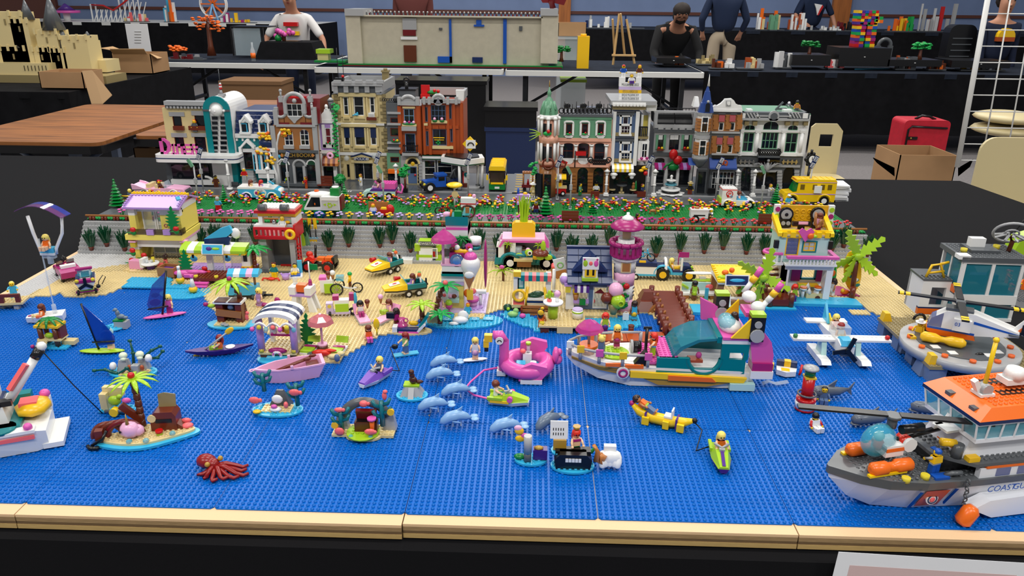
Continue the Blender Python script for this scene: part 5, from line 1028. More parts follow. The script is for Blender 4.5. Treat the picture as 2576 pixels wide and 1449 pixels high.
c=G(1316,540,D+.1);t=T('lilac_stand','lilac stand with blue bottle and flower on lawn','stand',c);t('tray','lav').B(-2.2,2.2,-1.4,1.4,3.8,4.4);t('top','lav').B(-2.2,2,-1,1.2,5.4,7.2);t('leg','rb').B(-1.8,-1.4,-.3,.3,.6,3.8).B(1.4,1.8,-.3,.3,.6,3.8);t('foot','lime').B(-2.4,2.4,-1.2,1.2,0,.5);t('shelf','pu').B(-1.4,1.4,-.9,.9,2,2.6);t('bottle','blue').C(-1.8,.8,7.2,.5,2,8,.3);t('ornament','ty').O(.6,.2,7.4,.8,.5,.6);t('dove','w').O(1.2,-1.1,6,.9,.4,.3)
F('toy figure in white sun hat and yellow dress before hotel',1341,491,rz=25,top='tan',le='tan',hr='w',st='cone',sr='tan')
F('red haired figure in yellow raincoat before hotel',1379,490,rz=60,top='ty',le='mz',hr='og',st='long');F('black haired figure in green before middle hotel arch',1459,490,rz=70,top='sg',le='gr',hr='k',st='short');F('toy figure in black hat and white shirt before right hotel arch',1499,488,rz=0,top='w',le='k',hr='k',st='hat');F('brown haired figure in navy before cypress',1615,492,rz=60,top='db',le='db',hr='hair',st='short')
F('toy figure in tan hat and black jacket right of fountain',1735,488,rz=-15,top='k',le='rb',hr='tan',st='hat');F('toy figure in hair bun with white shirt filming at bank',1936,492,rz=40,top='w',le='lg',hr='mn',st='short',am=(80,60));t=T('toy_camera','small black camera held at bank entrance','camera',(G(1936,492,D+.3)[0]+1.8,G(1936,492,D+.3)[1]-1.4,D+3.2));t('camera','k').B(-.6,.9,-.5,.5,0,.8)
F('toy figure in white cap selling at yellow umbrella',1981,520,D+.1,rz=10,top='mz',le='tan',hr='w',st='cap')
F('red haired figure on bench above wall',1603,560,D+.1,rz=100,top='red',le='red',hr='dh',st='long',sn='ye',po='sit');t=T('toy_scooter','red scooter at handrail','scooter',G(1640,572,D+.1),0);t('body','red').U([(-1.6,0,.8),(0,0,.6),(1.8,0,.9),(2.2,0,2.2)],.4);wh(t,(-1.6,1.7),.3,.6,'lg',.4)
c=G(1140,520,D+.1);bike('red bicycle leaning behind turquoise roofed shop',(G(1119,540,D+.1)[0],G(1119,540,D+.1)[1],D+.1),5,'red',3.4,1.25);
t=T('yellow_umbrella','yellow parasol on white stand behind turquoise roof','parasol',G(1144,524,D+.1));t('canopy','ye').O(0,0,8.4,2.9,2.9,.9,14);t('pole','w').C(0,0,0,.35,8.4);t('dial','tan').C(.2,-.7,5.2,1.2,.4,A='y')
c=G(1150,530,D+.1);t=T('white_cart','white snack cart behind turquoise roofed shop','cart',(c[0]+4,c[1],c[2]));t('body','w').B(-2.6,2.6,-1.2,1.2,1.6,4.8);t('stripe','red').B(-2.65,2.65,-1.25,1.25,2.6,3);t('cone','bp').O(2,0,5.4,.7);wh(t,(0,),1.4,1.2,'w',.3)
c=G(1192,520,D+.1)
t=T('toy_motorcycle','red motorcycle among flowers','motorcycle',(c[0]+3.2,c[1]+1,D+.1),20);t('body','red').O(0,0,1.6,2.4,.7,.8).B(1,2.4,-.3,.3,1.2,2.2);t('wheel','k').Q(2.4,0,1,.8,.3,10,5,'y').Q(-2.2,0,1,.8,.3,10,5,'y');fig('red haired figure in white and brown beside red motorcycle',(c[0]-1.4,c[1],D+.3),30,'w','br','red','long')
c=G(950,545,D+.1);t=T('toy_bench','nougat bench with seated red haired figure at handrail','bench',(c[0],c[1]+1,c[2]));t('back','mn').B(-3.4,3.4,1,1.5,1.4,4.6);t('seat','rb').B(-3.4,3.4,-1,1,1.2,1.7);t('leg','mn').B(-3,-2,-.8,.8,0,1.2).B(2,3,-.8,.8,0,1.2)
fig('red haired figure in blue trousers on nougat bench',(c[0]-1.4,c[1],D+1.4),15,'lav','blue','og','short',po='sit',ve='w');t=T('toy_pram','red pram beside nougat bench','pram',(c[0]+3.2,c[1]-1,D+.1));t('tub','red').B(-2,1,-1,1,1,3);t('hood','red').O(1.4,0,2.8,1.5,1.1,1.9);t('blanket','ty').B(-1.6,.4,-.9,.9,3,3.5);wh(t,(-1.6,1.6),1,.9,'w',.25,'lg')
c=G(1642,540,D+.1);t=T('toy_dog','small nougat dog on lawn above handrail','toy animal',c);t('body','mn').O(0,0,1.4,1.3,.5,.6).O(1.3,-.1,2.3,.6,.5,.5).U([(-1,0,.2),(-1,0,1.4)],.25).U([(.9,0,.2),(.9,0,1.4)],.25).U([(-1.2,0,1.6),(-1.9,0,2.6)],.2)
c=GY(500,310,189);fig('orange haired figure leaning at diner upper window',(c[0],G(480,465,9.9)[1]-.4,c[2]-2.6),0,'dg','dg','og','bob')
q=MEM[0];by=q.loc[1]+MEM[1]+1
for(x,y,lb,kw)in((1140,150,'red capped figure in blue name shirt on printed bricks',dict(top='blue',le='w',hr='red',st='cap')),(1228,205,'brown haired figure in white name shirt seated mid of printed bricks',dict(top='w',le='pu',hr='hair',st='short',po='sit')),(1312,150,'bearded figure in dark shirt on right end of printed bricks',dict(top='br',le='w',hr='do',st='long'))):
 p=GY(1300+x/4.2625,160+y/4.2625,by);fig(lb,(p[0],by,p[2]+(.05 if 'seated' not in lb else-.1)),0,**kw)
p=GY(1700+1290/4.2625,180+440/4.2625,G(1946,485,9.9)[1]+10);fig('toy figure in black helmet on bank roof',(*p[:2],p[2]),0,'nougat','dg','k','helmet')
a=G(2094,508,D+.2);t=T('paper_stack','uneven stack of white paper leaflets behind yellow school bus','papers',(a[0],a[1]+5,D+.25),0)
for k in rg(9):t('leaflet_bundle','paper').tr((ru(-.5,.5),ru(-.5,.5),.68*k),0,0,ru(-5,5)).B(-5.5,6,-4.5,4.5,0,.64).nt()
# beach buildings
B2,B3,B4,B5=(310,450,4.1408),(740,470,4.026),(1220,470,3.916),(1700,490,3.7148)
class H(Bld):
 def __init__(s,name,label,crop,base,z=.45,cat='toy building',**k):Bld.__init__(s,name,label,crop,base,12,cat,z,**k)
def on(crop,x,y,z=.45):return G(crop[0]+x/crop[2],crop[1]+y/crop[2],z)
t=H('toy_beach_house','pale yellow two storey beach house with purple roof',B2,(380,890));dp=12
a,b,zb,zt=t.rc(110,520,640,890);z2=t.c(380,640,-2)[1];z1=t.c(380,700,0)[1]
for(x0,x1)in((a,a+1.6),(b-1.6,b)):t('corner_post','ly').B(x0,x1,0,1.6,0,z1);t('post_cap','w').B(x0-.1,x1+.1,-.1,1.7,z1-1.2,z1)
t('floor_plate','sand').N(int(a)-1,-7,int(b-a)+2,20,-.4,.8,6)
for(x0,x1,nx,nz)in((235,600,3,3),):t.win(x0,700,x1,890,fr='w',nx=nx,ny=nz,pa='glass',ho=0,d=5)
def fl(z0,z1,mat):
 q=t('wall',mat);q.B(a,a+1,1.6,dp,z0,z1);q.B(b-1,b,1.6,dp,z0,z1)if mat=='ly' else 0;return q
fl(.4,z1,'ly');q=t('side_window','w')
for i in rg(4):q.B(b-.6,b-.2,3+2.9*i,3.3+2.9*i,.4,z1)
for i in rg(4):q.B(b-.6,b-.2,3,12,.4+i*(z1-.8)/3,.8+i*(z1-.8)/3)
t('back_wall','mag').B(a+1,b-1,dp-.6,dp-.2,.4,z1*.55);t('inner_shelf','rb').B(b-6,b-1.2,dp-2.4,dp-.6,.4,2.6)
t('lintel','w').B(a-.4,b+.4,-.4,1.2,z1-.2,z2-.6).B(b-1,b+.3,1.2,dp,z1-.2,z2-.6);t('pink_band','bp').B(a-.5,b+.5,-.6,dp,z2-.6,z2)
for x in(100,632):c=t.c(x,680,-1.5);t('wall_lantern','tyel').B(c[0]-.8,c[0]+.8,-1.6,-.4,c[1]-1,c[1]+.6);t.l('cap','bp').B(c[0]-1.1,c[0]+1.1,-1.9,-.2,c[1]+.6,c[1]+1.1)
z3=t.c(370,585,-2)[1];t('balcony','ly').B(a-1,b+.5,-2.2,dp,z2,z3);t('balcony_floor','tan').B(a,b,-2,dp,z3,z3+.2);t('glass_railing','tw').B(a,b+.6,-2.1,-1.8,z3,z3+1.8).B(b+.3,b+.6,-2,1,z3,z3+1.8)
ze=t.c(370,300,0)[1];zf=ze
for x in(a,b-2):t('upper_post','ly').B(x,x+2,0,1.6,z3,ze-2.6);t('post_cap','w').B(x,x+2,0,1.6,ze-2.6,ze-.8);t('pink_band','bp').B(x-.1,x+2.1,-.1,1.7,ze-.8,ze-.3)
m_=t.c(455,450,1)[0];t('middle_pier','ly').B(m_-1.9,m_+1.9,1,1.8,z3,ze-2.6);t.l('printed_flowers','mag').Q(m_-.5,.95,ze-6,.5,.12,8,4,'y').Q(m_+.5,.95,ze-7.5,.5,.12,8,4,'y').Q(m_-.3,.95,ze-9,.5,.12,8,4,'y').m('lime').U([(m_+.8,.95,ze-11),(m_,.95,ze-8),(m_+.6,.95,ze-5)],.08,4);t('post_cap','w').B(m_-1.9,m_+1.9,.9,1.9,ze-2.6,ze-.4)
t('side_wall','ly').B(b-1,b,1.6,dp,z3,ze-1).B(a,a+1,1.6,dp,z3,ze-1);t('header','w').B(b-1,b+.1,1,dp,ze-1,ze+.6).B(a,b,1.8,2.4,ze-1.8,ze-.4);t('pink_band','bp').B(b-1.1,b+.15,0,dp,ze+.6,ze+.9)
for(x0,x1)in((165,300),(310,420)):
 t.win(x0,345,x1,575,fr='w',nx=1 if x0<200 else 1,ny=1 if x0<200 else 3,pa='glass',ho=0,d=2.4)
zr=t.c(440,165,5)[1];r=t('roof','lav');r.Z([(-1.6,ze-.2),(-1.6,ze+.4),(5.4,zr),(5.4,zr-.6)],a-.8,b+.8,'x');sy=7/math.hypot(7,zr-ze-.4)
st=r('roof_stud','lav').C(0,0,0,.38,.35);n=int(b-a);st.at(*[(a-.2+(b-a+.4)*i/n,4.8,zr-.3)for i in rg(n+1)]+[(x,-1+1*j,ze+.7+(zr-ze-.4)*(.6+j)/7)for x in(a-.3,b+.3)for j in rg(6)]);t('ridge','ye').B(a-.8,b+.8,5.2,6.4,zr-.4,zr+.4).S(a-.6,5.3,int(b-a)+1,1,zr+.4,6,.36,.3);t('gable_trim','ty').Z([(2,ze+1),(6,zr),(dp,ze+1)],b-.9,b-.3,'x');t('back_roof','lav').Z([(6.2,zr-.6),(6.2,zr),(dp+.8,ze+.5),(dp+.8,ze)],a-.8,b+.8,'x')
c=t.c(610,205,-1);q=t('roof_print','mz');q.tr((c[0]-2,.6,ze+2.6),40,0,45).b(0,0,0,1.2,1.2,.6).nt()
f=t('fern','gr');c=t.c(530,520,-2.6)
def fern(q,x,y,z0,h,w=2.3):
 pts=[];n=7
 for i in rg(n):z=z0+h*(i+.5)/n;ww=w*sin(PI*(.12+.86*(i+.5)/n))*(1.1-.3*i/n);pts+=[(x+ww*.45,z-h/n*.4),(x+ww,z+h/n*.35)]
 l=[(2*x-p[0],p[1])for p in pts][::-1];q.Z([(x+.3,z0)]+pts+[(x,z0+h*1.08)]+l+[(x-.3,z0)],y-.15,y+.15)
fern(f,c[0],-2.8,c[1]-.5,t.c(500,285,-2.8)[1]-c[1]);
for(x,y,mt)in((548,520,'red'),(100,530,'red'),(215,795,'red'),(95,745,'red'),(90,845,'red')):c=t.c(x,y,-3);t('bloom',mt).O(c[0],-3,c[1],.95,.7,.8);t.l('leaves','gr').O(c[0],-2.8,c[1]-1.1,.8,.7,.8).U([(c[0],-3,c[1]-1),(c[0]-2.2,-3,c[1]-.9)],.3,6,.1)
for x in(278,450):c=t.c(x,560,-2.4);t('table_box','lav').B(c[0]-1.1,c[0]+1.1,-2.5,-1,c[1]-.8,c[1]+.8)
q=t('deck','sand');c0=t.c(80,990,-7);c1=t.c(560,990,-7);q.B(c0[0],c1[0],-8,-1,-.4,.45);q.S(int(c0[0])+1,-8,int(c1[0]-c0[0])-1,6,.45,6)
LH=t.loc;p=t.loc;q=t('deck_post','br').B(-.9,.9,-.8,.8,-1,0);q.at(*[(c0[0]+2+i*5,-7.2,-.2)for i in rg(5)])
c=on(B2,290,935,1);t=T('round_cafe_table','white oval table with purple foot on yellow house deck','table',(*c[:2],.95));t('top','w').C(0,0,1.6,2.6,.4,16);t('foot','pu').C(0,0,0,1.2,1.6);t('glass_cup','tc').C(-.8,-.3,2,.45,.9).C(.4,.4,2,.45,.9);t('drink','tyel').C(.6,.9,2,.5,1.5)
c=on(B2,160,930,.9);t=T('cooler_box','pink and white cooler box on yellow house deck','box',(*c[:2],.95),-8);t('box','pink').B(-2.2,2.2,-1.2,1.2,0,2.6);t('lid','w').B(1.6,2.8,-1.4,1.4,.6,3.4)
c=on(B2,450,915,.9);fig('dark haired doll with purple bow seated at yellow house deck',(*c[:2],1.2),-80,'coral','coral','dh','bun','ds','sit',1)
c=on(B2,490,1000,.9);t=T('brown_crate','open nougat crate with purple contents at deck corner','crate',(*c[:2],.95),-12);t('crate','mn').B(-2.8,2.8,-2,-1.6,0,2.8).B(-2.8,2.8,1.6,2,0,2.8).B(-2.8,-2.4,-1.6,1.6,0,2.8).B(2.4,2.8,-1.6,1.6,0,2.8);t('contents','pu').B(-2.3,2.3,-1.5,1.5,.3,2)
def slab(name,lab,pxs,mat,z0,z1,y0=30):
 t=T(name,lab,'plate',kind='thing');field(t,'plate',pxs,mat,z0,z1,(),y0);return t
slab('shallow_plate','bright azure studded plate before yellow beach house',[(330,697),(430,697),(430,716),(505,716),(508,722),(440,724),(310,720)],'az',.42,.85)
def disc(name,lab,c,rx,ry,mat,h=.4,studs=1,cat='plate',z=0.05,extra=None):
 t=T(name,lab,cat,(*c[:2],z));n=28;q=t('plate',mat);q.Z([(rx*cos(2*PI*i/n),ry*sin(2*PI*i/n))for i in rg(n)],0,h,'z')
 if studs:t.parts.append(S([(x+.5,y+.5,h)for x in rg(int(-rx)-1,int(rx)+1)for y in rg(int(-ry)-1,int(ry)+1)if((x+.5)/(rx-.4))**2+((y+.5)/(ry-.4))**2<1],mat))
 return t
c=G(468,737,.1);disc('shallow_plate','rounded azure plate holding two yellow buoys',c,7.2,5.2,'az')
for k,(u,v,lb)in en(((455,716,'yellow and white buoy nearer yellow house'),(487,736,'yellow and white buoy with pink top'))):
 c=G(u,v,.5);t=T('toy_buoy',lb,'buoy',(*c[:2],.9 if k==0 else .5));t('float','ty').O(0,0,1,1.25,1.25,1.05,12);t('cone','w').C(0,0,1.8,.8,2.6,10,.35);t('cap','w' if k==0 else 'dp').C(0,0,4.4,.45,.9)
 if k:t('arm','dp').B(-2,.6,-.3,.3,4.6,5.4)
t=H('toy_surf_shop','small surf shop with lime striped awning and blue wave sign',B2,(960,1005));a,b,zb,zt=t.rc(620,770,1310,1005)
t('floor_plate','rb').B(a-.5,b,-4,8,-.4,1).m('lav').B(a,b,-3,8,1,1.2).S(int(a)+1,-3,int(b-a)-1,8,1.2,6)
t('pillar','w').B(*[t.c(875,900)[0],t.c(918,900)[0]],0,2,1.2,zt-.5);ks=t.c(1235,850)[0];q=t('side_pillar','ty');q.B(ks-.4,ks+2.6,0,3,1,3);q.m('w').B(ks-.2,ks+2.4,.2,3,3,7.6).m('ty').B(ks-.2,ks+2.4,.2,3,7.6,zt-.4);q.m('k').B(ks+.5,ks+1.6,0,.2,4.6,7.4);q.m('red').C(ks+.2,-.1,2.2,.55,.4,A='y').m('blue').C(ks+1.6,-.1,2.2,.55,.4,A='y')
t.win(920,780,1060,1000,fr='w',nx=1,ny=1,pa='glass',ho=0,d=-.2,name='door');t.win(1065,790,1225,1000,fr='tc',nx=1,ny=1,pa='glass',ho=0,d=4)
a2,b2,za,zc=t.rc(590,715,1270,770,-2);n=9
for k in rg(n):x=a2+(b2-a2)*k/n;t('awning_strip','w' if k in(1,3,6)else 'lime').Z([(-2.6,za),(-2.6,za+.8),(-1,zc),(2,zc+.5),(2,zc),(0,za+.4)],x,x+(b2-a2)/n,'x')
t('awning_edge','ye').B(a2,b2,-2.4,1.6,za-.5,za);c=t.c(930,735,-3);t('picture_sign','w').tr((c[0],-3,c[1]),-20).B(-3.2,3.2,-.2,.2,-1.5,1.6).nt();k=t.l('picture','tb');k.tr((c[0],-3,c[1]),-20).m('mz').B(-2.9,2.9,-.28,-.2,-1.3,1.3).m('pu').O(-1,-.3,.2,.9,.1,.6).m('lime').O(1,-.3,.2,1.2,.1,.4).nt()
c=t.c(985,690,0);w=t('wave_sign','db');w.Z([(c[0]-4,c[1]),(c[0]+3.2,c[1]),(c[0]+4.2,c[1]+2.4),(c[0]+3,c[1]+2.6),(c[0]-4,c[1]+1.8)],0,1.2);w.m('mz').Z([(c[0]-4,c[1]+1.8),(c[0]+3,c[1]+2.6),(c[0]+5,c[1]+4.2),(c[0]+4,c[1]+6),(c[0]+1,c[1]+5)],0,1.2);w.m('w').O(c[0]+5.6,.6,c[1]+3.6,1.5,.7,1.7)
c=t.c(660,920,-2.5);f=t('fern','gr');fern(f,c[0],-2.8,1.2,t.c(680,740,-2.8)[1]-1.6)
q=t('surf_wave','dp');c=t.c(700,975,-3.5);q.O(c[0],-3.5,1.8,5.5,1.2,1.1,12).O(c[0]+2,-4,2.4,3.5,.8,.8)
for(x,y)in((845,935),(885,975),(1100,980)):c=t.c(x,y,-3.5);t('bloom','red').O(c[0],-3.4,c[1],.9,.6,.7);t.l('leaves','gr').O(c[0]-.8,-3,c[1]-.8,1.8,.6,.5)
for x in(1085,735):c=t.c(x,830,5);t('shelf_goods','mz').O(c[0],5,c[1],1.2,.5,1).m('k').B(c[0]-.3,c[0]+.3,4.5,4.9,c[1]+.4,c[1]+2.2)
c=on(B2,930,1070,.6);t=T('brown_gangway','small dark brown studded pier with yellow lamps before surf shop','pier',(*c[:2],.5));t('deck','rb').B(-4.6,4.2,-3,4,1.4,2.2).S(-4.5,-3,8,7,2.2,6);t('lamp','tyel').C(-3.6,-2.4,2.2,.6,.7).C(2.4,-2.4,2.2,.6,.7);t('leg','br').B(-4.4,-3.4,-2.8,-1.8,-.3,1.4).B(3,4,-2.8,-1.8,-.3,1.4);t('step','dp').B(-4.2,.4,-4.4,-3,.8,1.2).B(-4.2,.4,-5.6,-4.2,.2,.6)
t=H('toy_lifeguard_tower','red and white lifeguard tower on grey legs',B2,(1630,960));a,b,zb,zt=t.rc(1430,520,1790,960);z1=t.c(1600,610,-1)[1]
t('base','dg').B(a-1,b+1,-2,8,-.4,.4);q=t('leg_wall','lg');q.B(a,a+2,0,7,0,z1-1).B(b-1.6,b,0,7,0,z1-1).m('dg').B(a+2,b-1.6,5.6,6,0,z1-1);t('sand_tray','sand').N(int(a)+2,-1,int(b-a)-3,4,.4,.4,6);t('board_cross','red').B(a+5,b-2,2,2.6,1,1.4)
t('upper_floor','red').B(a-1,b+1,-1.2,7,z1-.6,z1);r=t('railing','red');r.B(a-1,b+.6,-1.4,-.9,z1+2.4,z1+3.2);r.B(a-1,b+.6,-1.4,-.9,z1,z1+.6)
for k in rg(9):r.B(a-.8+(b-a)*k/8-.3,a-.8+(b-a)*k/8+.3,-1.35,-.95,z1,z1+2.6)
r.B(b+.4,b+1,-1.2,7,z1,z1+4);t('desk','w').B(a-.8,b-2,-1,1.4,z1+3.2,z1+3.8);t('phone','sv').O(a+5,.2,z1+4.6,.6,.5,.8);zz=t.c(1600,340,0)[1];t('post','w').B(a,a+1.2,1,2.6,z1,zz).B(b-.6,b+.8,1,7,z1,zz-2);t('band','ty').B(a,b+.8,.9,7,zz-1.8,zz-.6);t('side_window','tc').B(a+6,b-.6,1.4,1.6,z1+3.8,zz-2)
t('roof','red').B(a-.6,b+1.2,-.4,7.4,zz-.6,zz+.3);t('roof_top','w').B(a,b+.6,1,7,zz+.3,zz+.8).S(int(a),1,int(b-a),6,zz+.8,6);q=t('searchlight','dg');q.C(a+1,-.6,zz+1.4,1,2.4,A='x').C(b-3,-.6,zz+1.4,1,2.4,A='x');c=t.c(1735,580,-2);t('life_ring','ty').Q(c[0],-1.9,c[1],1.2,.5,16,8,'y');t('flower','ty').O(a+9,.5,zz-3.4,.8,.5,.5)
q=t('ladder','red');q.B(b+.6,b+1,0,.5,0,z1).B(b+.6,b+1,2.6,3.1,0,z1)
for k in rg(7):q.B(b+.65,b+.95,0,3,.8+k*1.2,1.2+k*1.2)
p=t.loc;fig('blond lifeguard in white behind red railing',(p[0]+b-3.2,p[1]+.4,p[2]+z1+1.6),0,'w','red','bl','short',am=(50,40))
c=on(B3,95,690);t=T('surfboard','lime surfboard in rack beside lifeguard tower','surfboard',c,rot=(8,0,0));t('board','lime').O(0,0,4.6,1.25,.3,4.2,12)
c2=on(B3,135,690);t=T('surfboard','sage green surfboard in rack beside lifeguard tower','surfboard',c2,rot=(8,0,0));t('board','sg').O(0,.4,4.6,1.25,.3,4.2,12)
c3=on(B3,205,680);t=T('paddle_rack','blue rack holding two yellow paddles beside surfboards','rack',c3);t('panel','mz').B(-2,2,-.3,.3,0,5.6);t('print','ty').B(-1.4,1.4,-.4,-.3,3,5);
for x in(-.9,.9):t('paddle','k').C(x,.5,3,.18,6,6).m('ty').B(x-.5,x+.5,.35,.65,8.4,12)
t('foot','mz').B(-6,-1.5,-.8,.2,0,.5)
c=on(B3,270,840);t=T('toy_quad','red and black quad bike with orange seat','toy car',c,175);t('body','k').B(-3.6,3.6,-1,1,1.4,2.2);t('fender','fire').B(1.4,4.4,-1.9,1.9,2.6,3.4).B(-4.6,-1.2,-1.9,1.9,2.6,3.4).Z([(1,3.4),(4.6,3.4),(3,4.6)],-1,1);t('seat','og').B(-1.6,.6,-.9,.9,3.2,4.2).B(-4,-2,-1.2,1.2,3.4,4.4);t('rack','k').B(-5.2,-4.4,-1.6,1.6,2.6,4.6);t('tank','fire').O(3.6,-1,4.6,1.2,1,1);t('blade','k').U([(1.4,0,4),(1,0,8)],.4);wh(t,(-3.2,3.2),2.2,1.75,'red',1.6)
t=H('toy_newsstand','small white and lime newsstand in front of grey wall',B3,(1350,765),z=.45);a,b,zb,zt=t.rc(1235,560,1490,760);t('base','lg').B(a-3,b+.6,-1.6,4,-.05,.8).S(int(a)-2,-1.6,int(b-a)+3,1,.8,6);t('step','w').B(a-4.6,a-1,-2.2,1,-.05,1.4)
q=t('counter','w');q.Z([(-1,.8),(-1,2),(0,5.2),(2,5.2),(2,.8)],a+1,b-2.8,'x');q.m('lime').B(a+1,b-2.8,-1.06,-.6,2,2.8);t('frame','lime').B(a,a+1.6,-.4,1.2,.8,2.6).B(b-1.8,b,-.4,1.2,.8,2.6).B(a-.4,a+1.4,-.4,1.2,zt-3,zt-.8).B(b-1.6,b+.2,-.4,1.2,zt-3,zt-.8).m('dtan').B(a+.3,a+.9,.2,.8,2.6,zt-3).B(b-1.1,b-.5,.2,.8,2.6,zt-3)
t.win(1395,615,1455,720,fr='w',nx=1,ny=1,pa='glass',ho=0,d=-.6,name='display_case');t('roof_board','lime').B(a+1,b-1,-1,2.4,zt-1,zt+.6);t('sign','dg').B(a+1.4,b-1.4,-1.2,-.9,zt-.9,zt+.5);t('lettering','w').X('NEWSSTAND',1.1,((a+b)/2,-1.25,zt-.2),sx=1.1);t('back','dg').B(a+.8,b-.8,3.2,3.6,.8,zt-1);p=t.loc;fig('brown haired figure selling inside newsstand',(p[0]+(a+b)/2-.6,p[1]+2.6,p[2]+1.4),0,'dtan','dtan','hair','short');c=t.c(1410,680,-.4);t('goods','red').B(c[0]-.6,c[0]+.6,-.3,.1,c[1]-1,c[1]+.8)
t=H('toy_ice_cream_cafe','tall ice cream cafe with turquoise roof and giant cone',B3,(1600,1235),z=.9);a,b,zb,zt=t.rc(1500,900,1720,1235)
t('base','llav').B(a-1,b+6,-3,12,-.5,.3).S(int(b)+1,-2,5,13,.3,6);z1=t.c(1600,890,-1)[1];z2=t.c(1600,500,4)[1];z3=t.c(1600,400,4)[1]
t.win(1520,1015,1670,1170,fr='w',nx=1,ny=1,pa='glass',arch=.8,sp='ly');t.wall('ly',1500,1000,1715,1235);t.Q('band','llav',1490,960,1720,1000,-.3,1.4);t.Q('band','w',1490,895,1720,962,-.3,1.4);t('side_wall','w').B(b-1,b,1,12,.3,z1);t('back_wall','aqua').B(a,b,11,11.6,.3,z1);t.Q('counter','aqua',1515,1140,1670,1175,-1.4,1.6)
for k,m_ in en(('bp','rb')):c=t.c(1578+k*40,1110,-1);t('scoop',m_).O(c[0],-.8,c[1],.8,.7,.6)
c=t.c(1500,1100,-1.6);t('round_sign','w').C(c[0],-1.9,c[1],1.7,.5,14,A='y').m('dt').O(c[0]-.5,-1.95,c[1],.6,.1,.5).m('coral').O(c[0]+.6,-1.95,c[1]+.2,.5,.1,.5)
c0=t.c(1490,880,-1);c1=t.c(1715,880,-1);zr=t.c(1600,780,-1)[1];t('balcony_floor','dt').B(c0[0],c1[0],-1.2,4,z1-.4,z1+.3);q=t('balcony_rail','w');q.B(c0[0],c1[0],-1.2,-.8,z1+.3,z1+.9)
for k in rg(8):q.B(c0[0]+.2+(c1[0]-c0[0]-1)*k/7,c0[0]+.9+(c1[0]-c0[0]-1)*k/7,-1.2,-.8,z1+.3,zr-.5)
t('rail_top','bp').B(c0[0],c1[0],-1.4,-.4,zr-.5,zr).B(c0[0],c1[0]-2,-.4,3.4,zr-.4,zr);u0,u1=t.c(1540,500,4)[0],t.c(1760,500,4)[0]
t('upper_wall','aqua').B(u0,u1,4,4.8,z1,z2);t('upper_side','w').B(u1-.8,u1,4,12,z1,z3);t('upper_band','w').B(u0,u1,3.8,12,z2,z3-.9);t('upper_band','dp').B(u0-.05,u1,3.7,12,z3-.9,z3-.2);t('upper_band','w').B(u0,u1,3.8,12,z3-.2,z3+.4);zt2=t.c(1600,300,4)[1]
t('roof','dt').Z([(3.4,z3+.4),(3.4,z3+2.8),(5.4,zt2-1),(12,zt2-1),(12,z3+.4)],u0-.1,u1+.1,'x');t('roof_lip','dt').B(u1-1.6,u1+.3,4.6,12.4,z3+2.8,zt2+.2)
c=t.c(1660,280,7);t('roof_table','bp').O(c[0]-3,7,c[1],1.2,.8,.8).m('gr').B(c[0]-1,c[0]+1,6.4,7.6,c[1]-.6,c[1]+1).m('og').U([(c[0]-2,6.6,c[1]-.6),(c[0]-1.7,6.6,c[1]+1.4)],.3).m('mn').B(c[0]+2,c[0]+3,6.8,7.6,c[1]-.6,c[1]+2);t('roof_wheel','br').Q(c[0]+2.6,7.8,c[1]+.6,1.8,.25,14,5,'y')
q=t('hanging_plant','gr');c=t.c(1700,560,3.4)
for k in rg(7):an=PI*.15+k*PI*1.7/6-PI*.5;q.U([(c[0],3.2,c[1]+1.4),(c[0]+2.4*sin(an),3,c[1]+.6+1.4*cos(an)),(c[0]+3.3*sin(an),3,c[1]-1+1.2*cos(an))],.6,6,.3,.5)
for x in(-1.9,1.9):t('bloom','dp').C(c[0]+x,2.4,c[1]-1.1,1.1,.4,A='y');t.l('centre','red').O(c[0]+x,2.3,c[1]-1.1,.35)
c=t.c(1650,735,-.2);q=t('sundae_table','mag');q.B(c[0]-2,c[0]+1.8,-.4,1.6,zr,zr+2.8);d=t('dish','sv');d.C(c[0],-1.2,c[1],1.8,.7,14,A='y').m('chrome').C(c[0],-1.4,c[1],1.1,.5,A='y')
q=t('banana','ty');q.O(c[0]+1,.4,c[1]+2,2,.6,.8).m('br').O(c[0]-1.4,.4,c[1]+2.6,.7).m('w').O(c[0],.6,c[1]+3,.8).m('k').O(c[0]+1.6,.8,c[1]+2.9,.7);t('spoon','tw').O(c[0]-3,.4,c[1]+1.6,1.6,.4,1.2)
c=t.c(1785,780,-1);q=t('giant_sundae','w');q.L(c[0],-.6,t.c(1785,960,-1)[1],[(.8,0),(1.4,1.6),(2.6,4.2),(2.6,5.6),(2,6.4),(.8,6.6)],14);k=t('sundae_ball','dp');k.O(c[0],-.6,c[1]+1.8,1.8,1.8,1.4,12);t('sundae_tip','w').O(c[0],-.6,c[1]+3.6,.6);t('cone_print','mn').Z([(c[0]-1.6,c[1]-3),(c[0]+1.2,c[1]-3),(c[0]-.2,c[1]-6.6)],-3.2,-2.6).m('w').O(c[0]-.2,-3.1,c[1]-2.4,1.4,.4,1).m('ty').B(c[0]-.9,c[0]+.8,-3.1,-2.4,c[1]-9.4,c[1]-6.6)
t('surfboard_sign','mag').O(c[0]+3.8,2,c[1]-1,.5,1.6,7,12);t('round_top','w').C(c[0]+1,4,c[1]+4,1.6,1.8,14).m('dt').C(c[0]+1,4,c[1]+2.6,1.5,.9,14)
c=t.c(1505,740,-2);q=t('parasol_pole','bp');q.C(c[0],-1,zr,.35,t.c(1505,545,-2)[1]-zr);zp=t.c(1510,550,-2)[1];t('parasol','tp').L(c[0]+.3,-1,zp-.2,[(3.5,0),(3.1,.9),(2,1.9),(.4,3),(.3,3.3)],8,sm=0)
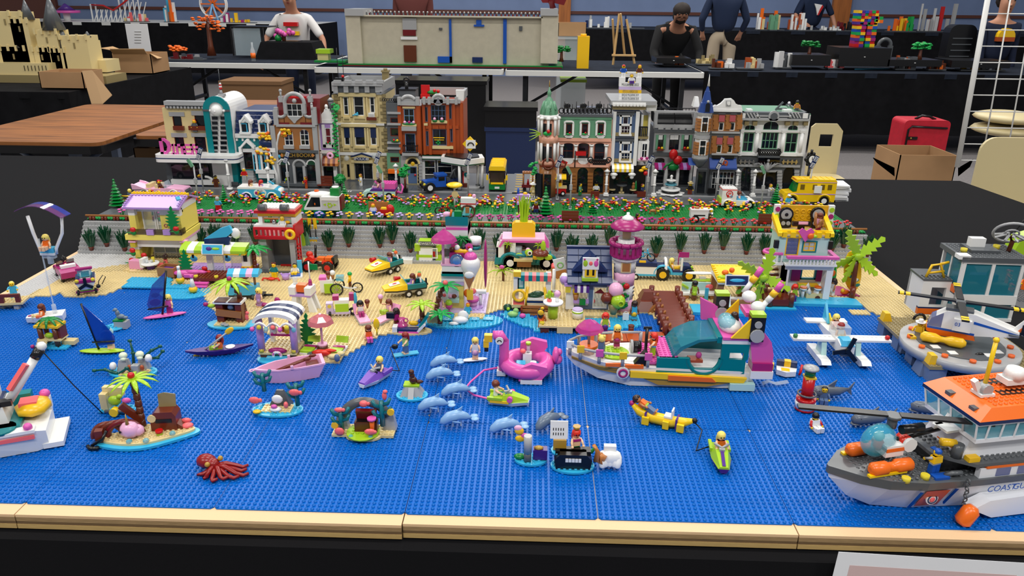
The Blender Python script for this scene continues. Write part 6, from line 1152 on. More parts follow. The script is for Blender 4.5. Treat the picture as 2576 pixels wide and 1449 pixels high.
c=t.c(1840,1120,1);q=t('cafe_stand','lav');q.C(c[0]-.4,1,.3,2.4,.4,14).m('bp').C(c[0]-.8,1,.7,1.1,1.4).m('dp').C(c[0]-.8,1,2.1,1.6,.9);t('white_seat','w').C(c[0]+1.2,1.6,.5,.4,4).B(c[0],c[0]+2.8,.8,2.6,4.2,4.9);q=t('display_scoops','og');q.O(c[0]-2,.6,4.4,1.3,.8,1.3).m('coral').O(c[0]-.8,.6,5,1,.7,.8)
p=t.loc;fig('pink clad waitress in white cap at ice cream cafe counter',(p[0]+t.c(1475,1230,-3)[0],p[1]-3,.9),0,'bp','bp','w','bun','skin',dd=1);fig('small figure in blue seated right of ice cream cafe',(p[0]+t.c(1760,1230,-2)[0],p[1]-2,.9),0,'mz','mz','og','short',po='sit',sc=.8)
c=on(B3,1578,1240,.9);t=T('goblet','pink goblet with lime drink before cafe','goblet',(c[0],c[1]-2.4,.9));t('cup','tp').L(0,0,0,[(1,0),(.3,.4),(.3,1),(.9,1.6),(1,2.4)],10);t('drink','lime').O(0,0,2.8,1,1,1)
c=on(B3,1690,1370,.1);slabp=T('cafe_pool','azure studded pool plate with sand edge before ice cream cafe','plate',(*c[:2],.05));q=slabp('plate','az')
n=26;pts=[(9.5*cos(2*PI*i/n)+(1.5 if cos(2*PI*i/n)>0 else 0),4.6*sin(2*PI*i/n)+.8*cos(2*PI*i/n))for i in rg(n)];q.Z(pts,0,.5,'z');slabp.parts.append(S([(x+.5,y+.5,.5)for x in rg(-10,11)for y in rg(-5,5)if inpoly(x+.5,y+.5,pts)],'az'));slabp('sand_edge','sand').N(-2,1,8,3,.5,.4,6);slabp('tiki_block','tan').B(-8.6,-5.6,-2.4,-.2,.4,2.6)
for k in rg(4):slabp('water_tile','mz').B(-5+3.6*k,-2.4+3.6*k,-1+.3*k,1+.3*k,.72,.95);slabp.parts[-1]('ripple','w').Q(-3.7+3.6*k,.3*k,.95,.6,.07,8,4)
slabp('splash','w').O(0,-2.2,1.6,2.2,1.1,1).O(.6,-.4,2,1.5,.6,1.6).O(-1.6,-3,.9,1.4,.6,.5)
def PL(lab,u,v,zbase,h,**k):c=G(u,v,zbase);return palm('toy_palm',lab,(*c[:2],zbase),h,**k)
PL('lime leaved palm beside jug island',1063,826,.4,6.6,leaf='lime',ln=4.2,n=8,trunk='br');PL('green leaved palm leaning before ice cream cafe',1098,800,.4,9.2,leaf='bg',ln=4.6,n=8,trunk='br',lean=2.6,fruit='coral');PL('green leaved low palm on tan block of cafe pool',1107,814,1.5,2.6,leaf='bg',ln=4,n=8,trunk='br')
PL('dark green palm before lifeguard tower',644,690,.45,8.2,leaf='bg',ln=5.6,n=11,trunk='rb',wide=.7)
# camper with pineapple
t=H('toy_camper','turquoise and white juice camper with yellow pineapple on top',B4,(370,810),cat='toy car');a,b,zb,zt=t.rc(105,560,655,810);W=7.5
zl=t.c(370,700)[1];zm=t.c(370,600)[1];zr=t.c(370,530)[1]
q=t('lower_body','dt');q.B(a,b,0,W,1.4,zl);q.B(a-.4,a,.4,W-.4,1.2,2);wx0,wx1=t.c(248,800)[0],t.c(605,800)[0]
u=t('upper_body','w');u.Z([(a+.2,zl),(a+.2,zm),(a+1.4,zr),(a+6.2,zr),(a+6.2,zl)],0,.6);u.Z([(a+.2,zl),(a+.2,zm),(a+1.4,zr),(b-2,zr),(b-.6,zm),(b-.4,zl)],W-.6,W);u.B(t.c(510,650)[0],b-.8,0,.6,zl,zl+2);u.B(a+.2,a+.8,0,W,zl,zm)
t('roof','dp').Z([(a+.9,zm+.2),(a+2,zr),(b-2,zr),(b-.8,zm+.2),(b-1.4,zm+.2),(b-2.6,zr-.6),(a+2.4,zr-.6),(a+1.6,zm+.2)],-.3,W+.3);t('roof_top','bp').B(a+2,b-2.2,-.1,W+.1,zr,zr+.5)
x0,x1=t.c(285,700)[0],t.c(470,700)[0];t('serving_counter','tan').B(x0,x1,-2,.2,zl-.6,zl+.1).m('mn').B(x0+1,x1-.4,-1.2,0,zl-2.6,zl-.6);t('blackboard','br').B(t.c(190,650)[0],t.c(248,650)[0],-.3,0,zl+.2,zl+4.4);t.l('board','k').B(t.c(200,650)[0],t.c(238,650)[0],-.38,-.3,zl+.6,zl+4)
t('rear_window','tc').Z([(b-3,zl+2),(b-2.8,zr-1),(b-2.2,zr-1),(b-.8,zl+2)],.1,.4);t('inside_back','lg').B(x0,b-3,W-1.2,W-.7,zl,zm);
for x,y in((225,565),(530,575)):
 c=t.c(x,y,-.6);q=t('palm_emblem','lime')
 for k in rg(6):an=k*PI/3+.3;q.U([(c[0],-.5,c[1]),(c[0]+1*cos(an),-.7,c[1]+.7*sin(an)+.2),(c[0]+1.7*cos(an),-.6,c[1]+1.1*sin(an)-.3)],.35,5,.15,.5)
pc=t.c(380,490,3);q=t('pineapple','ty');q.Z([(pc[0]-3.6,zr+.5),(pc[0]-3.6,zr+4.4),(pc[0]-2.6,zr+5.2),(pc[0]+2.6,zr+5.2),(pc[0]+3.6,zr+4.4),(pc[0]+3.6,zr+.5)],2,5);l=t('pineapple_leaves','lime')
for k in rg(34):an=ru(0,6.28);e=ru(.05,.55);h=ru(4,8.4);l.U([(pc[0]+.8*cos(an),3.5+.8*sin(an),zr+5),(pc[0]+h*.36*cos(an)*sin(e)*1.6,3.5+h*.3*sin(an)*sin(e),zr+5+h)],.42,4,.12)
wh(t,(wx0,wx1),0,2.1,'w',1.4);
for wx in(wx0,wx1):t('wheel_arch','dt').Q(wx,-.3,2.2,2.9,.55,14,5,'y',0,PI)
q=t('counter_goods','lime');c=t.c(340,670,-1);q.O(c[0],-1,c[1],1.2,.6,.6).m('ty').C(c[0]+5,-1,zl+.1,.9,1.8).m('bp').O(c[0]+2.6,-1,c[1]+1.6,.8);t('blender','tc').C(c[0]-.4,.6,zl+.1,1.2,3.4);p=t.loc;fig('dark haired doll serving in juice camper window',(p[0]+t.c(380,600,2)[0],p[1]+2.4,p[2]+zl-2.2),0,'mz','mz','dh','long','skin',dd=1)
c=on(B4,500,830);
t=T('tropical_stack','toy coconut with lime leaves and palm leaf pile on striped stall','pile',(c[0],c[1]-4,6.2),sc=.8);t('coconut','rb').L(1.6,0,1.4,[(3.4,0),(2.8,1.2),(.3,2.2)],10);t('leaf','lime').O(2.6,-.5,4.6,1,.4,2.4).O(1.6,-1.2,.6,1.6,.5,1.2).O(4.6,-1.2,.6,1.6,.5,1.2).O(-2.8,0,2,1.6,.8,1.4);t('eye','w').C(-2.4,-1,2,.9,.4,A='y').m('k').C(-2.4,-1.1,2,.5,.3,A='y');t('blue_leaf','dt').O(-6,0,.8,2,.5,.5)
t=T('fallen_palm_leaf','lime palm leaf with pink flower left of striped stall','leaf',on(B4,180,850,3));q=t('leaf','lime');
for k in rg(7):an=-2.6+k*.75;q.U([(0,0,1),(2.4*cos(an)-1,-.3,1.4+1*sin(an)),(4.4*cos(an)-1,-.4,.8+1.8*sin(an))],.55,6,.15,.4)
t('flower','dp').O(-.4,-.8,2.2,.8,.5,.6);t('stem','br').C(0,0,-2.4,.4,3.4,6)
t=T('fruit_crate','nougat crate of red fruit left of blue lighthouse shop','crate',on(B4,745,890));t('crate','mn').B(-3,3,-1.6,1.6,0,3.4);q=t('fruit','coral')
for k in rg(8):q.O(-2.3+1.5*(k%4),-.8+1.4*(k//4),3.6,.75,n=8)
t=H('toy_pool_stall','small beach stall with coral and teal striped awning',B4,(460,1160),z=2);a,b,zb,zt=t.rc(280,860,650,1160);q=t('side_wall','w');q.B(a,a+1.4,0,4,0,zt-.6).B(b-1.4,b,0,4,0,zt-.6);n=8
for k in rg(n):x=a+2+(b-a-2)*k/n;t('awning_strip','dt' if k%2==0 else 'coral').Z([(-1.2,zt-1.6),(-1.2,zt),(.4,zt+.4),(.4,zt-1)],x,x+(b-a-2)/n,'x')
t('corner_block','ty').B(a,a+2,-.8,1,zt-.6,zt+.8);t.win(322,900,390,1005,fr='dt',nx=1,ny=1,pa='aqua',ho=0,d=0);t('base','tan').B(a-.4,b+.2,-1,5,-.6,.2).m('rb').B(a,a+3.4,0,4,-2,-.6).B(b-2,b,0,4,-2,-.6);c=t.c(335,1070,-.8);t('life_ring','ty').Q(c[0],-.9,c[1],1.5,.42,16,8,'y');t('coral_tile','coral').B(a,a+3,-.6,0,.2,1.6).B(b-1.6,b,-.6,0,.2,2)
x0,x1=t.c(405,1100)[0],t.c(600,1100)[0];t('slide_frame','ty').U([(x0,-1.4,0),(x0,-1.2,2.6),(x0+.4,.4,5)],.45).U([(x1,-1.4,0),(x1,-1.2,2.6),(x1-.4,.4,5)],.45);t('table_top','w').B(x0,x1,-1.2,2,1.8,2.2).m('db').B(x0,x1,-1.3,-1,1,1.6);t('melon','dn').O(x0+2.2,.4,2.6,2,1.2,.7).O(x1-2.2,.6,3,2,1.2,.7)
for k in rg(4):t('bench_slat','mn').B(x0-1,x1+1,-1.8-.7*k,-1.2-.7*k,-.4-.9*k,.3-.9*k)
t('bench_side','rb').B(x0-1.4,x0-.9,-4,-1,-3,0).B(x1+.9,x1+1.4,-4,-1,-3,0)
slab('shallow_plate','azure studded plate below striped stall',[(1258,790),(1275,780),(1330,790),(1345,800),(1385,805),(1385,832),(1345,833),(1335,822),(1305,815),(1275,800)],'az',.05,.5)
c=G(1290,797,.5);t=T('sea_star_toy','pale green and pink sea creatures on azure plate','toy animal',(*c[:2],.5));t('star','lr').O(0,0,.8,1.5,1,.8).O(.8,.4,1.6,.8,.6,.8);t('shell','dp').O(2.6,-.8,.7,.9,.7,.7);t=T('toy_turtle','dark green turtle behind azure plate','toy animal',G(1277,780,.45));t('shell','dn').O(0,0,.8,1.3,1.2,1);t('head','lime').O(.2,-1.1,.8,.5)
c=G(1361,824,.5);fig('dark skinned doll with yellow hair flower on azure plate',(*c[:2],.5),160,'og','og','dh','long','ts',dd=1,sr='og');t=T('hair_flower','yellow star flower in dark hair by stall','flower',(c[0]-.2,c[1]-1.3,5.2));t('flower','ty').O(0,0,0,.8,.3,.8).O(.4,.2,1.1,.5,.3,.4)
c=G(1414,806,2);t=T('tan_jetty','tan studded jetty before lighthouse shop','jetty',(*c[:2],0));t('deck','sand').N(-6,-4,12,9,1.6,.5,6);t('front_block','tan').B(-1.4,2.6,-4.2,-3.8,.2,2);t('leg','br').B(-5.6,-3.4,-3.6,-1.6,0,1.6).B(3.4,5.6,-3.6,-1.6,0,1.6);t('lamp','tyel').C(-5.2,-3,2.1,.6,.7).C(-5.2,3.2,2.1,.6,.7)
t=T('round_cafe_table','white round table with lime foot on tan jetty','table',(c[0]-2.4,c[1]+1.2,2.3));t('top','w').C(0,0,4,2.6,.45,18);t('foot','lime').C(0,0,0,1.3,4);t=T('toy_cactus','lime cactus in a coral pot on round white table','plant',(c[0]-3.4,c[1]+1.2,6.75));t('pot','coral').C(0,0,0,.6,.7);t('cactus','lime').O(0,0,1.9,.6,.5,1.3).O(.8,0,1.8,.4,.4,.7).O(-.7,0,1.5,.4,.4,.6)
t=T('ice_cream_cup','pink ice cream glass on round white table','glass',(c[0]-1.4,c[1]+1,6.75));t('glass','tc').C(0,0,0,.5,1.6);t('scoop','bp').O(0,0,2.2,.9);t=T('white_drum','white drum stool with lime band on tan jetty','stool',(c[0]+4,c[1]+1.4,2.3));t('drum','w').C(0,0,0,1.4,2.2,14);t('band','lime').C(0,0,1.5,1.45,.4,14);t('lid','llav').C(0,0,2.2,1.35,.3,14)
t=H('toy_lighthouse_shop','sand blue ice cream shop with dark blue tiled roof',B4,(1000,1205),z=1.2);a,b,zb,zt=t.rc(805,930,1245,1205);zr=t.c(1030,635,4)[1]
t.win(880,1005,1020,1170,fr='w',nx=1,ny=1,pa='glass');t.win(1062,985,1205,1200,fr='w',nx=1,ny=1,pa='glass',name='door');t.wall('sb',835,935,1230,1205);t('base','sand').N(int(a),-4,int(b-a)+2,13,-1,.8,6)
for x in(805,1225):q=t('corner_post','w');c0=t.c(x-8,1100)[0];q.B(c0,c0+2.2,-.3,2,0,zt);l=t('wall_lantern','tyel');c=t.c(x+12,1000,-.6);l.B(c[0]-.7,c[0]+.7,-1.2,-.3,c[1]-1,c[1]+.8);l('cap','lav').B(c[0]-1,c[0]+1,-1.4,-.2,c[1]+.8,c[1]+1.6)
for k in rg(5):x0,x1=t.c(880+29*k,970)[0],t.c(909+29*k,970)[0];zq=t.c(950,975)[1];t('awning_strip','pu' if k%2==0 else 'w').Z([(-1.6,zq-1.4),(-1.6,zq),(0,zq+1.4),(0,zq-.4)],x0,x1,'x')
c=t.c(895,1060,-.8);t('cone_sign','ty').O(c[0],-.7,c[1]+.8,.9,.5,1.1).m('mn').C(c[0],-.7,c[1]-2.4,.3,2.4,8,.8);t.Q('window_shelf','lav',872,1120,1022,1150,-1.2,1.2);c=t.c(960,1135,-1.3);t('shelf_tub','gr').B(c[0]-.8,c[0]+.8,-1.6,-.4,c[1]-.8,c[1]+.6)
c=t.c(1130,1050,-.1);q=t('door_print','dred');q.Z([(c[0]-1.4,c[1]),(c[0]+.2,c[1]+1.2),(c[0]+1.6,c[1]-.2)],.2,.3).m('coral').O(c[0]-2,.25,c[1]-2.4,1,.1,.8)
r0,r1=t.c(812,900,-1)[0],t.c(1262,900,-1)[0];rows=5;t('roof_body','db').Z([(-1.2,zt-.4),(7,zr-.4),(14,zt-.4)],r0,r1,'x');
sl=t('slate','db');P('slate_blue',(44,62,104),.3);sl.mats[0]='slate_blue';w=(r1-r0)/4;hh=(zr-zt)/rows;dd=8.2/rows;sl.Z([(-.35,0),(-.35,.55),(dd+.1,hh+.5),(dd+.1,hh)],.06,w-.06,'x');sl.at(*[(r0+w*i,-1.4+dd*j,zt-.4+hh*j)for j in rg(rows)for i in rg(4)]);t('ridge','db').B(r0-.1,r1+.1,6.4,7.8,zr-.2,zr+.5)
d0,d1=t.c(965,850,-2)[0],t.c(1112,850,-2)[0];dz0,dz1=t.c(1030,915,-2)[1],t.c(1030,700,-2)[1];m_=(d0+d1)/2;t('dormer_side','db').Z([(d0-2.8,dz0+1.6),(m_,zr+.2),(d1+2.8,dz0+1.6)],-.2,5);t('dormer','w').B(d0,d1,-1.7,1,dz0,dz1-3);t('dormer_sill','lime').B(d0-.2,d1+.2,-2.2,0,dz0-.4,dz0+.4)
for k in(0,1):
 x0=d0+.5+(d1-d0-1)*k/2;x1=x0+(d1-d0-1)/2;w_=t('dormer_window','ye');w_.B(x0,x1,-2,-1.7,dz0+.8,dz0+5.2);pz=w_('pane','paper');pz.B(x0+.5,x1-.4,-2.06,-2,dz0+3.2,dz0+4.8).m('k').B(x0+.5,x1-.4,-2.06,-2,dz0+1.2,dz0+2.8)
t('ice_lolly_sign','w').B(d0-.2,d1+.2,-2.1,-1.5,dz1-3.2,dz1);k=t.l('lolly_print','lime');k.O(m_-1.4,-2.15,dz1-1.5,.6,.1,.9).m('coral').O(m_,-2.15,dz1-1.5,.5,.1,.6).m('dp').O(m_+1.4,-2.15,dz1-1.5,.6,.1,.9).m('mag').O(d0+.3,-2.15,dz1-.4,.25).O(d1-.3,-2.15,dz1-.4,.25)
c=t.c(785,920,0);t('side_awning','w').O(c[0],1,c[1],1.4,1.6,1.8).m('lav').O(c[0]-.1,.2,c[1]+.1,1.2,1.2,1.2);t.Q('menu_board','w',652,1020,718,1160,3,.4);c=t.c(685,1090,3);t.l('menu_print','mag').O(c[0]+1,2.9,c[1]+1.6,.6,.1,.6).O(c[0]-.8,2.9,c[1]-1.6,.6,.1,.6).m('nougat').O(c[0]-.9,2.9,c[1]+1.2,.4,.1,.9)
c=t.c(705,780,9);t('flag_sign','w').C(c[0]-.6,9,0,.5,c[1]-1).tr((c[0],9,c[1]),0,-15).B(-.6,2.6,-.2,.2,-1.4,2).nt().m('lr').Q(c[0]+1,8.8,c[1]+.3,.8,.2,10,5,'y')
p=t.loc
c=t.c(1372,1215,2);zk=lambda y,d=2:t.c(1372,y,d)[1];r=(t.c(1480,900,2)[0]-t.c(1262,900,2)[0])/2;x=t.c(1372,900,2)[0]
t2=T('toy_lighthouse','white and pink banded lighthouse with magenta gallery and cap','toy building',(p[0]+x,p[1]+2+r*.2,p[2]));zs=[zk(1225),zk(1095),zk(960),zk(830),zk(690)]
for k,m_ in en(('bp','w','bp','w')):f0=1+0*k;t2('tower_band',m_).C(0,0,zs[k]+.02,r*(.9+.03*k),zs[k+1]-zs[k]-.04,20,r*(.92+.03*k))
q=t2('notch','dg').B(-.55,.55,-.12,.12,0,.3);q.at(*[(s_*r*.86,-r*.36-.1,zs[1]+.9+j*1.1,s_*58)for s_ in(-1,1)for j in list(rg(0,3))+list(rg(6,9))])
c2=zk(770);w=t2('tower_window','tan');w.B(-1.3,1.3,-r*1.02,-r*.8,c2-1.3,c2+1.5);w('pane','mn').B(-1,1,-r*1.05,-r*1.02,c2-1,c2+1.2);c2=zk(1050);w=t2('tower_window','w');w.B(-1.4,1.4,-r*1.02,-r*.8,c2-1.5,c2+1.5);w('pane','lav').B(-1,1,-r*1.05,-r*1.02,c2-1,c2+1)
z0=zk(690);g0,g1=zk(660,-1),zk(565,-1);t2('gallery_floor','w').C(0,0,z0-.6,r*1.22,.8,16);gl=t2('gallery_rail','mag');gr=r*1.38
gl.L(0,0,z0+.1,[(gr*.9,0),(gr,.2),(gr,.9),(gr*.9,.9)],12,sm=0)
for k in rg(16):an=2*PI*k/16;gl.b(gr*.95*cos(an),gr*.95*sin(an),z0+.6,.7,.7,3)
for k in rg(12):
 a0=2*PI*k/12+.13;a1_=a0+2*PI/12;gl.U([(gr*cos(a0),gr*sin(a0),z0+3.9),(gr*cos(a1_),gr*sin(a1_),z0+3.9)],.7)
zc0=z0+3;zc1=zk(415);t2('lamp_room','w').C(0,0,z0,r*.75,5,14);t2('lamp','ty').C(0,0,z0+5,r*.38,zc1-z0-5);t2('lamp_glass','glass').C(0,0,z0+5,r*.7,zc1-z0-5,14);zt_=zk(300);cap=t2('cap','mag');cap.L(0,0,zc1,[(r*.7,-.2),(r*1.5,.3),(r*1.5,.7),(r*1.1,1.7),(r*.5,2.6)],20);t2('cap_top','w').L(0,0,zc1+2.3,[(r*.55,0),(r*.5,.7),(r*.2,1.3),(.4,1.4),(.4,2)],14)
iv=t2('climber','gr')
for k in rg(15):zz=.6+k*(zk(930)-1)/14;xx=(-r*.55+sin(k*1.1)*1.6);iv.O(xx,-r*1.02,zz,.9,.5,.6).O(xx+.9,-r*1,zz+.4,.55,.4,.5)
for y,xx in((945,0.4),(1050,-.8)):t2('bloom','red').O(xx,-r*1.15,zk(y),.9,.6,.9)
c=on(B4,1255,1230,1.8);t=T('scoop_statue','three scoop ice cream cone in pink, brown and lime by shop','statue',(c[0],c[1]-2,2));t('cone','dtan').C(0,0,0,.8,3,10,1.6);t('pink_scoop','bp').O(.4,.6,6.6,2,2,2,12);t('brown_scoop','rb').O(-1.9,0,4.4,1.6,1.5,1.6,12);t('lime_scoop','lime').O(1,-.6,3.8,2,1.8,1.9,12);t.l('nozzle','lime').Q(1.6,-2.4,3.8,.7,.25,10,5,'y')
slab('shallow_plate','azure studded plate below lighthouse',[(1450,800),(1530,800),(1608,792),(1616,812),(1600,823),(1560,828),(1470,828),(1440,815)],'az',.05,.5)
c=G(1594,805,.5);fig('dark haired doll in blue top and yellow skirt by lighthouse',(*c[:2],.5),0,'mz','mz','dh','long','ds',dd=1,sr='ty');t=T('shopping_bag','white shopping bag held by doll at lighthouse','bag',(c[0]-2.2,c[1]-.3,.7));t('bag','w').B(-.8,.8,-.3,.3,0,1.8);t('handle','w').Q(0,0,1.8,.5,.1,8,4,'y',0,PI)
c=G(1521,838,1.6);fig('red haired doll in purple shorts on brown landing',(*c[:2],1.7),0,'lime','pu','fire','bob','skin',dd=1,sr='pu')
t=T('brown_landing','brown tiled landing stage behind party boat','jetty');c0=G(1478,845,1.4);c1=G(1680,845,1.4);t.loc=(c0[0],c0[1]-3,0)
q=t('plank','do').B(.05,3.15,0,6,1.1,1.6);n=int((c1[0]-c0[0])/3.2);q.at(*[(3.2*i,0,0)for i in rg(n)]);t('beam','br').B(0,n*3.2,.4,5.6,.2,1.1);t('bollard','rb').C(11,5.4,1.6,.7,1.6);t.l('bollard_top','br').C(11,5.4,3.2,.8,.3)
def lo(q,secs,cap=1):
 n=len(secs[0]);vs=[p for s_ in secs for p in s_];fs=[]
 for i in rg(len(secs)-1):
  for j in rg(n):k=(j+1)%n;fs.append((i*n+j,i*n+k,(i+1)*n+k,(i+1)*n+j))
 fs+=[tuple(rg(n))[::-1],tuple(rg((len(secs)-1)*n,len(secs)*n))];return q.add(vs,fs)
def hu(q,st):
 return lo(q,[[(x,-b,z0),(x,-a,z1),(x,a,z1),(x,b,z0)]for x,a,b,z0,z1 in st])
c=G(1690,832,2.6);t=T('toy_pier','reddish brown pier with round posts running from sand','pier',(c[0]+2.2,c[1],0),0)
q=t('plank','rb').B(-2.9,2.9,.03,.93,2.3,2.7);q.at(*[(0,i*.95,0)for i in rg(29)]);t('beam','br').B(-2.7,-2,0,27,1.4,2.3).B(2,2.7,0,27,1.4,2.3)
q=t('bollard','rb').C(0,0,-.3,.75,4.8);q.at(*[(s_*3.6,1.2+4.2*i,0)for i in rg(7)for s_ in(-1,1)]);q=t('brace','mn').Z([(-1.2,1.8),(1.2,1.8),(1.2,3.4)],-1.4,-.4);q.at(*[(s_*3.2,3.6+4.2*i,0)for i in rg(6)for s_ in(-1,1)])
t=T('brown_rocks','brown rock slope at inland end of pier','rocks',G(1628,780,.45));q=t('rock','rb');q.W(-3.4,2.6,-1.5,5,0,2.4,.5).W(-2,2.4,1,6,2,4.4,.5);t('rock','mn').Z([(0,0),(2.8,0),(2.8,3.4)],-2,-.4)
t=H('toy_kiosk','brown beach kiosk with yellow plate roof',B5,(530,1040));a,b,zb,zt=t.rc(385,830,690,1040);q=t('post','mn');dp=7
for x in(a,b-1.8):
 for y in(0,dp):q.Z([(x-(.6 if x==a else-.6),0),(x+1.8-(.6 if x==a else-.6),0),(x+1.8,zt),(x,zt)],y,y+1.4)
t('sill','mn').B(a,b,-.2,.8,0,1.6);t('counter','w').B(a+1.2,b-1,.8,2.4,1.4,1.9);t('eave','w').B(a-.2,b+.2,-.8,dp+2,zt,zt+.5);k=t('eave_tile','lime').B(0,.9,-1,-.8,-.5,0);k.at(*[(a+2.4+2.2*i,0,zt)for i in rg(5)]);zr=t.c(540,650,dp+2)[1];r=t('roof','ye');r.Z([(-1,zt+.5),(-1,zt+1),(dp+2,zr),(dp+2,zr-.5)],a-.4,b+.4,'x');s_=r('roof_stud','ye').C(0,0,0,.4,.3);n=int(b-a);s_.at(*[(a+.2+(b-a-.4)*i/n,dp+1.4,zr-.3)for i in rg(n+1)]+[(a+.1,j*1.3,zt+1+(zr-zt-1)*(j*1.3+1)/(dp+3))for j in rg(7)])
c=t.c(570,795,-1.2);s_=t('picture_sign','w');s_.tr((c[0],-1.6,c[1]),-15).B(-3.2,3.2,-.2,.2,-1.5,1.5).nt();s_('picture','db').tr((c[0],-1.6,c[1]),-15).B(-2.9,2.9,-.28,-.2,-1.2,1.2).m('mz').O(0,-.3,0,2.2,.08,.5).nt();c=t.c(480,720,2);f=t('roof_flower','og');f.O(c[0]-.5,2,c[1]-.2,1,.8,.8).O(c[0]+1.4,2.6,c[1]+.3,.8).m('dt').O(c[0]+.6,1.6,c[1]-1,1.2,.8,.6).m('lime').O(c[0]-1.4,1,c[1]-1.2,1.4,.8,.6);c=t.c(465,990,-1.4);t('menu_board','w').tr((c[0],-1.6,c[1]),-25).B(-1.3,1.3,-.2,.2,-1.6,1.8).nt().m('aqua').tr((c[0],-1.6,c[1]),-25).B(-1,1,-.28,-.2,-1.3,1.5).nt()
c=on(B5,235,965);t=T('beach_lounger','aqua beach lounger with towel left of kiosk','lounger',c);t('frame','w').B(-5.4,4.6,-1.2,1.6,1.2,1.8);t('leg','mn').B(-5,-3.6,-1,1,0,1.2).B(2.4,3.8,-1,1,0,1.2);t('back_panel','aqua').B(-5.4,4.6,1.4,1.8,1.8,4.2).m('coral').O(2.4,1.2,3,1.2,.3,.8);t('towel','mz').B(.6,1.6,-1.6,-1.2,-.2,3.6);t('cushion','lime').tr((-4.8,.6,3),0,30).b(0,0,0,2,1,.6).nt()
fig('black haired doll with purple bow on aqua lounger',(c[0]-2.4,c[1]-1.6,.8),0,'lime','ds','k','long','ds',dd=1,sr='lime')
c=on(B5,240,870);t=T('board_stand','white stand holding a white and a green surfboard','stand',c);t('post','w').B(-.9,.9,-.6,.6,0,3.4);t('white_board','w').O(-.6,0,4.6,4.6,1,.4,14);t('green_board','lime').O(1.4,-.3,2.6,4.6,1,.4,14)
for u0_,u1_,v0_,v1_,l in((1745,1895,771,791,'long azure plate along shore below kiosk'),(1988,2148,751,768,'long azure plate before sand castle')):
 a_=G(u0_,v1_,.5);b_=G(u1_,v0_,.5);t=T('shallow_plate',l,'plate',(a_[0],a_[1],.06));w,d=b_[0]-a_[0],b_[1]-a_[1];t('plate','az').Z([(0,.6),(w,0),(w,d-1.4),(w-2,d-.4),(w*.6,d-.3),(w*.4,d),(0,d)],0,.85,'z');
 for k in rg(3):t('ripple','tb').Q(w*(.25+.25*k),d*.5,.86,.8,.1,10,4)
t=H('toy_beach_club','aqua and yellow beach club with roof stage and pink balcony',B5,(1220,985));a,b,zb,zt=t.rc(1000,660,1455,985);dp=8;z1=t.c(1220,655,0)[1];zr=t.c(1220,580,-1)[1];z2=t.c(1200,385,1)[1]
t('base','sand').N(int(a)-1,-3,int(b-a)+5,12,-.3,.4,6);q=t('ground_wall','w');q.B(a,a+1.4,0,3,0,z1-1).B(b-1.8,b,0,3,0,z1-1).B(a,b,-.2,3,z1-1.4,z1).B(a,a+.8,0,dp,0,z1);t.H=[];c0,c1=t.c(1165,735,5),t.c(1310,735,5);w0,w1=t.c(1165,790,5)[1],t.c(1165,680,5)[1];q=t('back_wall','w');q.holes(a+.8,b-1,.1,z1,5,5.6,[(c0[0],c1[0],w0,w1)])
t('window','dt').B(c0[0],c0[0]+.4,4.8,5.6,w0,w1).B(c1[0]-.4,c1[0],4.8,5.6,w0,w1).B(c0[0],c1[0],4.8,5.6,w0,w0+.5);t('shutter','mag').B(c0[0]-2.6,c0[0]-.1,4.6,4.9,w0-.4,w1).B(c1[0]+.1,c1[0]+3.2,4.6,4.9,w0-.4,w1);t('bar_shelf','ty').B(c0[0]-.6,c1[0]+.6,3.2,4.8,w0-1.6,w0-.9);
for k,x in en((1195,1330)):c=t.c(x,860,1);t('bar_stool','w').C(c[0],1,0,.5,c[1]-.4).C(c[0],1,c[1]-.8,1,.5);t.l('stool_seat','og').C(c[0],1,c[1]-.3,1,.4)
q=t('balcony_floor','w');q.B(a-.5,b+.2,-1.4,dp,z1,z1+.5);q=t('baluster','w').B(-.22,.22,-1.3,-.9,z1+.5,zr-.5);n=13;q.at(*[(a+.6+(b-a-1)*k/n,0,0)for k in rg(n+1)]);t('handrail','dp').B(a-.3,b+.4,-1.7,-.4,zr-.5,zr+.2).B(b-.8,b+.4,-.4,5,zr-.5,zr+.2).B(a-5,a-1,0,.8,zr,zr+.6);q=t('side_balcony','w');q.B(a-5,a-.6,0,5,z1-.3,z1+.4);t.parts[-2].Q(a-3.6,2.2,zr+.3,2,.5,10,6,'z',PI*.5,PI*1.5)
for k in rg(4):q.B(a-5+1.2*k,a-4.6+1.2*k,.1,.5,z1+.4,zr)
u0_,u1_=t.c(958,480,1)[0],t.c(1428,480,1)[0];t.win(1035,405,1165,580,fr='ty',nx=1,ny=1,pa='tdblue',ho=1,d=1,name='glass_door');t.win(1190,440,1330,550,fr='dt',nx=1,ny=1,pa='glass',ho=1,d=.9,f=.4);t.win(1203,450,1318,538,fr='ty',nx=2,ny=2,pa='glass',ho=0,d=1,f=.3)
t('upper_wall','aqua').holes(u0_,u1_,z1+.5,z2,1,2,t.H);t('upper_side','aqua').B(u0_,u0_+.8,2,dp,z1+.5,z2).B(u1_-.8,u1_,2,dp,z1+.5,z2);t('roof_deck','sand').B(u0_-.2,u1_+.2,.6,dp+1,z2,z2+.5);q=t('merlon','ye').B(0,1.4,.2,1.4,-.9,.6);q.at(*[(u0_+.4+2.35*k,0,z2+.6)for k in rg(6)]);t('roof_edge','ye').B(u0_-.4,u1_+.4,.9,2,z2+.5,z2+1.5);q=t('side_slope','ye')
for x in(u0_-.7,u1_-.5):q.Z([(.2,z2),(.2,z2+1),(dp,z2+4.6),(dp,z2+3)],x,x+1.3,'x')
for x in(u0_-.6,u1_+.4):c=t.c(0,400,1);t('wall_lantern','k').B(x-.6,x+.6,.6,1.6,z2-3.6,z2-1.4)
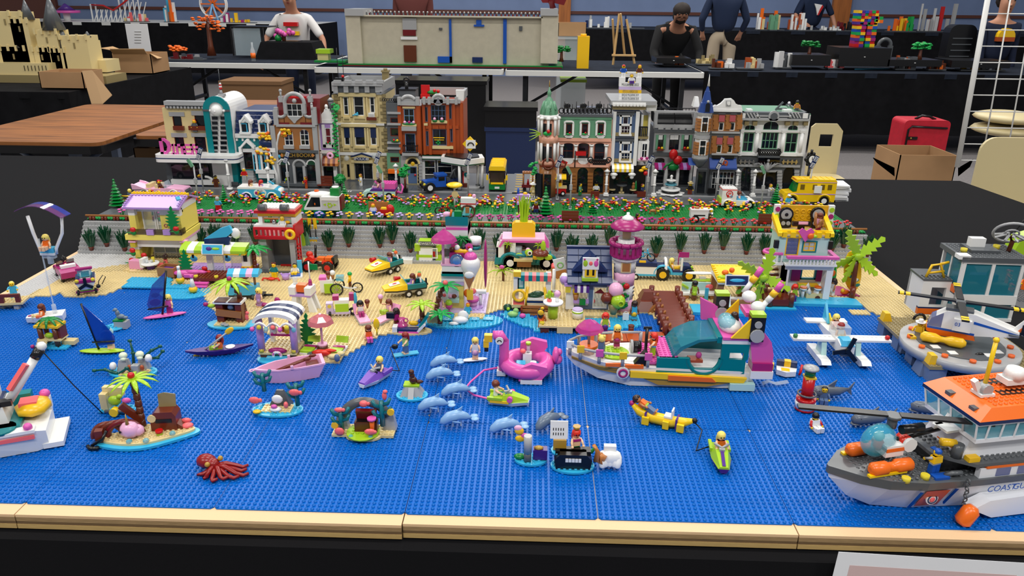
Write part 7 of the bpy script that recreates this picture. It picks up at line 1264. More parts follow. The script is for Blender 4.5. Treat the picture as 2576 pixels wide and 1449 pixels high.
c=t.c(1215,375,.2);h=t('heart','dp');h.Z([(c[0]-2.2,c[1]+1),(c[0]-1.2,c[1]+2),(c[0],c[1]+1.2),(c[0]+1.2,c[1]+2),(c[0]+2.2,c[1]+1),(c[0],c[1]-2)],-.1,.3);t('heart_flower','og').O(c[0]+1.2,-.5,c[1]-.2,.9,.4,.9).m('lime').O(c[0]+2.2,-.3,c[1]-.3,.9,.4,.5)
z3=t.c(1190,270,dp)[1];z4=t.c(1190,100,dp)[1];s0,s1=t.c(945,200,dp)[0],t.c(1435,200,dp)[0];P('stage',(232,176,16),.4);st=t('stage_panel','stage');st.B(s0,s1,dp,dp+.6,z3-1,z4);tb=st('tube_ring','stage').Q(0,dp-.05,0,.55,.16,10,5,'y');tb.at(*[(s0+1.9+1.75*i,0,z3+.4+1.6*j)for i in rg(int((s1-s0-2)/1.75))for j in rg(int((z4-z3)/1.6))])
sp=t('stage_side','w');sp.B(s0-1,s0+.6,dp-.6,dp+.6,z3-1.6,z4+.2).B(s1-.6,s1+1,dp-.6,dp+.6,z3-1.6,z4+.2);
for k in rg(3):
 for sg,x in((0,s0-.2),(1,s1+.2)):t('stage_lamp','mag' if(k+sg)%2==0 else 'lime').C(x,dp-.9,z4-1-1.9*k,.7,.4,A='y')
for x in(1035,1330):c=t.c(x,185,dp-1);t('wheel_speaker','k').C(c[0],dp-1,c[1],2,.9,18,A='y');k=t.l;k('speaker_cone','lg').C(c[0],dp-1.1,c[1],1.5,.3,16,A='y').m('k').C(c[0],dp-1.2,c[1],.5,.3,A='y');c2=t.c(x-12,262,dp-1);t('speaker_box','k').B(c2[0]-1.6,c2[0]+1.6,dp-1.4,dp-.2,c2[1]-1.2,c2[1]+1.2);t.l('speaker_cone','lg').C(c2[0]-.7,dp-1.6,c2[1],.6,.3,A='y').C(c2[0]+.7,dp-1.6,c2[1],.6,.3,A='y')
c=t.c(1180,285,4);t('keyboard_stand','k').B(c[0]-2.6,c[0]+2.2,3.6,5,c[1]-.2,c[1]+1).B(c[0]-1,c[0]+.8,4,4.6,z2,c[1]).m('bp').B(c[0]-1.2,c[0]+1.4,3.4,3.8,c[1]+.4,c[1]+1.1);
for x,m_ in((1105,'lime'),(1140,'mag'),(1240,'lime'),(1275,'mag')):c=t.c(x,300,2.4);t('floor_lamp',m_).C(c[0],2.4,z2+.9,.5,.5)
p=t.loc;x_=t.c(1340,290,3)[0];fig('brown haired doll with saxophone on yellow roof stage',(p[0]+x_,p[1]+3.4,p[2]+z2+.6),-25,'bp','mag','hair','bob','ts',dd=1,sr='mag');sx=T('saxophone','gold saxophone held by doll on roof stage','saxophone',(p[0]+x_-1,p[1]+2,p[2]+z2+1.5));sx('horn','mn').U([(-.8,0,5),(-.6,0,2),(0,0,.8),(.8,0,1.4),(1.1,0,3)],.35,8,.7)
fig('red capped doll with lime bag under club balcony',(p[0]+t.c(1105,940,-2)[0],p[1]-2,.5),0,'lime','pu','fire','bob','skin',dd=1,sr='pu')
c=on(B5,920,1000,.4);t=T('rope_stairs','dark brown stairs with studded steps left of beach club','stairs',(c[0]+1,c[1],.4));
for k in rg(7):t('stair_step','rb' if k%2 else 'mn').B(-3,2.4,3+.9*k,4.4+.9*k,1.6+1.35*k,2.1+1.35*k)
t('landing','rb').B(-3.8,2.6,-4,3,.4,2.2);q=t('corner_post','br').C(0,0,-.3,.8,4.2);q.at((-3.4,-3.6,0),(2.4,-3.6,0),(-3.4,2.2,0),(2.4,2.2,0));t('wet_plate','az').B(-4.8,3.6,-5.4,-3,-.35,.1)
t=T('toy_flamingo','small magenta flamingo on dark brown landing','toy animal',(c[0]+.6,c[1]-2,2.6));t('body','dp').O(0,0,2.6,1.3,.8,.8).U([(-.6,0,2.8),(-1,0,4),(-.2,0,4.8),(.4,-.2,4.4)],.4);t('leg','ty').C(0,0,0,.4,2)
def lp(lab,u,v,lean,h,n,rz):
 c=G(u,v,.45);t=T('toy_palm',lab,'toy palm',c);tr=t('trunk','br');tr.U([(0,0,0),(lean*.6,0,h*.5),(lean,0,h)],.75,8);a=[R(x)for x in rz]
 for k in rg(n):
  l=t('leaf','lime');an=a[k];pts=[];ln=8
  for i in rg(5):f=(i+.4)/5;w=1.9*sin(PI*(.18+.75*f));pts+=[(ln*f-.5,w*.5),(ln*f+.9,w)]
  pts=[(0,.3)]+pts+[(ln+.6,0)];pts+=[(x,-y)for x,y in pts[:-1]][::-1];l.T=Matrix.Translation((lean,-.6,h+.2))@Matrix.Rotation(-an,4,'Y')@Matrix.Rotation(R(62),4,'X');l.Z(pts,-.15,.15,'z');l.nt()
 t('crown','lime').O(lean,-.8,h,1.4,.8,1.2)
lp('broad lime leaved palm left of beach club stairs',1895,768,1.6,8.4,5,(80,150,215,262,335));lp('broad lime leaved palm right of beach club',2143,745,-.6,12.2,5,(40,118,208,250,318))
t=T('surfboard','yellow surfboard with teal leaf print leaning on right palm','surfboard',G(2148,738,.45),rot=(4,-14,0));t('board','ty').O(0,0,7.2,2.5,.35,6.6,14);q=t('leaf_print','dt');
for k in rg(6):q.O(ru(-1.2,1.2),-.36,2.6+1.6*k,.9,.08,.5)
q.m('w').O(-.2,-.4,9,.9,.08,.6).O(.4,-.4,4.4,1,.08,.6);t=T('brown_stake','short brown post right of pink towel','post',G(2142,750,.45));t('stake','rb').C(0,0,0,.8,3.4)
c=on(B5,1520,930);t=T('pink_towel','magenta towel with orange flame flower right of beach club','towel',c);t('towel','mag').Z([(-1.6,-1.6),(5.6,-1.6),(2.6,6),(-3,6)],0,.35,'z');t('flower','og').O(1.4,-.8,1,1.4,.6,.7).m('ty').O(.6,-1,1.6,.6)
fig('doll with magenta headphones and white skirt by pink towel',(c[0]-2.6,c[1]-1.6,.5),-70,'w','w','dh','bob','ts',dd=1,sr='w');c=on(B5,1440,940);t=T('surfboard','green surfboard with orange print beside headphone doll','surfboard',c,rot=(4,0,0));t('board','bg').O(0,1,4.6,1.2,.35,4.6,12);t.l('print','og').O(0,.7,6.6,.7,.1,1)
c=on(B5,1310,970);t=T('sand_castle','tan sand castle with white pointed towers','sand castle',c);t('wall','tan').B(-3.2,2.8,-1,1.6,0,1.8);t('gate','br').Z([(-.8,0),(.8,0),(.6,1),(0,1.3),(-.6,1)],-1.1,-.9);q=t('tower_tip','w').C(0,0,1.8,1,1.6,4,.05);q.at((-2.4,-.4,0),(1.8,-.4,0),(-2.2,1.6,.8),(1.2,1.6,.8),(-.4,0,-.2))
c=on(B5,1185,950);t=T('toy_dolphin_float','pale blue and lime float beside sand castle','float',c);t('float','aqua').O(0,0,1.2,2,.8,1.1);t('rider','lime').O(-.4,.4,2.8,1.6,.8,.8)
# vehicles and dolls on sand
def amph(lab,u,v,rz):
 c=G(u,v,.42);t=T('amphibious_car',lab,'toy car',c,rz);q=t('hull','w');hu(q,[(-5.4,2.4,1.8,1.2,2.2),(3,2.4,1.4,1.2,2.2),(5.8,1.6,.8,1.9,2.4)]);q=t('rub_rail','k');hu(q,[(-5.6,2.6,2.6,2.2,2.6),(3,2.6,2.6,2.2,2.6),(6.2,1.7,1.7,2.3,2.7)]);hu(t('bonnet','ye'),[(0,2.6,2.7,2.6,4.2),(3,2.2,2.6,2.6,3.8),(6.4,1.5,1.7,2.7,3.2)]);t('bonnet_print','w').tr((3,0,3.92),0,9).B(-1.4,1.6,-1,1,-.06,.06).m('red').O(0,0,.06,.7,.5,.05).nt();t('tub','dt').B(-5.4,0,-2.6,-1.9,2.6,3.9).B(-5.4,0,1.9,2.6,2.6,3.9).B(-5.6,-5,-2.4,2.4,2.6,3.6);t('windscreen','tb').tr((-.2,0,4),0,28).B(-.12,.12,-2.3,2.3,0,1.9).nt();t('roll_bar','w').Q(-4.2,0,4,1.6,.3,10,6,'x',0,PI);t('beacon','to').O(-4,.9,6,.6).m('lr').O(-4.4,-.4,6.2,.5);t('propeller','k').B(-6.4,-6,-.3,.3,1.6,4.4).B(-6.4,-6,-1.3,1.3,2.8,3.2);t('megaphone','red').C(.4,-3.6,4,.55,1.8,8,.8,A='x');wh(t,(-3.4,-.4),1.9,1.05,'w',.8)
 an=R(rz);fig('brown haired doll in lilac driving %s'%lab.replace('yellow amphibious car','car'),(c[0]-2.2*cos(an),c[1]-2.2*sin(an),3),rz+90,'lav','lav','hair','long','skin','sit',1)
amph('yellow amphibious car nearer grey wall',968,688,232);amph('yellow amphibious car in middle of sand',1020,743,205)
c=G(850,738,.42);t=T('ice_cream_bike','lime ice cream tricycle with white box','tricycle',c,8);t('box','w').B(-4.6,-1,-1.6,1.6,1,4.6);t('side_panel','lime').B(-3.4,1,-1.9,-1.6,.8,3.6);t('lid','dp').B(-4.8,-2.8,-1.4,1.4,4.6,5.4);q=t('cone','mn');q.C(-2.2,-.6,4.6,.3,1.4,8,.6).C(-1,-.6,4.6,.3,1.4,8,.6).m('rb').O(-2.2,-.6,6.4,.8).m('w').O(-1,-.6,6.5,.8);t('ice_block','tb').B(-.2,2,-.9,.9,4,5.4);t('frame','w').U([(1,0,2),(3.4,0,1.4),(5.4,0,1.6)],.3).U([(3.4,0,1.4),(4,0,3.4)],.25);
for x,y,r in((0,-2,1.9),(0,2,1.9),(5.6,0,1.6)):t('wheel','k').Q(x,y,r,r-.2,.22,16,6,'y');k=t.l('spokes','sv');[k.tr((x,y,r),0,45*j).B(-.07,.07,-.06,.06,-r+.3,r-.3)for j in rg(4)];k.nt()
fig('green haired figure in yellow riding ice cream tricycle',(c[0]+3.6,c[1]+.6,2.6),-80,'ty','br','bg','helmet',po='stand',sc=.9)
c=G(850,795,.42);t=T('toy_scooter','lavender scooter with lime sidecar','scooter',c,10);q=t('body','llav');q.B(-2.8,-1,-.9,.9,1,4).B(-2.8,1.4,-.7,.7,.9,1.8).m('lime').B(-.4,3,-1.2,1.2,1.6,3.8).m('w').B(-.6,3.2,-1,1,3.8,4.8).m('llav').B(-.4,3.4,-1.3,1.3,1,1.6);t('head_lamp','tyel').C(-1.9,-1,3.2,.5,.3,A='y');t('luggage','mag').B(-1,.6,-.9,.9,4.8,6).B(3.2,4.4,.4,1.8,4,6);t('wheel','k').Q(-1.9,-.8,.9,.6,.35,12,6,'x').Q(4,0,1.2,.8,.4,12,6,'y');t('blue_board','mz').O(4.8,.6,4.4,.5,.3,2)
c=G(765,780,.42);t=T('lifeguard_chair','white lifeguard chair with orange seat','chair',c,-6);q=t('leg','w');q.Z([(-3.4,0),(-1.6,0),(-1.2,4.4),(-2.4,4.4)],-1.4,-.4).Z([(2,0),(4,0),(2.6,4.4),(1.6,4.4)],-1.4,-.4).Z([(2,0),(4,0),(2.6,4.4),(1.6,4.4)],1.4,2.4).Z([(-3.4,0),(-1.6,0),(-1.2,4.4),(-2.4,4.4)],1.4,2.4);t('seat_plate','lav').B(-3,2.8,-1.6,2.6,4.4,4.9);t('arm_block','w').B(-3.2,-1.4,-1.6,2,4.9,7).B(1.2,3,-1.6,2,4.9,7);t('seat','og').B(-1.4,1.2,-.6,1.6,5.4,7.4);t('bottle','tc').C(-2.2,1,7,.6,2);t('flag_pole','mag').C(2,1,7,.6,1.6,8,.4).m('w').C(2,1,8.6,.22,5,6);t('flag','gr').B(2.2,4.4,.9,1.1,11.4,13)
t=T('toy_pug','white dog with dark glasses left of lifeguard chair','toy animal',G(752,792,.42));t('body','w').O(0,.6,1,.9,1.2,.9);t('head','tan').O(0,-.4,1.9,.9,.8,.8);t.l('glasses','db').O(-.4,-1.1,2.1,.35,.2,.3).O(.4,-1.1,2.1,.35,.2,.3).m('k').O(0,-1.2,1.6,.4,.2,.3)
def lu(lab,u,v,rz,m1,m2,back=1,z=.42):
 t=T('beach_lounger',lab,'lounger',G(u,v,z),rz);t('frame','lg').B(-1.5,1.5,-3.6,3,.1,.6);t('mat',m1).B(-1.4,1.4,-3.5,2.9,.6,1);t('headrest',m2).tr((0,3,.8),-35).B(-1.5,1.5,-.25,.25,0,2.8).nt();return t
lu('pink lounger under black haired doll',912,806,25,'bp','pink');fig('black haired doll with brown ice cream on pink lounger',(G(912,806)[0]-.6,G(912,806)[1]+1,1.5),20,'w','mag','k','bob','skin','sit',1);lu('pink lounger under doll in lime skirt',970,806,-30,'bp','pink');fig('brown haired doll in lime skirt holding a pink cone',(G(972,802)[0]+.6,G(972,802)[1]+1,1.5),-50,'bp','lime','hair','long','skin','sit',1,am=(120,20))
def cone(lab,p,m):t=T('ice_cream_cone',lab,'ice cream',p);t('cone','mn').C(0,0,0,.2,1.5,8,.55);t('scoop',m).O(0,0,1.9,.75,.75,.7)
q=G(926,798);cone('brown ice cream cone held on pink lounger',(*q[:2],2.6),'rb');q=G(961,800);cone('pink ice cream cone held by doll in lime skirt',(q[0],q[1]-.5,4.4),'bp')
c=G(998,824,.42);fig('dark haired doll filming with a black camera',(*c[:2],.45),-150,'mag','br','dh','bob','ts',dd=1,am=(90,60));t=T('toy_camera','black camera in front of filming doll','camera',(c[0]-1.2,c[1]-1.3,3.6));t('camera','k').B(-1,1,-.4,.6,0,1.5)
c=G(925,862,.42);fig('doll in orange vest and pink flippers on waterline',(c[0],c[1]+1.6,.7),20,'og','dp','hair','long','skin','sit',1,ve='og');t=T('paddle_toy','yellow paddle held by doll in pink flippers','paddle',(c[0]+2.2,c[1]+1,2));t('paddle','ye').O(0,0,3,.8,.25,1.6).C(0,0,0,.2,2,6)
c=G(1026,833,.2);t=T('jug_island','small tan island with blue and white lounger','island',(*c[:2],.05));n=20;t('base','sand').Z([(6.2*cos(2*PI*i/n),2.6*sin(2*PI*i/n))for i in rg(n)],0,.5,'z').S(-5,-1,10,2,.5,6);q=t('lounger','db');q.B(-2.4,3,-1.8,0,.6,1.4).m('w').B(-3.6,-2.4,-2,.2,.6,2).Z([(3,.6),(4.8,2.6),(4.4,3),(2.6,1)],-2,.2).m('dt').Z([(3.4,1.4),(5.6,4.8),(5,5),(3,2)],-1.4,1.4).m('dp').B(-2,3,-2.2,-1.8,.4,.8);t('fruit','ty').O(1.4,.9,2,1.3,.6,.7).m('blue').O(3,1.4,2.4,.6)
t=T('toy_jug','transparent pink jug on small tan island','jug',(c[0]-1.6,c[1]+.8,.6));t('jug','tp').L(0,0,0,[(.5,0),(1.6,.6),(1.5,1.3),(.7,1.7),(.9,2.8)],12);t('handle','tp').Q(1,0,2.2,.6,.18,8,5,'y')
c=on(B2,1425,1330);fig('blond doll in lilac gown with pink bow on sand',(*c[:2],.45),-15,'lav','lav','bl','bob','skin',dd=1,sr='lav');c=on(B2,1665,1300);t=T('pink_starfish','magenta towel heap on sand','towel',c);t('towel','mag').O(-1.5,0,.8,.9,.5,1.1).O(.6,0,.5,2,.6,.5).O(-5,-2,.5,2,.8,.5)
c=on(B2,1580,1025);fig('toy figure with brown ear buns and teal swimsuit on sand',(*c[:2],.45),0,'dt','ye','hair','bun');c=on(B2,1800,1000);t=T('sun_bed','blue and white sunbed before lifeguard tower','lounger',c,15);t('bed','w').B(-2,2,-3.6,1,0,.6);t('mat','blue').B(-1.4,1.4,-3.2,.6,.6,.9);t('back','mz').B(.6,2,0,1,.6,4.4);fig('black haired figure in white top on blue sunbed',(c[0],c[1]-.4,1),5,'w','ye','k','short',po='sit')
c=on(B2,1695,1050);t=T('lilac_bucket','lilac bucket between two sunbathers','bucket',c);t('bucket','lav').C(0,0,0,.9,1.7,10,1.2).O(-1.2,0,1.8,.4).O(1.2,0,1.8,.4);t=T('toy_crab','red crab on sand','toy animal',on(B2,1545,1060));q=t('shell','fire');q.O(0,0,.6,1.3,.7,.5);[q.U([(s_*1,0,.6),(s_*2.2,-.4,.9),(s_*2.6,-.6,.2)],.3)for s_ in(-1,1)]
c=on(B2,1285,1240);t=T('snack_trolley','azure snack trolley with striped awning','trolley',c,4);t('body','mz').B(-4.4,3.6,-1.6,1.6,1.4,4);t('chassis','k').B(-4.4,5.2,-1.4,1.4,.8,1.4).U([(5,-.5,1),(7.6,-.8,1.2)],.35);wh(t,(-2.4,2.4),1.3,.9,'dg',.6);q=t('post','mn').C(0,0,4,.35,3.4,6);q.at((-2.4,0,0),(2.8,0,0));t('fruit','do').O(0,0,4.4,1.5,.8,.6)
for k in rg(5):t('awning_strip','mz' if k%2==0 else 'bp' if k==3 else 'w').Z([(-2.2,7),(-2,7.8),(0,8.8),(2,7.8),(2.2,7)],-4+1.7*k,-2.3+1.7*k,'x')
c=G(1692,700,.42);t=T('toy_buggy','azure and navy beach buggy with big yellow hubs','toy car',c,-3);t('body','db').B(-4.6,5.4,-2,2,2,3.2).Z([(2.4,3.2),(5.4,3.2),(4.6,4.6),(2.6,4.8)],-1.8,1.8).B(-5,-2.6,-1.8,1.8,3.2,4.4);t('stripe','mz').B(-2,2.6,-2.2,-2,1.8,2.6);t('roll_bar','w').Q(-2.6,0,3.6,2.6,.5,10,6,'x',0,PI).B(1.8,2.4,-2,-1.5,3.2,7);t('windscreen','tb').tr((2.8,0,4.6),0,-25).B(-.12,.12,-1.8,1.8,0,2.6).nt();t('headlamp','lime').O(5.6,-1.5,3.2,.5).O(5.6,1.5,3.2,.5);wh(t,(-3.4,4.4),2.4,2,'ty',1.3);t('wheel_arch','mz').Q(-3.4,-2.4,2.1,2.6,.4,10,5,'y',0,PI);t('flag','mag').C(1,-1.8,5,.15,3.4,5).B(1,4,-1.9,-1.7,7.4,9)
fig('blond doll driving azure buggy',(c[0]-.6,c[1],3.2),85,'ty','ty','bl','long','skin','sit',1)
c=G(1620,700,.42);t=T('toy_trailer','white and azure trailer behind lighthouse','trailer',c,-2);t('box','w').B(-4,3.4,-1.8,1.8,1.4,4.4);t('stripe','mz').B(-4,3.45,-1.85,1.85,1.4,2);t('lid','db').B(-4.2,3.4,-2,2,4.4,5.6);t('yellow_bar','ty').B(-2,0,-1.9,-1.5,5.6,6.2);t('hitch','dg').B(3.4,7,-.3,.3,1.6,2.2);wh(t,(-2.8,),1.6,1,'w',.6);bike('turquoise bicycle mounted on trailer',(c[0]-.4,c[1],6.1),-20,'mz',3.4,1.2)
c=G(160,700,.42);t=T('toy_pink_car','magenta and white open car towing a boat at far left','toy car',(c[0]+1,c[1]+1,.42),132);q=t('body','mag');side(q,[(-5.4,1.4),(-5.6,3.2),(-3,3.8),(4,3.4),(6,2.4),(6,1.4)],2.7);t('side_stripe','aqua').B(-5.4,5.8,-2.8,-2.6,1.2,2.4);t('windscreen','tw').tr((1.6,0,3.6),0,-25).B(-.12,.12,-2.4,2.4,0,1.8).nt();wh(t,(-3.4,3.8),2.3,1.3,'w');t('seat','w').B(-3,-1.4,-2,2,3.8,4.6)
fig('black haired doll with magenta bow in magenta car',(c[0],c[1]+2,2.8),130,'mag','mag','k','bun','skin','sit',1)
c=G(212,738,.42);t=T('toy_motorboat','white and magenta motorboat on a small trailer','boat',(c[0],c[1]+2,.42),118);q=t('hull','w');hu(q,[(-4,2.6,1.4,1.8,4),(3,2.5,1.4,1.8,4),(6.6,.6,.3,3,4.2)]);t('deck','mag').B(-4.2,-2.6,-2.5,2.5,3.8,4.6);t('side_box','db').B(-2.6,2,-2.4,-1.4,4,4.8).B(-2.6,2,1.4,2.4,4,4.8);t('windscreen','tb').B(-.4,-.1,-1.8,1.8,4.4,6.6);t('screen_bar','mag').B(-.8,.4,-2.1,2.1,6.6,7.1);t('seat','k').B(.4,1.8,-1,1,4,5.4);q=t('propeller','k')
for k in rg(3):q.tr((-4.6,0,3.4),k*120).B(-.2,.2,-.4,.4,0,2).nt()
t('lamp','tyel').O(-4.3,-2,4.6,.6).O(-4.3,2,4.6,.6);t('lime_keel','lime').B(-3.4,2,-1.6,1.6,1.2,2);t('axle','mag').B(-3.4,-2.6,-2.8,2.8,.8,1.2);wh(t,(-3,),2.2,.8,'lg',.6);t('tow_line','k').U([(-3.8,-3,2.4),(-4.4,-3.4,4),(-4,-4.6,5.4),(-3.4,-5.2,4.6),(-3.4,-4,2.6)],.12).O(-3.6,-3,2.2,.6)
c=G(20,752,2.4);t=T('left_dock','tan dock with brown railing at left edge','dock',(c[0]+3.6,c[1],0),12);t('deck','sand').N(-16,-2,17,5,1.6,.6,6);q=t('fence_post','rb').B(-.6,.6,-1.9,-1.2,2.2,4.4);q.at((-12,0,0),(-8,0,0),(-4,0,0),(0,0,0));t('fence_rail','rb').B(-14,.6,-2,-1.3,3.8,4.6);t('leg','lg').B(-1.6,-.4,-1.4,-.2,-.2,1.6).B(-9,-7.8,-1.4,-.2,-.2,1.6);fig('blond figure in blue leaning on left dock railing',(c[0]+.8,c[1]+1.6,2.3),30,'mz','mz','bl','short',am=(70,70))
# things on water
def at(u,v,z=.2):return G(u,v,z)
def dl(lab,p,rz=0,**k):return fig(lab,p,rz,**{**dict(dd=1,sn='skin'),**k})
c=at(112,812);t=T('parasail_boat','white speedboat pulling transparent parasail','boat',(c[0],c[1]+1.5,.25),200);hu(t('hull','w'),[(-4,2.2,1.6,0,1.8),(1,2.2,1.6,0,1.8),(4.6,1,.6,.2,1.6)]);t('keel_stripe','mag').B(-3.8,1.4,-1.9,1.9,-.15,.15);t('bow_stripe','mag').tr((2.4,0,1.85),0,4).B(-1.8,1.8,-.35,.35,-.05,.05).nt();t('side_lamp','to').B(.6,2,1.2,2.1,1.6,2.1).B(.6,2,-2.1,-1.2,1.6,2.1);t('tow_post','tc').C(-2,0,1.8,.55,2.4).C(-2,0,4,.2,18)
dl('brown haired doll in orange vest steering parasail boat',(c[0]-.6,c[1]+.8,1.4),-60,top='og',le='tan',hr='hair',st='long',po='sit',ve='og')
p=GY(124,640,c[1]+2.3);t=T('parasail','transparent purple parasail with white arms and blue seat','parasail',p);t('seat','mz').B(-1.7,1.7,-.8,.8,.5,2).m('w').B(-1.8,1.8,-.9,.9,0,.6);t('coupling','tc').C(0,0,-2.4,.7,2.4).B(-1.6,1.6,-.5,.5,-.9,0)
for s_,x in((-1,-3.4),(1,5.2)):t('arm','w').U([(s_*1.9,0,.2),(s_*2.1,0,1.6),(x*.85,0,5.6),(x,0,10)],.42,8)
P('sail_purple',(120,70,130),.08,alpha=.6);n=12;q=t('sail','sail_purple');ps=[(-5+11.4*i/n,10.4+3*sin(PI*(.15+.8*i/n))-i*.05)for i in rg(n+1)];
for m_,y0,y1 in(('sail_purple',-2.2,0),('glow_sail',0,2)):
 q.m(m_);q.Z(ps+[(x,z-.18)for x,z in ps[::-1]],y0,y1)
dl('blond doll sitting under parasail',(p[0],p[1]-.2,p[2]+1.6),0,top='og',le='skin',hr='bl',st='long',po='sit')
c=at(125,880);t=T('turtle_hut','toy turtle hut with green leaf roof and tan ladder','hut',(c[0],c[1]+2,.25));t('base','az').N(-4,-2,8,4,0,.4,6);t('rock','tan').B(2,5,0,2,.4,1.4);q=t('post','br').C(0,0,.4,.6,5);q.at((-2,-1,0),(1.6,-1,0),(1.8,1.2,0),(-2,1.2,0));t('floor','tan').B(-2.8,2.8,-1.6,1.8,2,2.5);t('wall','rb').B(2,2.8,-1,1.6,2.4,5.4);t('roof','ty').B(-2.9,2.9,-1.8,1.8,5.4,6);q=t('leaf','gr');[q.U([(0,0,7.4),(2*cos(a),1.6*sin(a),7),(3.6*cos(a),2.6*sin(a),5.6)],.6,6,.15,.4)for a in[k*.7 for k in rg(9)]];t('turtle','lime').O(0,-1,3.3,1.1,.7,.7);
for k in rg(5):t('ladder_step','sand').B(-2.6,-.2,-2-.45*k,-1.6-.45*k,1.9-.42*k,2.3-.42*k)
t('shell','mag').O(-4,-2,.7,.5)
def windsurf(lab,u,v,bm,sm,lean,rz,h):
 c=at(u,v);t=T('windsurfer',lab,'windsurf board',(c[0],c[1]+.8,.3),rz);q=t('board',bm);q.O(0,0,.35,5.4,1.3,.4,16);t('mast','k').U([(-.6,0,.4),(lean*.5-.6,0,h*.5),(lean-.6,0,h)],.28);a=t('sail',sm);pts=[(-.6,1.6),(lean*.5-.6,h*.5),(lean-.5,h),(lean*.2-2.4,h*.72),(-3.8,4),(-3.4,2.4)]if lean>0 else[(-.6,1.6),(lean*.5-.6,h*.5),(lean-.5,h),(1.4,h*.62),(3.6,4),(3.2,2.2)];a.Z(pts,-.12,.12);b=t('sail_print','mag' if lean>0 else 'tdblue');x=-1.8 if lean>0 else 1.6;b.O(x,.16,4.2,1.4,.04,1).m('mz').O(x+.3,.16,6.2,1,.04,.7);t('boom','k').U([(3.6 if lean<0 else 1.2,-.5,3),(-3.8 if lean>0 else-1.6,-.5,2.8)],.2)
 return c
P('tsail',(20,70,180),.08,alpha=.75)
c=windsurf('lime windsurf board with blue transparent sail',253,890,'lime','tsail',-2,4,12.4);dl('doll riding lime windsurf board',(c[0]+1.8,c[1]+1.8,.7),0,top='mag',le='skin',hr='aqua',st='bob');c=windsurf('magenta windsurf board with rainbow transparent sail',412,800,'dp','glow_sail',2.6,26,12.6);dl('blond doll riding magenta windsurf board',(c[0]+1,c[1]+1.8,.7),0,top='dp',le='mag',hr='bl',st='long')
def bo(t,nm,m_,*bs):
 q=t(nm,m_);[q.O(*b)for b in bs];return q
c=at(302,828);t=T('grey_seal','grey seal on a stone block with azure plate','toy animal',(c[0],c[1]+1,.25));t('plate','az').C(-1.6,-.4,0,2.4,.4,14).S(-3.4,-1.4,3,2,.4,6);t('block','lg').B(-1.4,1.8,-1,1,0,1.9).m('gr').B(-1.6,1,-1,1,1.9,2.3);P('sealgrey',(112,128,142));bo(t,'body','sealgrey',(.2,0,3,1.2,.7,.7),(-.5,0,3.9,.6,.5,.9),(-.9,0,4.8,.6,.5,.5),(1.3,0,2.8,.8,.5,.4),(-1.4,0,4.6,.3,.3,.2))
c=at(575,828);t=T('shower_hut','dark brown hut with nougat board on a sandy plate','hut',(c[0],c[1]+2.6,.25));n=24;q=t('plate','az');q.Z([(6.4*cos(2*PI*i/n),3.4*sin(2*PI*i/n))for i in rg(n)],0,.4,'z');t('sand','sand').N(-4,-2,8,5,.4,.4,6);q=t('wall','rb');q.B(-3.6,-1.8,-.4,2.4,.8,6).B(1.4,3,-.4,2.4,.8,6).B(-3.6,3,2,2.6,.8,6);t('board','mn').tr((-.3,-.7,3.4),0,6).B(-3.2,3.2,-.2,.2,-.9,.9).nt();t('roof','w').B(-4,3.4,-.8,2.8,6,6.6).m('br').B(-3.6,-.6,-.9,2.4,6.5,6.7).B(0,3,-.9,2.4,6.5,6.7);bo(t,'ball','sb',(0,.4,4.8,.9,.7,.8));bo(t,'seahorse','coral',(4.2,-.4,2.4,.5,.4,1),(4.4,-.4,3.6,.5,.4,.5));t('stone','lg').C(-1.6,-1.6,.8,.7,.3).C(-.6,-2.2,.8,.6,.3);q=t('side_flower','lime');q.O(-5,.5,5,1.2,.7,.5).m('mag').O(-6.4,.4,5.4,.7,.6,.6)
palm('toy_palm','tall lime leaved palm over brown hut',(c[0]+2.8,c[1]+5,.8),10.4,'lime',12,5.8,'br',-3,1.5,wide=.6,fruit='mag')
c=at(548,898);t=T('kayak','dark purple kayak with white hatch','kayak',(c[0],c[1]+1.6,.25),17);P('kpurple',(64,30,120));hu(t('hull','kpurple'),[(-7.6,.2,.1,1.3,1.7),(-5,1.1,.5,.5,1.6),(-1,1.7,1,.05,1.5),(3,1.4,.8,.2,1.5),(7.6,.2,.1,1.4,1.8)]);t('hatch','w').C(2.4,0,1.5,1.1,.25);dl('red haired doll in orange vest paddling purple kayak',(c[0]+.2,c[1]+1.6,1.5),-70,top='og',le='lime',hr='rh',st='long',po='sit',ve='og',am=(60,60));t=T('kayak_paddle','grey double paddle with yellow blades on kayak','paddle',(c[0]-1,c[1]+.6,3.4),rot=(0,-38,0));t('shaft','lg').C(-5,0,0,.22,9.6,6,A='x');t('blade','ty').O(-5.8,0,0,1.3,.2,.6).O(5.4,0,0,1.4,.2,.7)
c=at(700,905);t=T('toy_pavilion','white and lavender pavilion with striped curved roof and string lights','toy building',(c[0],c[1]+3,.25));t('deck','sand').N(-4.6,-3,9,8,1.2,.5,6);t('leg','br').B(-4.2,-2,-2.8,-1,-.1,1.2).B(2,4,-2.8,-1,-.1,1.2);q=t('column','lav').C(0,0,1.7,.85,8);q.at((-3.9,-2.2,0),(3.9,-2.2,0));t('rear_panel','w').B(-3.4,-2.6,2.6,4,1.7,10).B(2.6,3.6,2.6,4,1.7,10);r=t('roof','w')
ar=[(5*cos(a),9.5+2.4*sin(a))for a in[PI*i/10 for i in rg(11)]];ai=[(4.4*cos(a),9.3+1.7*sin(a))for a in[PI*i/10 for i in rg(11)]][::-1];r.Z(ar+ai,-3.6,4.6)
for y in(-1.6,1.2):t('roof_stripe','db').Z([(x*1.01,z+.06)for x,z in ar]+[(x,z-.1)for x,z in ar[::-1]],y,y+1.5)
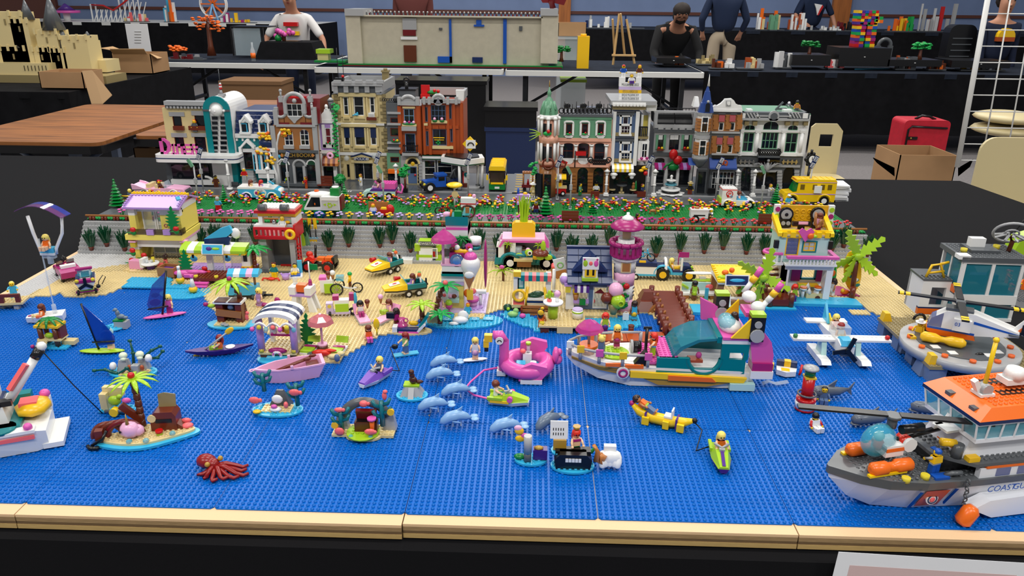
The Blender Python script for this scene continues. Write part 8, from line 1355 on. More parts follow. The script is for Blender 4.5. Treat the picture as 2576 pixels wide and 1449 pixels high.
q=t('light_string','w');q.U([(-4.6+9.2*i/12,-3.9,8.6+1.1*abs(sin(i*PI/4)))for i in rg(13)],.28);[t('bulb',('dp','tyel','tb','coral')[k%4]).O(-4.8+1.6*k,-4.2,8.2+(k%2)*.5,.6)for k in rg(7)];t('bar','mag').B(-2.8,2.8,1.4,2.4,4,4.5);bo(t,'bar_goods','w',(-1.8,1.6,5.4,.7,.6,1),(-1.8,1.6,6.6,.5,.5,.4)).m('ty').O(1.2,1.6,5.4,.9,.5,.9).m('og').O(.2,1.8,5.6,.4,.4,.8);bo(t,'bench','mag',(0,-2.8,2.2,2.3,.7,.8));t('life_ring','w').Q(0,-3.4,1.2,.9,.35,14,6,'y').m('dp').Q(0,-3.45,1.2,.9,.3,14,6,'y',.2,1).Q(0,-3.45,1.2,.9,.3,14,6,'y',2.2,3);[t('lamp','tyel').C(x,-2.6,1.7,.6,.8)for x in(-3.8,3.8)];q=t('foot_plate','az');q.Z([(4.8*cos(a),-3.2+2.8*sin(a))for a in[2*PI*i/20 for i in rg(20)]],0,.4,'z');t('step','mz').B(-2.4,2.4,-4.4,-3,.4,1)
f=t('fern','dn');fern(f,5.2,4,.4,8,2.2);f.mats[0]='gr'
c=at(812,892,.6);t=T('picnic_island','tan picnic plate beside pavilion','island',(c[0],c[1]+1,.44));t('plate','sand').N(-6,-4,11,9,0,.4,6);
t=T('pink_parasol','transparent pink parasol on picnic plate','parasol',(c[0]-.6,c[1]+2.4,.9));t('canopy','tp').L(0,0,6.8,[(3.2,0),(2.7,1),(1.2,1.9),(.3,2.2)],8,sm=0);t.l.mats[0]='salm';P('salm',(205,110,120),.08,alpha=.85);t('pole','bp').C(0,0,.6,.3,8.6);t('foot','br').C(0,0,0,1.3,1).m('bp').C(0,0,1,1.2,.5)
for k,(dx,l)in en(((-3.4,'lime and mauve lounger left of pink parasol'),(3.4,'lime and mauve lounger right of pink parasol'))):t=T('beach_lounger',l,'lounger',(c[0]+dx,c[1]+1.4,.9),-8);t('frame','w').B(-1.5,1.5,-2.6,2.4,0,.5);t('mat','lime').B(-1.4,1.4,-2.4,0,.5,1).m('mag').B(-1.4,1.4,0,1,.5,1.1);t('headrest','lime').tr((0,2.4,1.2),-30).B(-1.5,1.5,-.2,.2,0,1.6).nt()
t=T('picnic_things','red towel and tan toys at picnic plate edge','towel',(c[0]+.4,c[1]-2.2,.9));bo(t,'towel','fire',(0,0,1.2,2.4,.7,.9),(2,.2,1.8,1.6,.5,.4));bo(t,'toys','tan',(3,-.4,.6,1.6,.9,.7),(4.4,.4,1,1,.8,.6)).m('sb').O(4,-1.6,.8,.7,.6,1);t('pan','dg').C(-2.2,0,.4,1.2,.6);t('flag_pole','w').C(0,-.6,-.8,.25,2,6)
c=at(726,962);t=T('rowboat','pink rowboat with brown oars','boat',(c[0],c[1]+2.4,.2),24);q=t('hull','bp');L=7.2;q.mats[0]='bp';o_=[(7,2.6),(2,2.9),(-3,2.5),(-6,1.2),(-7.8,0)];pl=[(x,-y)for x,y in o_]+[(x,y)for x,y in o_[::-1][1:]];n=len(pl)
def ringp(f,z,dx=0):return[(x*f+dx,y*f,z)for x,y in pl]
lo(q,[ringp(.8,0),ringp(1,3),ringp(1.03,3.1),ringp(1.03,3.5),ringp(.93,3.5),ringp(.78,.5)]);q.Q(-8.2,0,3.2,.5,.2,8,5);t('thwart','rb').B(3.4,6,-1.8,1.8,2.2,2.6).B(-1.6,0,-2,2,1.6,2);t('oar','rb').U([(-4.4,-.6,2.2),(3.4,-.9,4.2)],.25).O(3.6,-.9,4.3,.9,.35,.4).U([(-3.2,.6,2),(4.8,.9,4)],.25).O(5,.9,4.1,.9,.35,.4);t('rowlock','bp').B(-.3,.3,-3.1,-2.6,3.4,4.2).B(-.3,.3,2.6,3.1,3.4,4.2)
def isl(nm,lab,u,v,rx,ry,dy,m_='az',sand=None,rz=0):c=at(u,v);t=disc(nm,lab,(c[0],c[1]+dy),rx,ry,m_,cat='island',z=.22);return t
t=isl('bone_reef','small reef with white skulls, eggs and dark green weed',322,950,5.4,3,2.4);t('sand','sand').N(-2,-2.6,6,3,.4,.3,6);t('rock','lg').W(-3.4,-.6,-.6,1.6,.4,3,.6).W(1,3.4,0,2,.4,3.4,.6).b(1.4,-1,.7,1.6,1.4,1.8);P('bone',(226,236,206));[bo(t,'skull','bone',(x,0,z,1,.9,.8),(x+.2,-.5,z-.6,.7,.6,.5))for x,z in((-1.6,4.2),(2.2,4.6))];[bo(t,'egg','w',(x,-.6,z,.8,.8,1))for x,z in((-4,1.8),(4.4,4))];q=t('weed','dn')
for pts in(((-3,-1.6,.6),(-5.6,-1.2,1.2),(-8,-1.4,1)),((0,.6,1),(.4,.6,4.6),(.2,.6,7.6)),((2,1,3),(4.6,1,5.2),(6.6,1,6.2)),((3,1,3),(5.8,.6,3.6),(7,1,5)),((-2,-1.8,.6),(0,-2.2,2.2),(.8,-2,1))):q.U(pts,.4,5,.2);[q.O(x,y,z,.55,.4,.4)for x,y,z in pts]
q.mats[0]='weedg';P('weedg',(8,86,70));[bo(t,'crab','do',(x,-1.4,2,.5,.4,.7))for x in(.2,3)]
c=at(368,1125);t=T('treasure_island','tan and azure island with shipwreck ribs','island',(c[0]-1,c[1]+3,.22),16);n=30;rim=[((8.6+.8*cos(2*a))*cos(a),(3.6-.7*cos(2*a+.6))*sin(a))for a in[2*PI*i/n for i in rg(n)]];t('rim','az').Z(rim,0,.5,'z');sd=[(x*.9,y*.84+.4)for x,y in rim];t('sand','sand').Z(sd,.5,.9,'z');t.parts.append(S([(x+.5,y+.5,.9)for x in rg(-9,9)for y in rg(-4,5)if inpoly(x+.5,y+.5,[(a*.94,b*.9+.1)for a,b in sd])],'sand'));[t('wreck_rib','dred' if k==0 else 'rb').Q(-4.2-1.5*k,1+.3*k,.6,3.1-.25*k,.65,14,6,'y',0,PI)for k in rg(3)];t('wreck_plank','rb').tr((-3,3.4,4),0,-40).b(0,0,-2.4,1.2,1,5).nt().B(-9,-7.6,-.6,.8,.6,3)
for b in((4.6,-1.2),(-2.8,-2.4),(.2,-2.8)):bo(t,'glass_bead','tb',(*b[:2],1.2,.6,.6,.5))
t('flower','lime').C(2.2,-.6,.9,.6,.5).m('red').C(2.2,-.6,1.4,.7,.5);bo(t,'starfish','coral',(7,1,1.3,1.2,.9,.5),(6.6,2.4,1.6,1.1,.5,.6));t('anchor','k').U([(-9.6,-1.4,.6),(-7.6,-1,1.6),(-6.8,-.6,3)],.3).U([(-10.4,-.8,.3),(-9.8,-1.8,.3),(-8.2,-2.2,.4)],.4)
t=T('toy_narwhal','pink narwhal with gold horn inside shipwreck ribs','toy animal',(c[0]-3.6,c[1]+1.8,1.1));bo(t,'body','bp',(0,0,1.7,2,1.5,1.7),(1,.4,1.4,1.6,1.2,1.2));t('horn','gold').C(0,-.5,3.2,.35,2.2,8,.05);t('eye','k').O(-1.2,-1.3,1.9,.25,.15,.3)
t=T('treasure_chest','reddish brown chest holding an old map on treasure island','chest',(c[0]+1.6,c[1]+6,1.1),8);t('chest','rb').B(-2.6,2.2,-1.6,1.6,0,3).Z([(-2.6,3),(-1.6,4),(1.6,4),(2.2,3)],-1.6,1.6);t('front_gap','k').B(-1.6,1.4,-1.7,-1.5,1.8,2.6);t('map','dtan').tr((.2,.8,4),-8).Z([(-1.6,0),(-1.6,2.6),(-.4,2.9),(1.7,2.5),(1.6,0)],-.1,.1).nt();t('compass','tan').C(-2.2,-1.8,2.8,.8,.4,A='y');t('plank','rb').tr((3,-.4,.2),0,-50).b(0,0,0,.8,2,2.6).nt()
palm('toy_palm','lime leaved palm with red top on treasure island',(c[0]-3.4,c[1]+6,1.1),10.2,'lime',11,4.8,'br',-.4,1.3,fruit='red',wide=.55)
c=at(285,1040);t=T('tan_grotto','tan block grotto with lime turtle behind treasure island','island',(c[0],c[1]+1,.22));t('plate','az').N(-3,-1,7,3,0,.4,6);t('block','tan').B(-2.6,-1.2,-.6,1.4,.4,4).B(-2.4,1.6,.6,1.8,3,5);bo(t,'turtle','lime',(.4,-.4,2.6,1.4,.8,1.1),(1.6,-.5,3.6,.6,.5,.5)).m('dp').O(3,-.6,2.8,1,.6,.6);t('hook','dg').U([(-1,-2,1),(3.6,-2,1.2)],.35).m('ye').C(1,-2.6,1,.9,1.2,A='y')
P('coralteal',(10,110,120))
def coral(t,x,y,z,h):
 q=t('coral','coralteal');q.U([(x,y,z),(x,y,z+h)],.5)
 for s_,k in((-1,.35),(1,.5),(-1,.75),(1,.85)):q.U([(x,y,z+h*k),(x+s_*1.3,y-.2,z+h*k+.5),(x+s_*1.7,y-.2,z+h*k+1.5)],.38)
c=at(690,1045);t=isl('clam_reef','small azure reef with white clam and pink fish',690,1048,5.2,3,2.4);t('sand','sand').N(-3,-1.6,6,3,.4,.3,6);coral(t,-3,1.6,3.6,4);coral(t,4,.6,1,5);t('rock','dg').W(-2,2.6,.6,2.4,.6,4,.3);bo(t,'clam','w',(0,-1.2,1,1.3,.8,.5),(.2,-.3,2.8,1.2,.4,1));bo(t,'pearl','dp',(-.2,-1.4,1.7,.7,.5,.5));[bo(t,'fish','coral',(x,y,z,1.2,.4,.8),(x+1.2,y,z,.4,.3,.5))for x,y,z in((-4.4,-.6,2.6),(4,-.6,4.6))];bo(t,'bud','coral',(2.2,-1.2,2,.5,.5,.8));bo(t,'starfish','ty',(-3.6,-2,.8,.9,.7,.4))
c=at(913,1105);t=T('chest_grotto','grey grotto arch with open brown chest and teal corals','island',(c[0],c[1]+2,.22));t('base','tan').N(-6.2,-1.4,12,4,0,.5,6).Z([(3.4*cos(a),-1.4+1.6*sin(a))for a in[PI+PI*i/10 for i in rg(11)]],0,.5,'z');t('mat','lime').C(-.2,-.6,.5,3.2,.4,16).S(-2.6,-2,5,3,.9,6);q=t('arch','lg');q.W(-6,-3.4,.6,2.4,.5,4.6,.5).W(3.4,6,.6,2.4,.5,4.6,.5);q.m('dg').Q(0,1.6,1.6,4.6,1,14,6,'y',PI*.12,PI*.88);coral(t,-4.4,-.4,.8,4.4);coral(t,3.6,-.2,2,5.4);q=t('chest','br');q.B(-1.8,2.6,-.8,.9,.9,2.9).m('k').B(-1.5,2.3,-.6,.8,2.9,3);q.m('dred').tr((.4,1,3),18).B(-2,2,-.4,.4,0,2.2).nt();t('carrot_coral','og').C(1.8,-1.4,1,.35,3,8,.55).m('dp').C(1.8,-1.4,4,.9,.4);[bo(t,'fish','coral',b,(b[0]+.9,b[1],b[2],.4,.3,.4))for b in((-4.6,-.8,5.6,.9,.4,.5),(0,.4,6.4,.9,.6,.7),(1.6,-2.4,1.9,1.2,.4,.7))];bo(t,'starfish','coral',(-4.6,-1.4,1.2,1,.4,.9));bo(t,'seahorse','coral',(4.2,0,8.4,.5,.4,.9),(4.4,-.1,9.4,.5,.4,.4));[t('ring','ty').C(x,-1,z,.7,.5,A='y')for x,z in((-5.6,2.2),(5.4,5.4))];[bo(t,'glass_bead','tb',(x,-2.4,.8,.5,.5,.4))for x in(-2.2,1.6)]
t=isl('seal_rock','azure plate with grey rock and lime top',1033,1008,3.4,2.6,2);q=t('rock','lg');q.W(-2.4,2.4,-1.4,2,.4,2.4,.55);t('top','lime').B(-1.7,1.7,-.6,1.6,2.4,2.8);t('front_slope','lg').Z([(-2.2,.4),(-.6,2.4),(0,2.4),(0,.4)],-.6,.6,'x')
l=t.loc;t=T('brown_seal','dark brown seal on lime topped rock','toy animal',(l[0]+.3,l[1]+.4,3.05));P('sealbrown',(74,34,24));bo(t,'body','sealbrown',(0,0,.8,.9,.7,.9),(-.2,-.1,1.9,.6,.5,.8),(-.3,-.2,2.8,.65,.6,.6),(1.3,.1,.4,.9,.5,.4))
def js(lab,u,v,rz,top,hullm,seat='w',z=.25):
 c=at(u,v);t=T('jet_ski',lab,'jet ski',(c[0],c[1]+1.2,z),rz);hu(t('hull',hullm),[(-4,1.7,1.2,0,1),(1,1.8,1.3,0,1),(4.4,.9,.5,.3,1.1)]);hu(t('bonnet',top),[(-4,1.7,1.8,1,1.5),(.4,1.1,1.8,1,2.6),(4.3,.7,1,1.1,1.5)]);t('handlebar','lg').U([(-.6,-1.3,3.4),(.2,0,3),(-.6,1.3,3.4)],.25).B(-.2,.8,-.5,.5,2,3);t('side_fin',top).B(-4.2,-1,-1.9,-1.3,1.4,2).B(-4.2,-1,1.3,1.9,1.4,2);return t,c
P('jpurple',(128,84,190))
t,c=js('lilac and white jet ski',940,965,242,'jpurple','w');dl('blond boy in blue shirt on lilac jet ski',(c[0]+1,c[1]+2.6,1.8),-20,top='sb',le='k',hr='bl',st='short',po='sit',am=(60,60));w=at(1020,895);t=T('wakeboard','azure wakeboard under red haired doll','board',(w[0],w[1]+.6,.25),22);t('board','mz').B(-3,3,-.9,.9,0,.3);dl('red haired doll on azure wakeboard',(w[0],w[1]+.6,.6),-50,top='lr',le='sb',hr='rh',st='long',am=(60,60));t=T('tow_line','black tow line between lilac jet ski and wakeboard','line',(0,0,0));t('line','k').U([(c[0]+2.6,c[1]+3.6,1.8),(c[0]+5,c[1]+4.4,1.2),(w[0]-3.6,w[1]+.2,2.2),(w[0]-1.4,w[1]-.3,3.2)],.12).O(w[0]-2.4,w[1]-.2,2.6,.8,.5,.7)
w=at(1192,910);t=T('surfboard','white surfboard flat under blond surfer','surfboard',(w[0],w[1]+.5,.25),14);t('board','w').O(0,0,.3,3.3,.9,.3,14);dl('blond surfer doll in pink skirt on white board',(w[0]+.3,w[1]+.6,.7),0,top='w',le='skin',hr='bl',st='long',sr='bp')
c=at(1325,962);t=T('flamingo_float','big pink flamingo float with bar in middle','float',(c[0],c[1]+4.5,.3));n=20;q=t('ring','dp');q.tr((0,0,1.6)).Q(0,0,.8,4.6,1.7,22,8).nt();t('under_plate','w').B(-1.4,3.4,-5.6,-3.2,0,1).B(-6.8,-4.8,-2,.4,0,1.2);t('inner_deck','mz').C(0,0,1,4,.8,16);nk=t('neck','dp');nk.U([(-5.4,-1,1),(-5.2,-1,5),(-5.2,-1,8.4),(-6,-1,9.8),(-7.6,-1,9.6)],1.1,8);t('beak','ty').B(-9.6,-7.8,-1.7,-.3,8.2,9.8).B(-9.8,-8.6,-1.6,-.4,6.8,8.4).m('k').B(-9.6,-8.7,-1.6,-.4,5.8,6.8);t('eye','w').C(-6.2,-2.3,8.8,.9,.4,A='y').m('k').Q(-6.2,-2.35,8.6,.4,.12,8,4,'y',0,PI)
for y,z in((-4.8,.6),(3.4,3)):q=t('wing','dp');q.Z([(-1.8,z),(3,z),(4.6,z+2.2),(4.4,z+3.4),(1,z+4.2),(-1.6,z+3)],y-.6,y+.6)
q=t('wing_print','k');[q.tr((.2+.8*k,-5.45,2.2),0,35).Q(0,0,0,.7,.12,8,4,'y',0,PI).nt()for k in rg(3)];bo(t,'tail','dp',(6.4,0,4.6,.8,1.8,2),(6.8,.4,3.4,1.2,1.6,1.2),(7.2,.4,5.2,.7,1,.8));t('bar','w').B(-1,1,.6,2.2,1.8,4.4);t('bottle','tc').C(.2,1.4,4.4,.4,2).m('lime').C(.2,1.4,6.4,.6,.6);bo(t,'bun','coral',(-1,.8,5,.7,.6,.6));t('seat','az').B(-2.4,-.4,-1.8,.2,1.8,3).m('ty').C(1.4,-1.4,1.8,.6,1.2).m('w').C(1.4,-1.4,3,.7,.5)
l=t.loc;t,w=js('lime and white jet ski towing flamingo',1278,1022,-8,'lime','w');[t('side_roll','dp').C(.6,y,1.8,.6,.8,A='y')for y in(-2,1.2)];t('rub_strip','ty').B(-3.6,.4,-1.95,-1.5,.8,1.3);dl('brown haired boy riding lime jet ski',(w[0]-2.6,w[1]+1.6,1.6),85,top='w',le='dt',hr='hair',st='short',po='sit',am=(70,70));t=T('pink_hose','curved pink hose from flamingo to lime jet ski','hose',(0,0,0));a=at(1240,945);b=at(1170,985);d=at(1240,1022);t('hose','dp').U([(l[0]-6.6,l[1]-1.6,2.2),(a[0]-2,a[1]-.6,1.8),(b[0]+1,b[1]+2.6,1.2),(*b[:2],.9),(b[0]+2.2,b[1]-2.8,.9),(d[0]-.4,d[1]+1,1.2),(w[0]-4,w[1]+1.6,1.4)],.24)
def dolphin(lab,m_,u,v,rz,proto=[None]):
 c=at(u,v);p=(c[0],c[1]+.6,.9)
 t=T('toy_dolphin',lab,'toy dolphin',p,rz,gp='toy dolphins on water');q=t('body',m_);q.U([(-3.2,0,.2),(-2.6,0,.5),(-1.4,0,1.4),(.4,0,1.8),(2,0,1.3),(3,0,.8)],lambda f:.18+1*sin(PI*min(1,f*1.02))**.8,8);t('dorsal_fin',m_).Z([(-.4,2.4),(1,2.4),(1.3,3.6)],-.15,.15);t('flipper',m_).tr((-.4,-1,.8),-30,0,-20).O(.5,-.5,0,1,.6,.15).nt().tr((-.4,1,.8),30,0,20).O(.5,.5,0,1,.6,.15).nt();t('tail_fluke',m_).O(3.7,-.6,.9,.9,.8,.2).O(3.7,.6,.9,.9,.8,.2);t('eye','k').O(-2,-.75,1.2,.15).O(-2,.75,1.2,.15);t('stand','tc').B(-.8,-.5,-.2,.2,-.7,.8).B(.8,1.1,-.2,.2,-.7,.8)
for k,(u,v,l)in en(((1117,930,'farthest light blue dolphin, nearest wakeboard'),(1107,962,'second farthest light blue dolphin on board joint'),(1147,1003,'light blue dolphin beside curved pink hose'),(1090,1040,'light blue dolphin right of brown seal rock'),(1147,1075,'light blue dolphin below seal rock, second nearest'),(1272,1095,'light blue dolphin below lime jet ski'))):dolphin(l,'dolph',u,v,12)
P('dgrey_dol',(104,120,140));dolphin('grey dolphin behind mermaid','dgrey_dol',1380,1082,40)
c=at(1445,1180);t=isl('piano_reef','azure plate with black piano and gold horn',1441,1188,4,2.6,1.8);t('piano','k').Z([(-3,0),(3,0),(3.4,2.2),(2.4,3.4),(-2.4,3.4),(-3.4,2.2)],-1.6,.4).B(-3.2,3.2,-.4,1.4,2.6,3.4);q=t('keys','w');[q.B(-1.4+.58*k,-.9+.58*k,-1.75,-1.55,2,2.7)for k in rg(5)];t('horn','nougat').U([(3.6,-.6,5),(4.4,-.6,3.6),(4.2,-.6,1.8),(5,-.6,1.6),(5.4,-.6,3)],.35,8,.8);t('stand_post','gold').B(-3.6,-1.2,.6,1.4,3,5);t('stand_plate','az').C(-2.4,1,2.4,1.6,.5);s_=t('music_sheet','w');s_.tr((-2.6,1,5.2),-8).B(-1.6,1.6,-.15,.15,0,3.4);k=s_('notes','k');k.tr((-2.6,1,5.2),-8);[k.B(-1.1+.45*i,-.95+.45*i,-.2,-.15,z,z+.5)for i in rg(5)for z in(.7,1.6)];l=t.loc
t=fig('red haired mermaid with green tail playing at piano',(l[0]+.6,l[1]+1.6,1.6),15,'skin','gr','fire','long','skin',dd=1,am=(50,50));t('tail','gr').U([(0,0,1.2),(1,-1,.9),(2.2,-1.6,1.4),(3,-1.6,2.4)],.6,8,.25);t('top_band','mag').B(-.66,.66,-.5,.3,2.9,3.3);t('crown','gold').C(0,0,5,.5,.6,6,.7)
c=at(1335,1165);t=isl('coral_stump','azure plate with grey post and purple box',1335,1170,3,2,1.4);t('post','dg').C(-.6,-.8,.4,.7,1.8).m('lg').C(-.6,-.8,2.2,.75,3.6);t('box','kpurple').B(.4,3,-.6,1,.6,2.6);bo(t,'treasure','gold',(1.4,0,2.8,.9,.6,.4));bo(t,'star_flower','ty',(-2,.4,4.4,1,.4,.7),(-2.2,.4,6,.9,.4,.8)).m('bp').O(-2.4,.4,6.6,.8,.4,.6).m('dp').O(-1.2,.4,5,.8,.3,.6);bo(t,'leaf','gr',(-2,0,.9,1.2,.8,.5))
c=at(1534,1185);t=T('white_shell','large white scallop shell alone on water','shell',(c[0],c[1]+1,.25));q=t('shell','w');[q.tr((0,0,2),-35,0).O(1.6*sin(a),.2,-.2+.6*cos(a)-.4,.9,.7,1.7).nt()for a in(-1,-.55,0,.55,1)];q.O(0,.2,1.7,2.2,1,1.7,12).B(-1.1,1.1,.4,1.4,3,4.2)
c=at(545,1200);t=T('toy_octopus','dark red octopus with gold eyes','toy animal',(c[0]-.5,c[1]+1.8,.25),-8);P('octo',(140,22,22));q=bo(t,'body','octo',(-2.4,.6,1.4,1.9,1.5,1.3),(-1,.2,1.3,1.4,1.2,1));
for k in rg(8):an=-2.3+k*.42;r=4.2+.5*(k%3);x,y=cos(an),sin(an);t('tentacle','octo').U([(-.6,.2,.9),(x*r*.35,y*r*.28,.7+.5*(k%2)),(x*r*.7+.3,y*r*.6,.35),(x*r+.4,y*r*.62-.3,.35),(x*r+1,y*r*.62+.4,.4)],.5,6,.28)
t('eye','gold').O(-1.2,-1,1.8,.5).O(.2,1,2,.5)
c=at(1665,1075);t=T('banana_boat','yellow banana boat with dark tips','boat',(c[0],c[1]+1.2,.3),-22);q=t('banana','ye');q.U([(-6,0,3),(-4.6,0,1.8),(-2,0,1.1),(2,0,1),(4.6,0,1.5),(6.2,0,2.2)],lambda f:.5+.75*sin(PI*f),8);t('tip','mag').O(-6.2,0,3.2,.6).m('k').O(6.5,0,2.3,.6);t('strap','pu').B(-3.2,-2.8,-1.25,1.25,.2,2.3).B(3,3.4,-1.25,1.25,.2,2.3);t('float_block','ye').B(-3.6,-2.2,-1.8,-1.1,0,1.6).B(.6,1.8,-1.8,-1.1,0,1.6).B(3.4,4.8,-1.8,-1.1,0,1.6);t('back_rest','w').B(.6,2,-.9,.9,2,2.4).B(2,2.3,-.9,.9,2,3.8)
dl('brown haired boy on banana boat',(c[0]-1.2,c[1]+1.6,2.4),0,top='lime',le='sb',hr='dh',st='short',sn='ts',ve='og',rot=(-62,0,62));t,w=js('purple and lime jet ski towing banana boat',1815,1170,265,'lime','kpurple');t('bonnet_stripe','pu').tr((2.4,0,2.15),0,16).B(-1.8,1.8,-.3,.3,-.05,.05).nt();dl('blond doll in orange vest on purple jet ski',(w[0]+.2,w[1]+3,1.6),5,top='og',le='dt',hr='bl',st='long',po='sit',ve='og',am=(60,60));t=T('tow_line','black tow line from banana boat to purple jet ski','line',(0,0,0));t('line','k').U([(c[0]+6,c[1]-1.4,2.4),(c[0]+7.4,c[1]-2.4,1.2),(w[0]-4,w[1]+3.6,.8),(w[0]-.8,w[1]+4.4,1.6)],.13)
c=at(1978,945);t=T('water_scooter','small white water scooter with yellow label','jet ski',(c[0],c[1]+1,.4),-15);q=t('hull','w');q.Z([(-2,-1.4),(0,-2.2),(2.2,-1.2),(2.4,.6),(-2,.8)],0,1.2,'z');t('label','ty').B(-1,.8,-1.6,-.2,1.2,1.3);t('seat','db').B(-2,2.4,.8,2,.6,2.4).m('ty').B(-.4,1,.7,2,.8,2.6);t('yellow_box','ty').B(-4,-2.6,-.2,1,.4,1.8);t('side_blade','red').U([(3,-.6,.2),(3.2,-.4,1),(3.4,.4,2.4)],.3)
c=at(2030,1038);t=T('red_buoy','tall red and white buoy with grey top','buoy',(c[0],c[1]+1.6,.2));t('base','red').C(0,0,0,2,.5,16).m('w').C(0,0,.5,2.05,1.4,16).m('red').C(0,0,1.9,2,.8,16);t('tower','red').C(0,0,2.7,1.2,4.6,14);t('rail_ring','dg').Q(0,0,3.6,1.8,.22,16,6);t('lantern','ty').B(-1.1,1.1,-1.1,1.1,7.3,7.7).m('tgreen').C(0,0,7.7,1.1,1.6);t('cap','lg').L(0,0,9.3,[(1.7,0),(1.5,.4),(.4,.8)],14)
def shark(lab,u,v,rz,z=.9):
 c=at(u,v);t=T('toy_shark',lab,'toy shark',(c[0],c[1]+.6,z),rz);P('shk',(92,100,112))if 'shk' not in MT else 0;t('body','shk').U([(-4,0,1),(-3,0,1.2),(-1,0,1.2),(2,0,.9),(4.4,0,1.2)],lambda f:.25+1.05*sin(PI*min(1,.12+f*.86)),8);t('jaw','shk').O(-3,0,.2,1.4,.9,.3);t('dorsal_fin','shk').Z([(-1,2),(1,2),(1.4,3.6)],-.15,.15);t('tail_fin','shk').Z([(4,.8),(5.6,2.8),(5,1.2),(5.4,-.4)],-.15,.15);t('eye','k').O(-2.8,-.85,1.6,.2)
shark('grey shark under black haired swimmer',2085,1005,10);shark('grey shark with open jaw behind bow helicopter',2190,1072,12,.6);shark('grey shark with open jaw left of orange bridge roof',2345,1048,-15,.6);c=at(2070,1008);fig('black haired figure in blue riding shark',(*c[:2],.3),-15,'sb','sb','k','bob',po='sit');c=at(2050,1080);fig('toy diver in black helmet and red white vest',(c[0],c[1]+.6,.2),15,'red','w','k','helmet',po='sit',ve='w',am=(40,50))
c=at(2125,925);t=T('toy_seaplane','white and azure seaplane with black propeller','toy plane',(c[0],c[1]+5,.3),0);[t('float','w').Z([(-6,.9),(-4.4,0),(4.6,0),(5,1.4),(-5,1.6)],x-1.1,x+1.1,'x')for x in(-4.6,4.6)];[t('strut','aqua').Z([(-2,1.4),(2,1.4),(1,4.6),(-1,4.6)],x-.6,x+.6,'x')for x in(-4,4)];t('wing','w').B(-11.4,11.4,-1.4,1.6,4.8,5.3).S(-11,0,22,1,5.3,6);t('wing_light','tgreen').O(-10.8,-.6,5.8,.6).m('red').O(10.6,-.6,5.8,.6);t('fuselage','w').Z([(-4.6,3.2),(-4.6,5.4),(-2.4,6),(4,5.4),(11,5),(11,4),(2,3)],-1.7,1.7,'x');t('nose','mz').W(-1.6,1.6,-4.8,-1,5.2,6.4,.7);t('canopy','tc').B(-1.8,1.8,-1,3,5.6,8.2);t('tail_wing','w').B(-5,5,9,11.4,5,5.5);t('tail_fin','mz').Z([(8,5.4),(11.4,9.6),(11.6,5.4)],-.3,.3,'x').m('ye').Z([(4.6,5),(9.6,7.6),(10,5)],.3,.6,'x');q=t('propeller','k')
for k in rg(3):q.tr((0,-5,4.2),0,120*k+20).B(-.5,.5,-.15,.15,0,3.4).nt()
q.C(0,-5.3,4.2,.6,.6,A='y');t('engine','dg').B(-1.2,1.2,-4.6,-2,2.6,3.6);dl('red haired pilot in seaplane cockpit',(c[0],c[1]+5.6,5.4),0,top='w',le='tan',hr='rh',st='bob',po='sit');dl('blond doll in orange vest behind seaplane pilot',(c[0]+.6,c[1]+10.4,5.6),10,top='og',le='tan',hr='bl',st='long',po='sit',ve='og')
# party yacht (bow to left, near side at y = 0)
c=at(1660,978,0);YA=T('party_yacht','long white party yacht with yellow stripe, pink slide and teal cabin','boat',(*c[:2],.22));t=YA;X0=G(1425,890,6)[0]-c[0];X1=G(1888,980,0)[0]-c[0];w=5.2;m_=6
def yst(x,a,b,z0,z1):return(x,a,b,z0,z1)
q=t('hull','w');q.T=Matrix.Translation((0,m_,0));hu(q,[(X0,.3,.2,4.6,6.2),(X0+2,2,1,2.6,6),(X0+7,4.6,3,.6,5.4),(X0+14,6,5.2,0,5),(X1-3,6,5.4,0,4.4),(X1,5.6,5.2,.4,3.6)]);q=t('khaki_stripe','gold');q.T=Matrix.Translation((0,m_,0));hu(q,[(X0+1.2,1.5,1.3,4.4,5),(X0+7,4.65,4.2,3.2,4.2),(X0+14,6.05,5.9,2.6,3.7)]);q=t('yellow_stripe','ye');q.Z([(X0+13.8,2.6),(X0+13.8,4),(X1-1.4,3),(X1-2,1.9),(X1-8,2)],-.5,.2);t('orange_panel','og').Z([(X0+22,2.2),(X0+22,3.4),(X1-9,3),(X1-8,2)],-.7,-.3);q=t('khaki_keel','gold');q.Z([(X0+16,2.6),(X1-3,2),(X1-10,.6),(X0+20,.8)],-.12,.1);t('stern_block','aqua').B(X1-5,X1+.4,-.9,1.4,.2,1.8)
zd=5.2;q=t('foredeck','w');q.T=Matrix.Translation((0,m_,zd));hu(q,[(X0+1.4,.6,.6,0,.6),(X0+7,4.2,4.2,-.4,.4),(X0+16,5.8,5.8,-.4,.2)]);t('green_mat','lime').C(X0+10.6,m_-.6,zd+.3,3.4,.4,18).S(X0+8,m_-3,5,5,zd+.7,6);rl=t('railing','lg');rp=[(X0+.8,m_-1),(X0+3,m_-3.2),(X0+7,m_-5),(X0+12,m_-6),(X0+17.4,m_-6.2)];rl.U([(x,y,zd+2.6)for x,y in rp],.3).U([(x,2*m_-y,zd+2.6)for x,y in rp],.3);[rl.C(x,y_,zd,.4,2.6)for x,y in rp for y_ in(y,2*m_-y)];[t('rail_lamp',k).B(x-.8,x+.8,y-.6,y-.2,zd+1.8,zd+3.4)for(x,y),k in zip(rp,('w','ty','dp','ty','dp'))];t('orange_pad','og').B(X0+8.4,X0+12,.2,.7,zd-.4,zd+.3).B(X0+12.6,X0+16.6,-.1,.5,zd-.6,zd+.2)
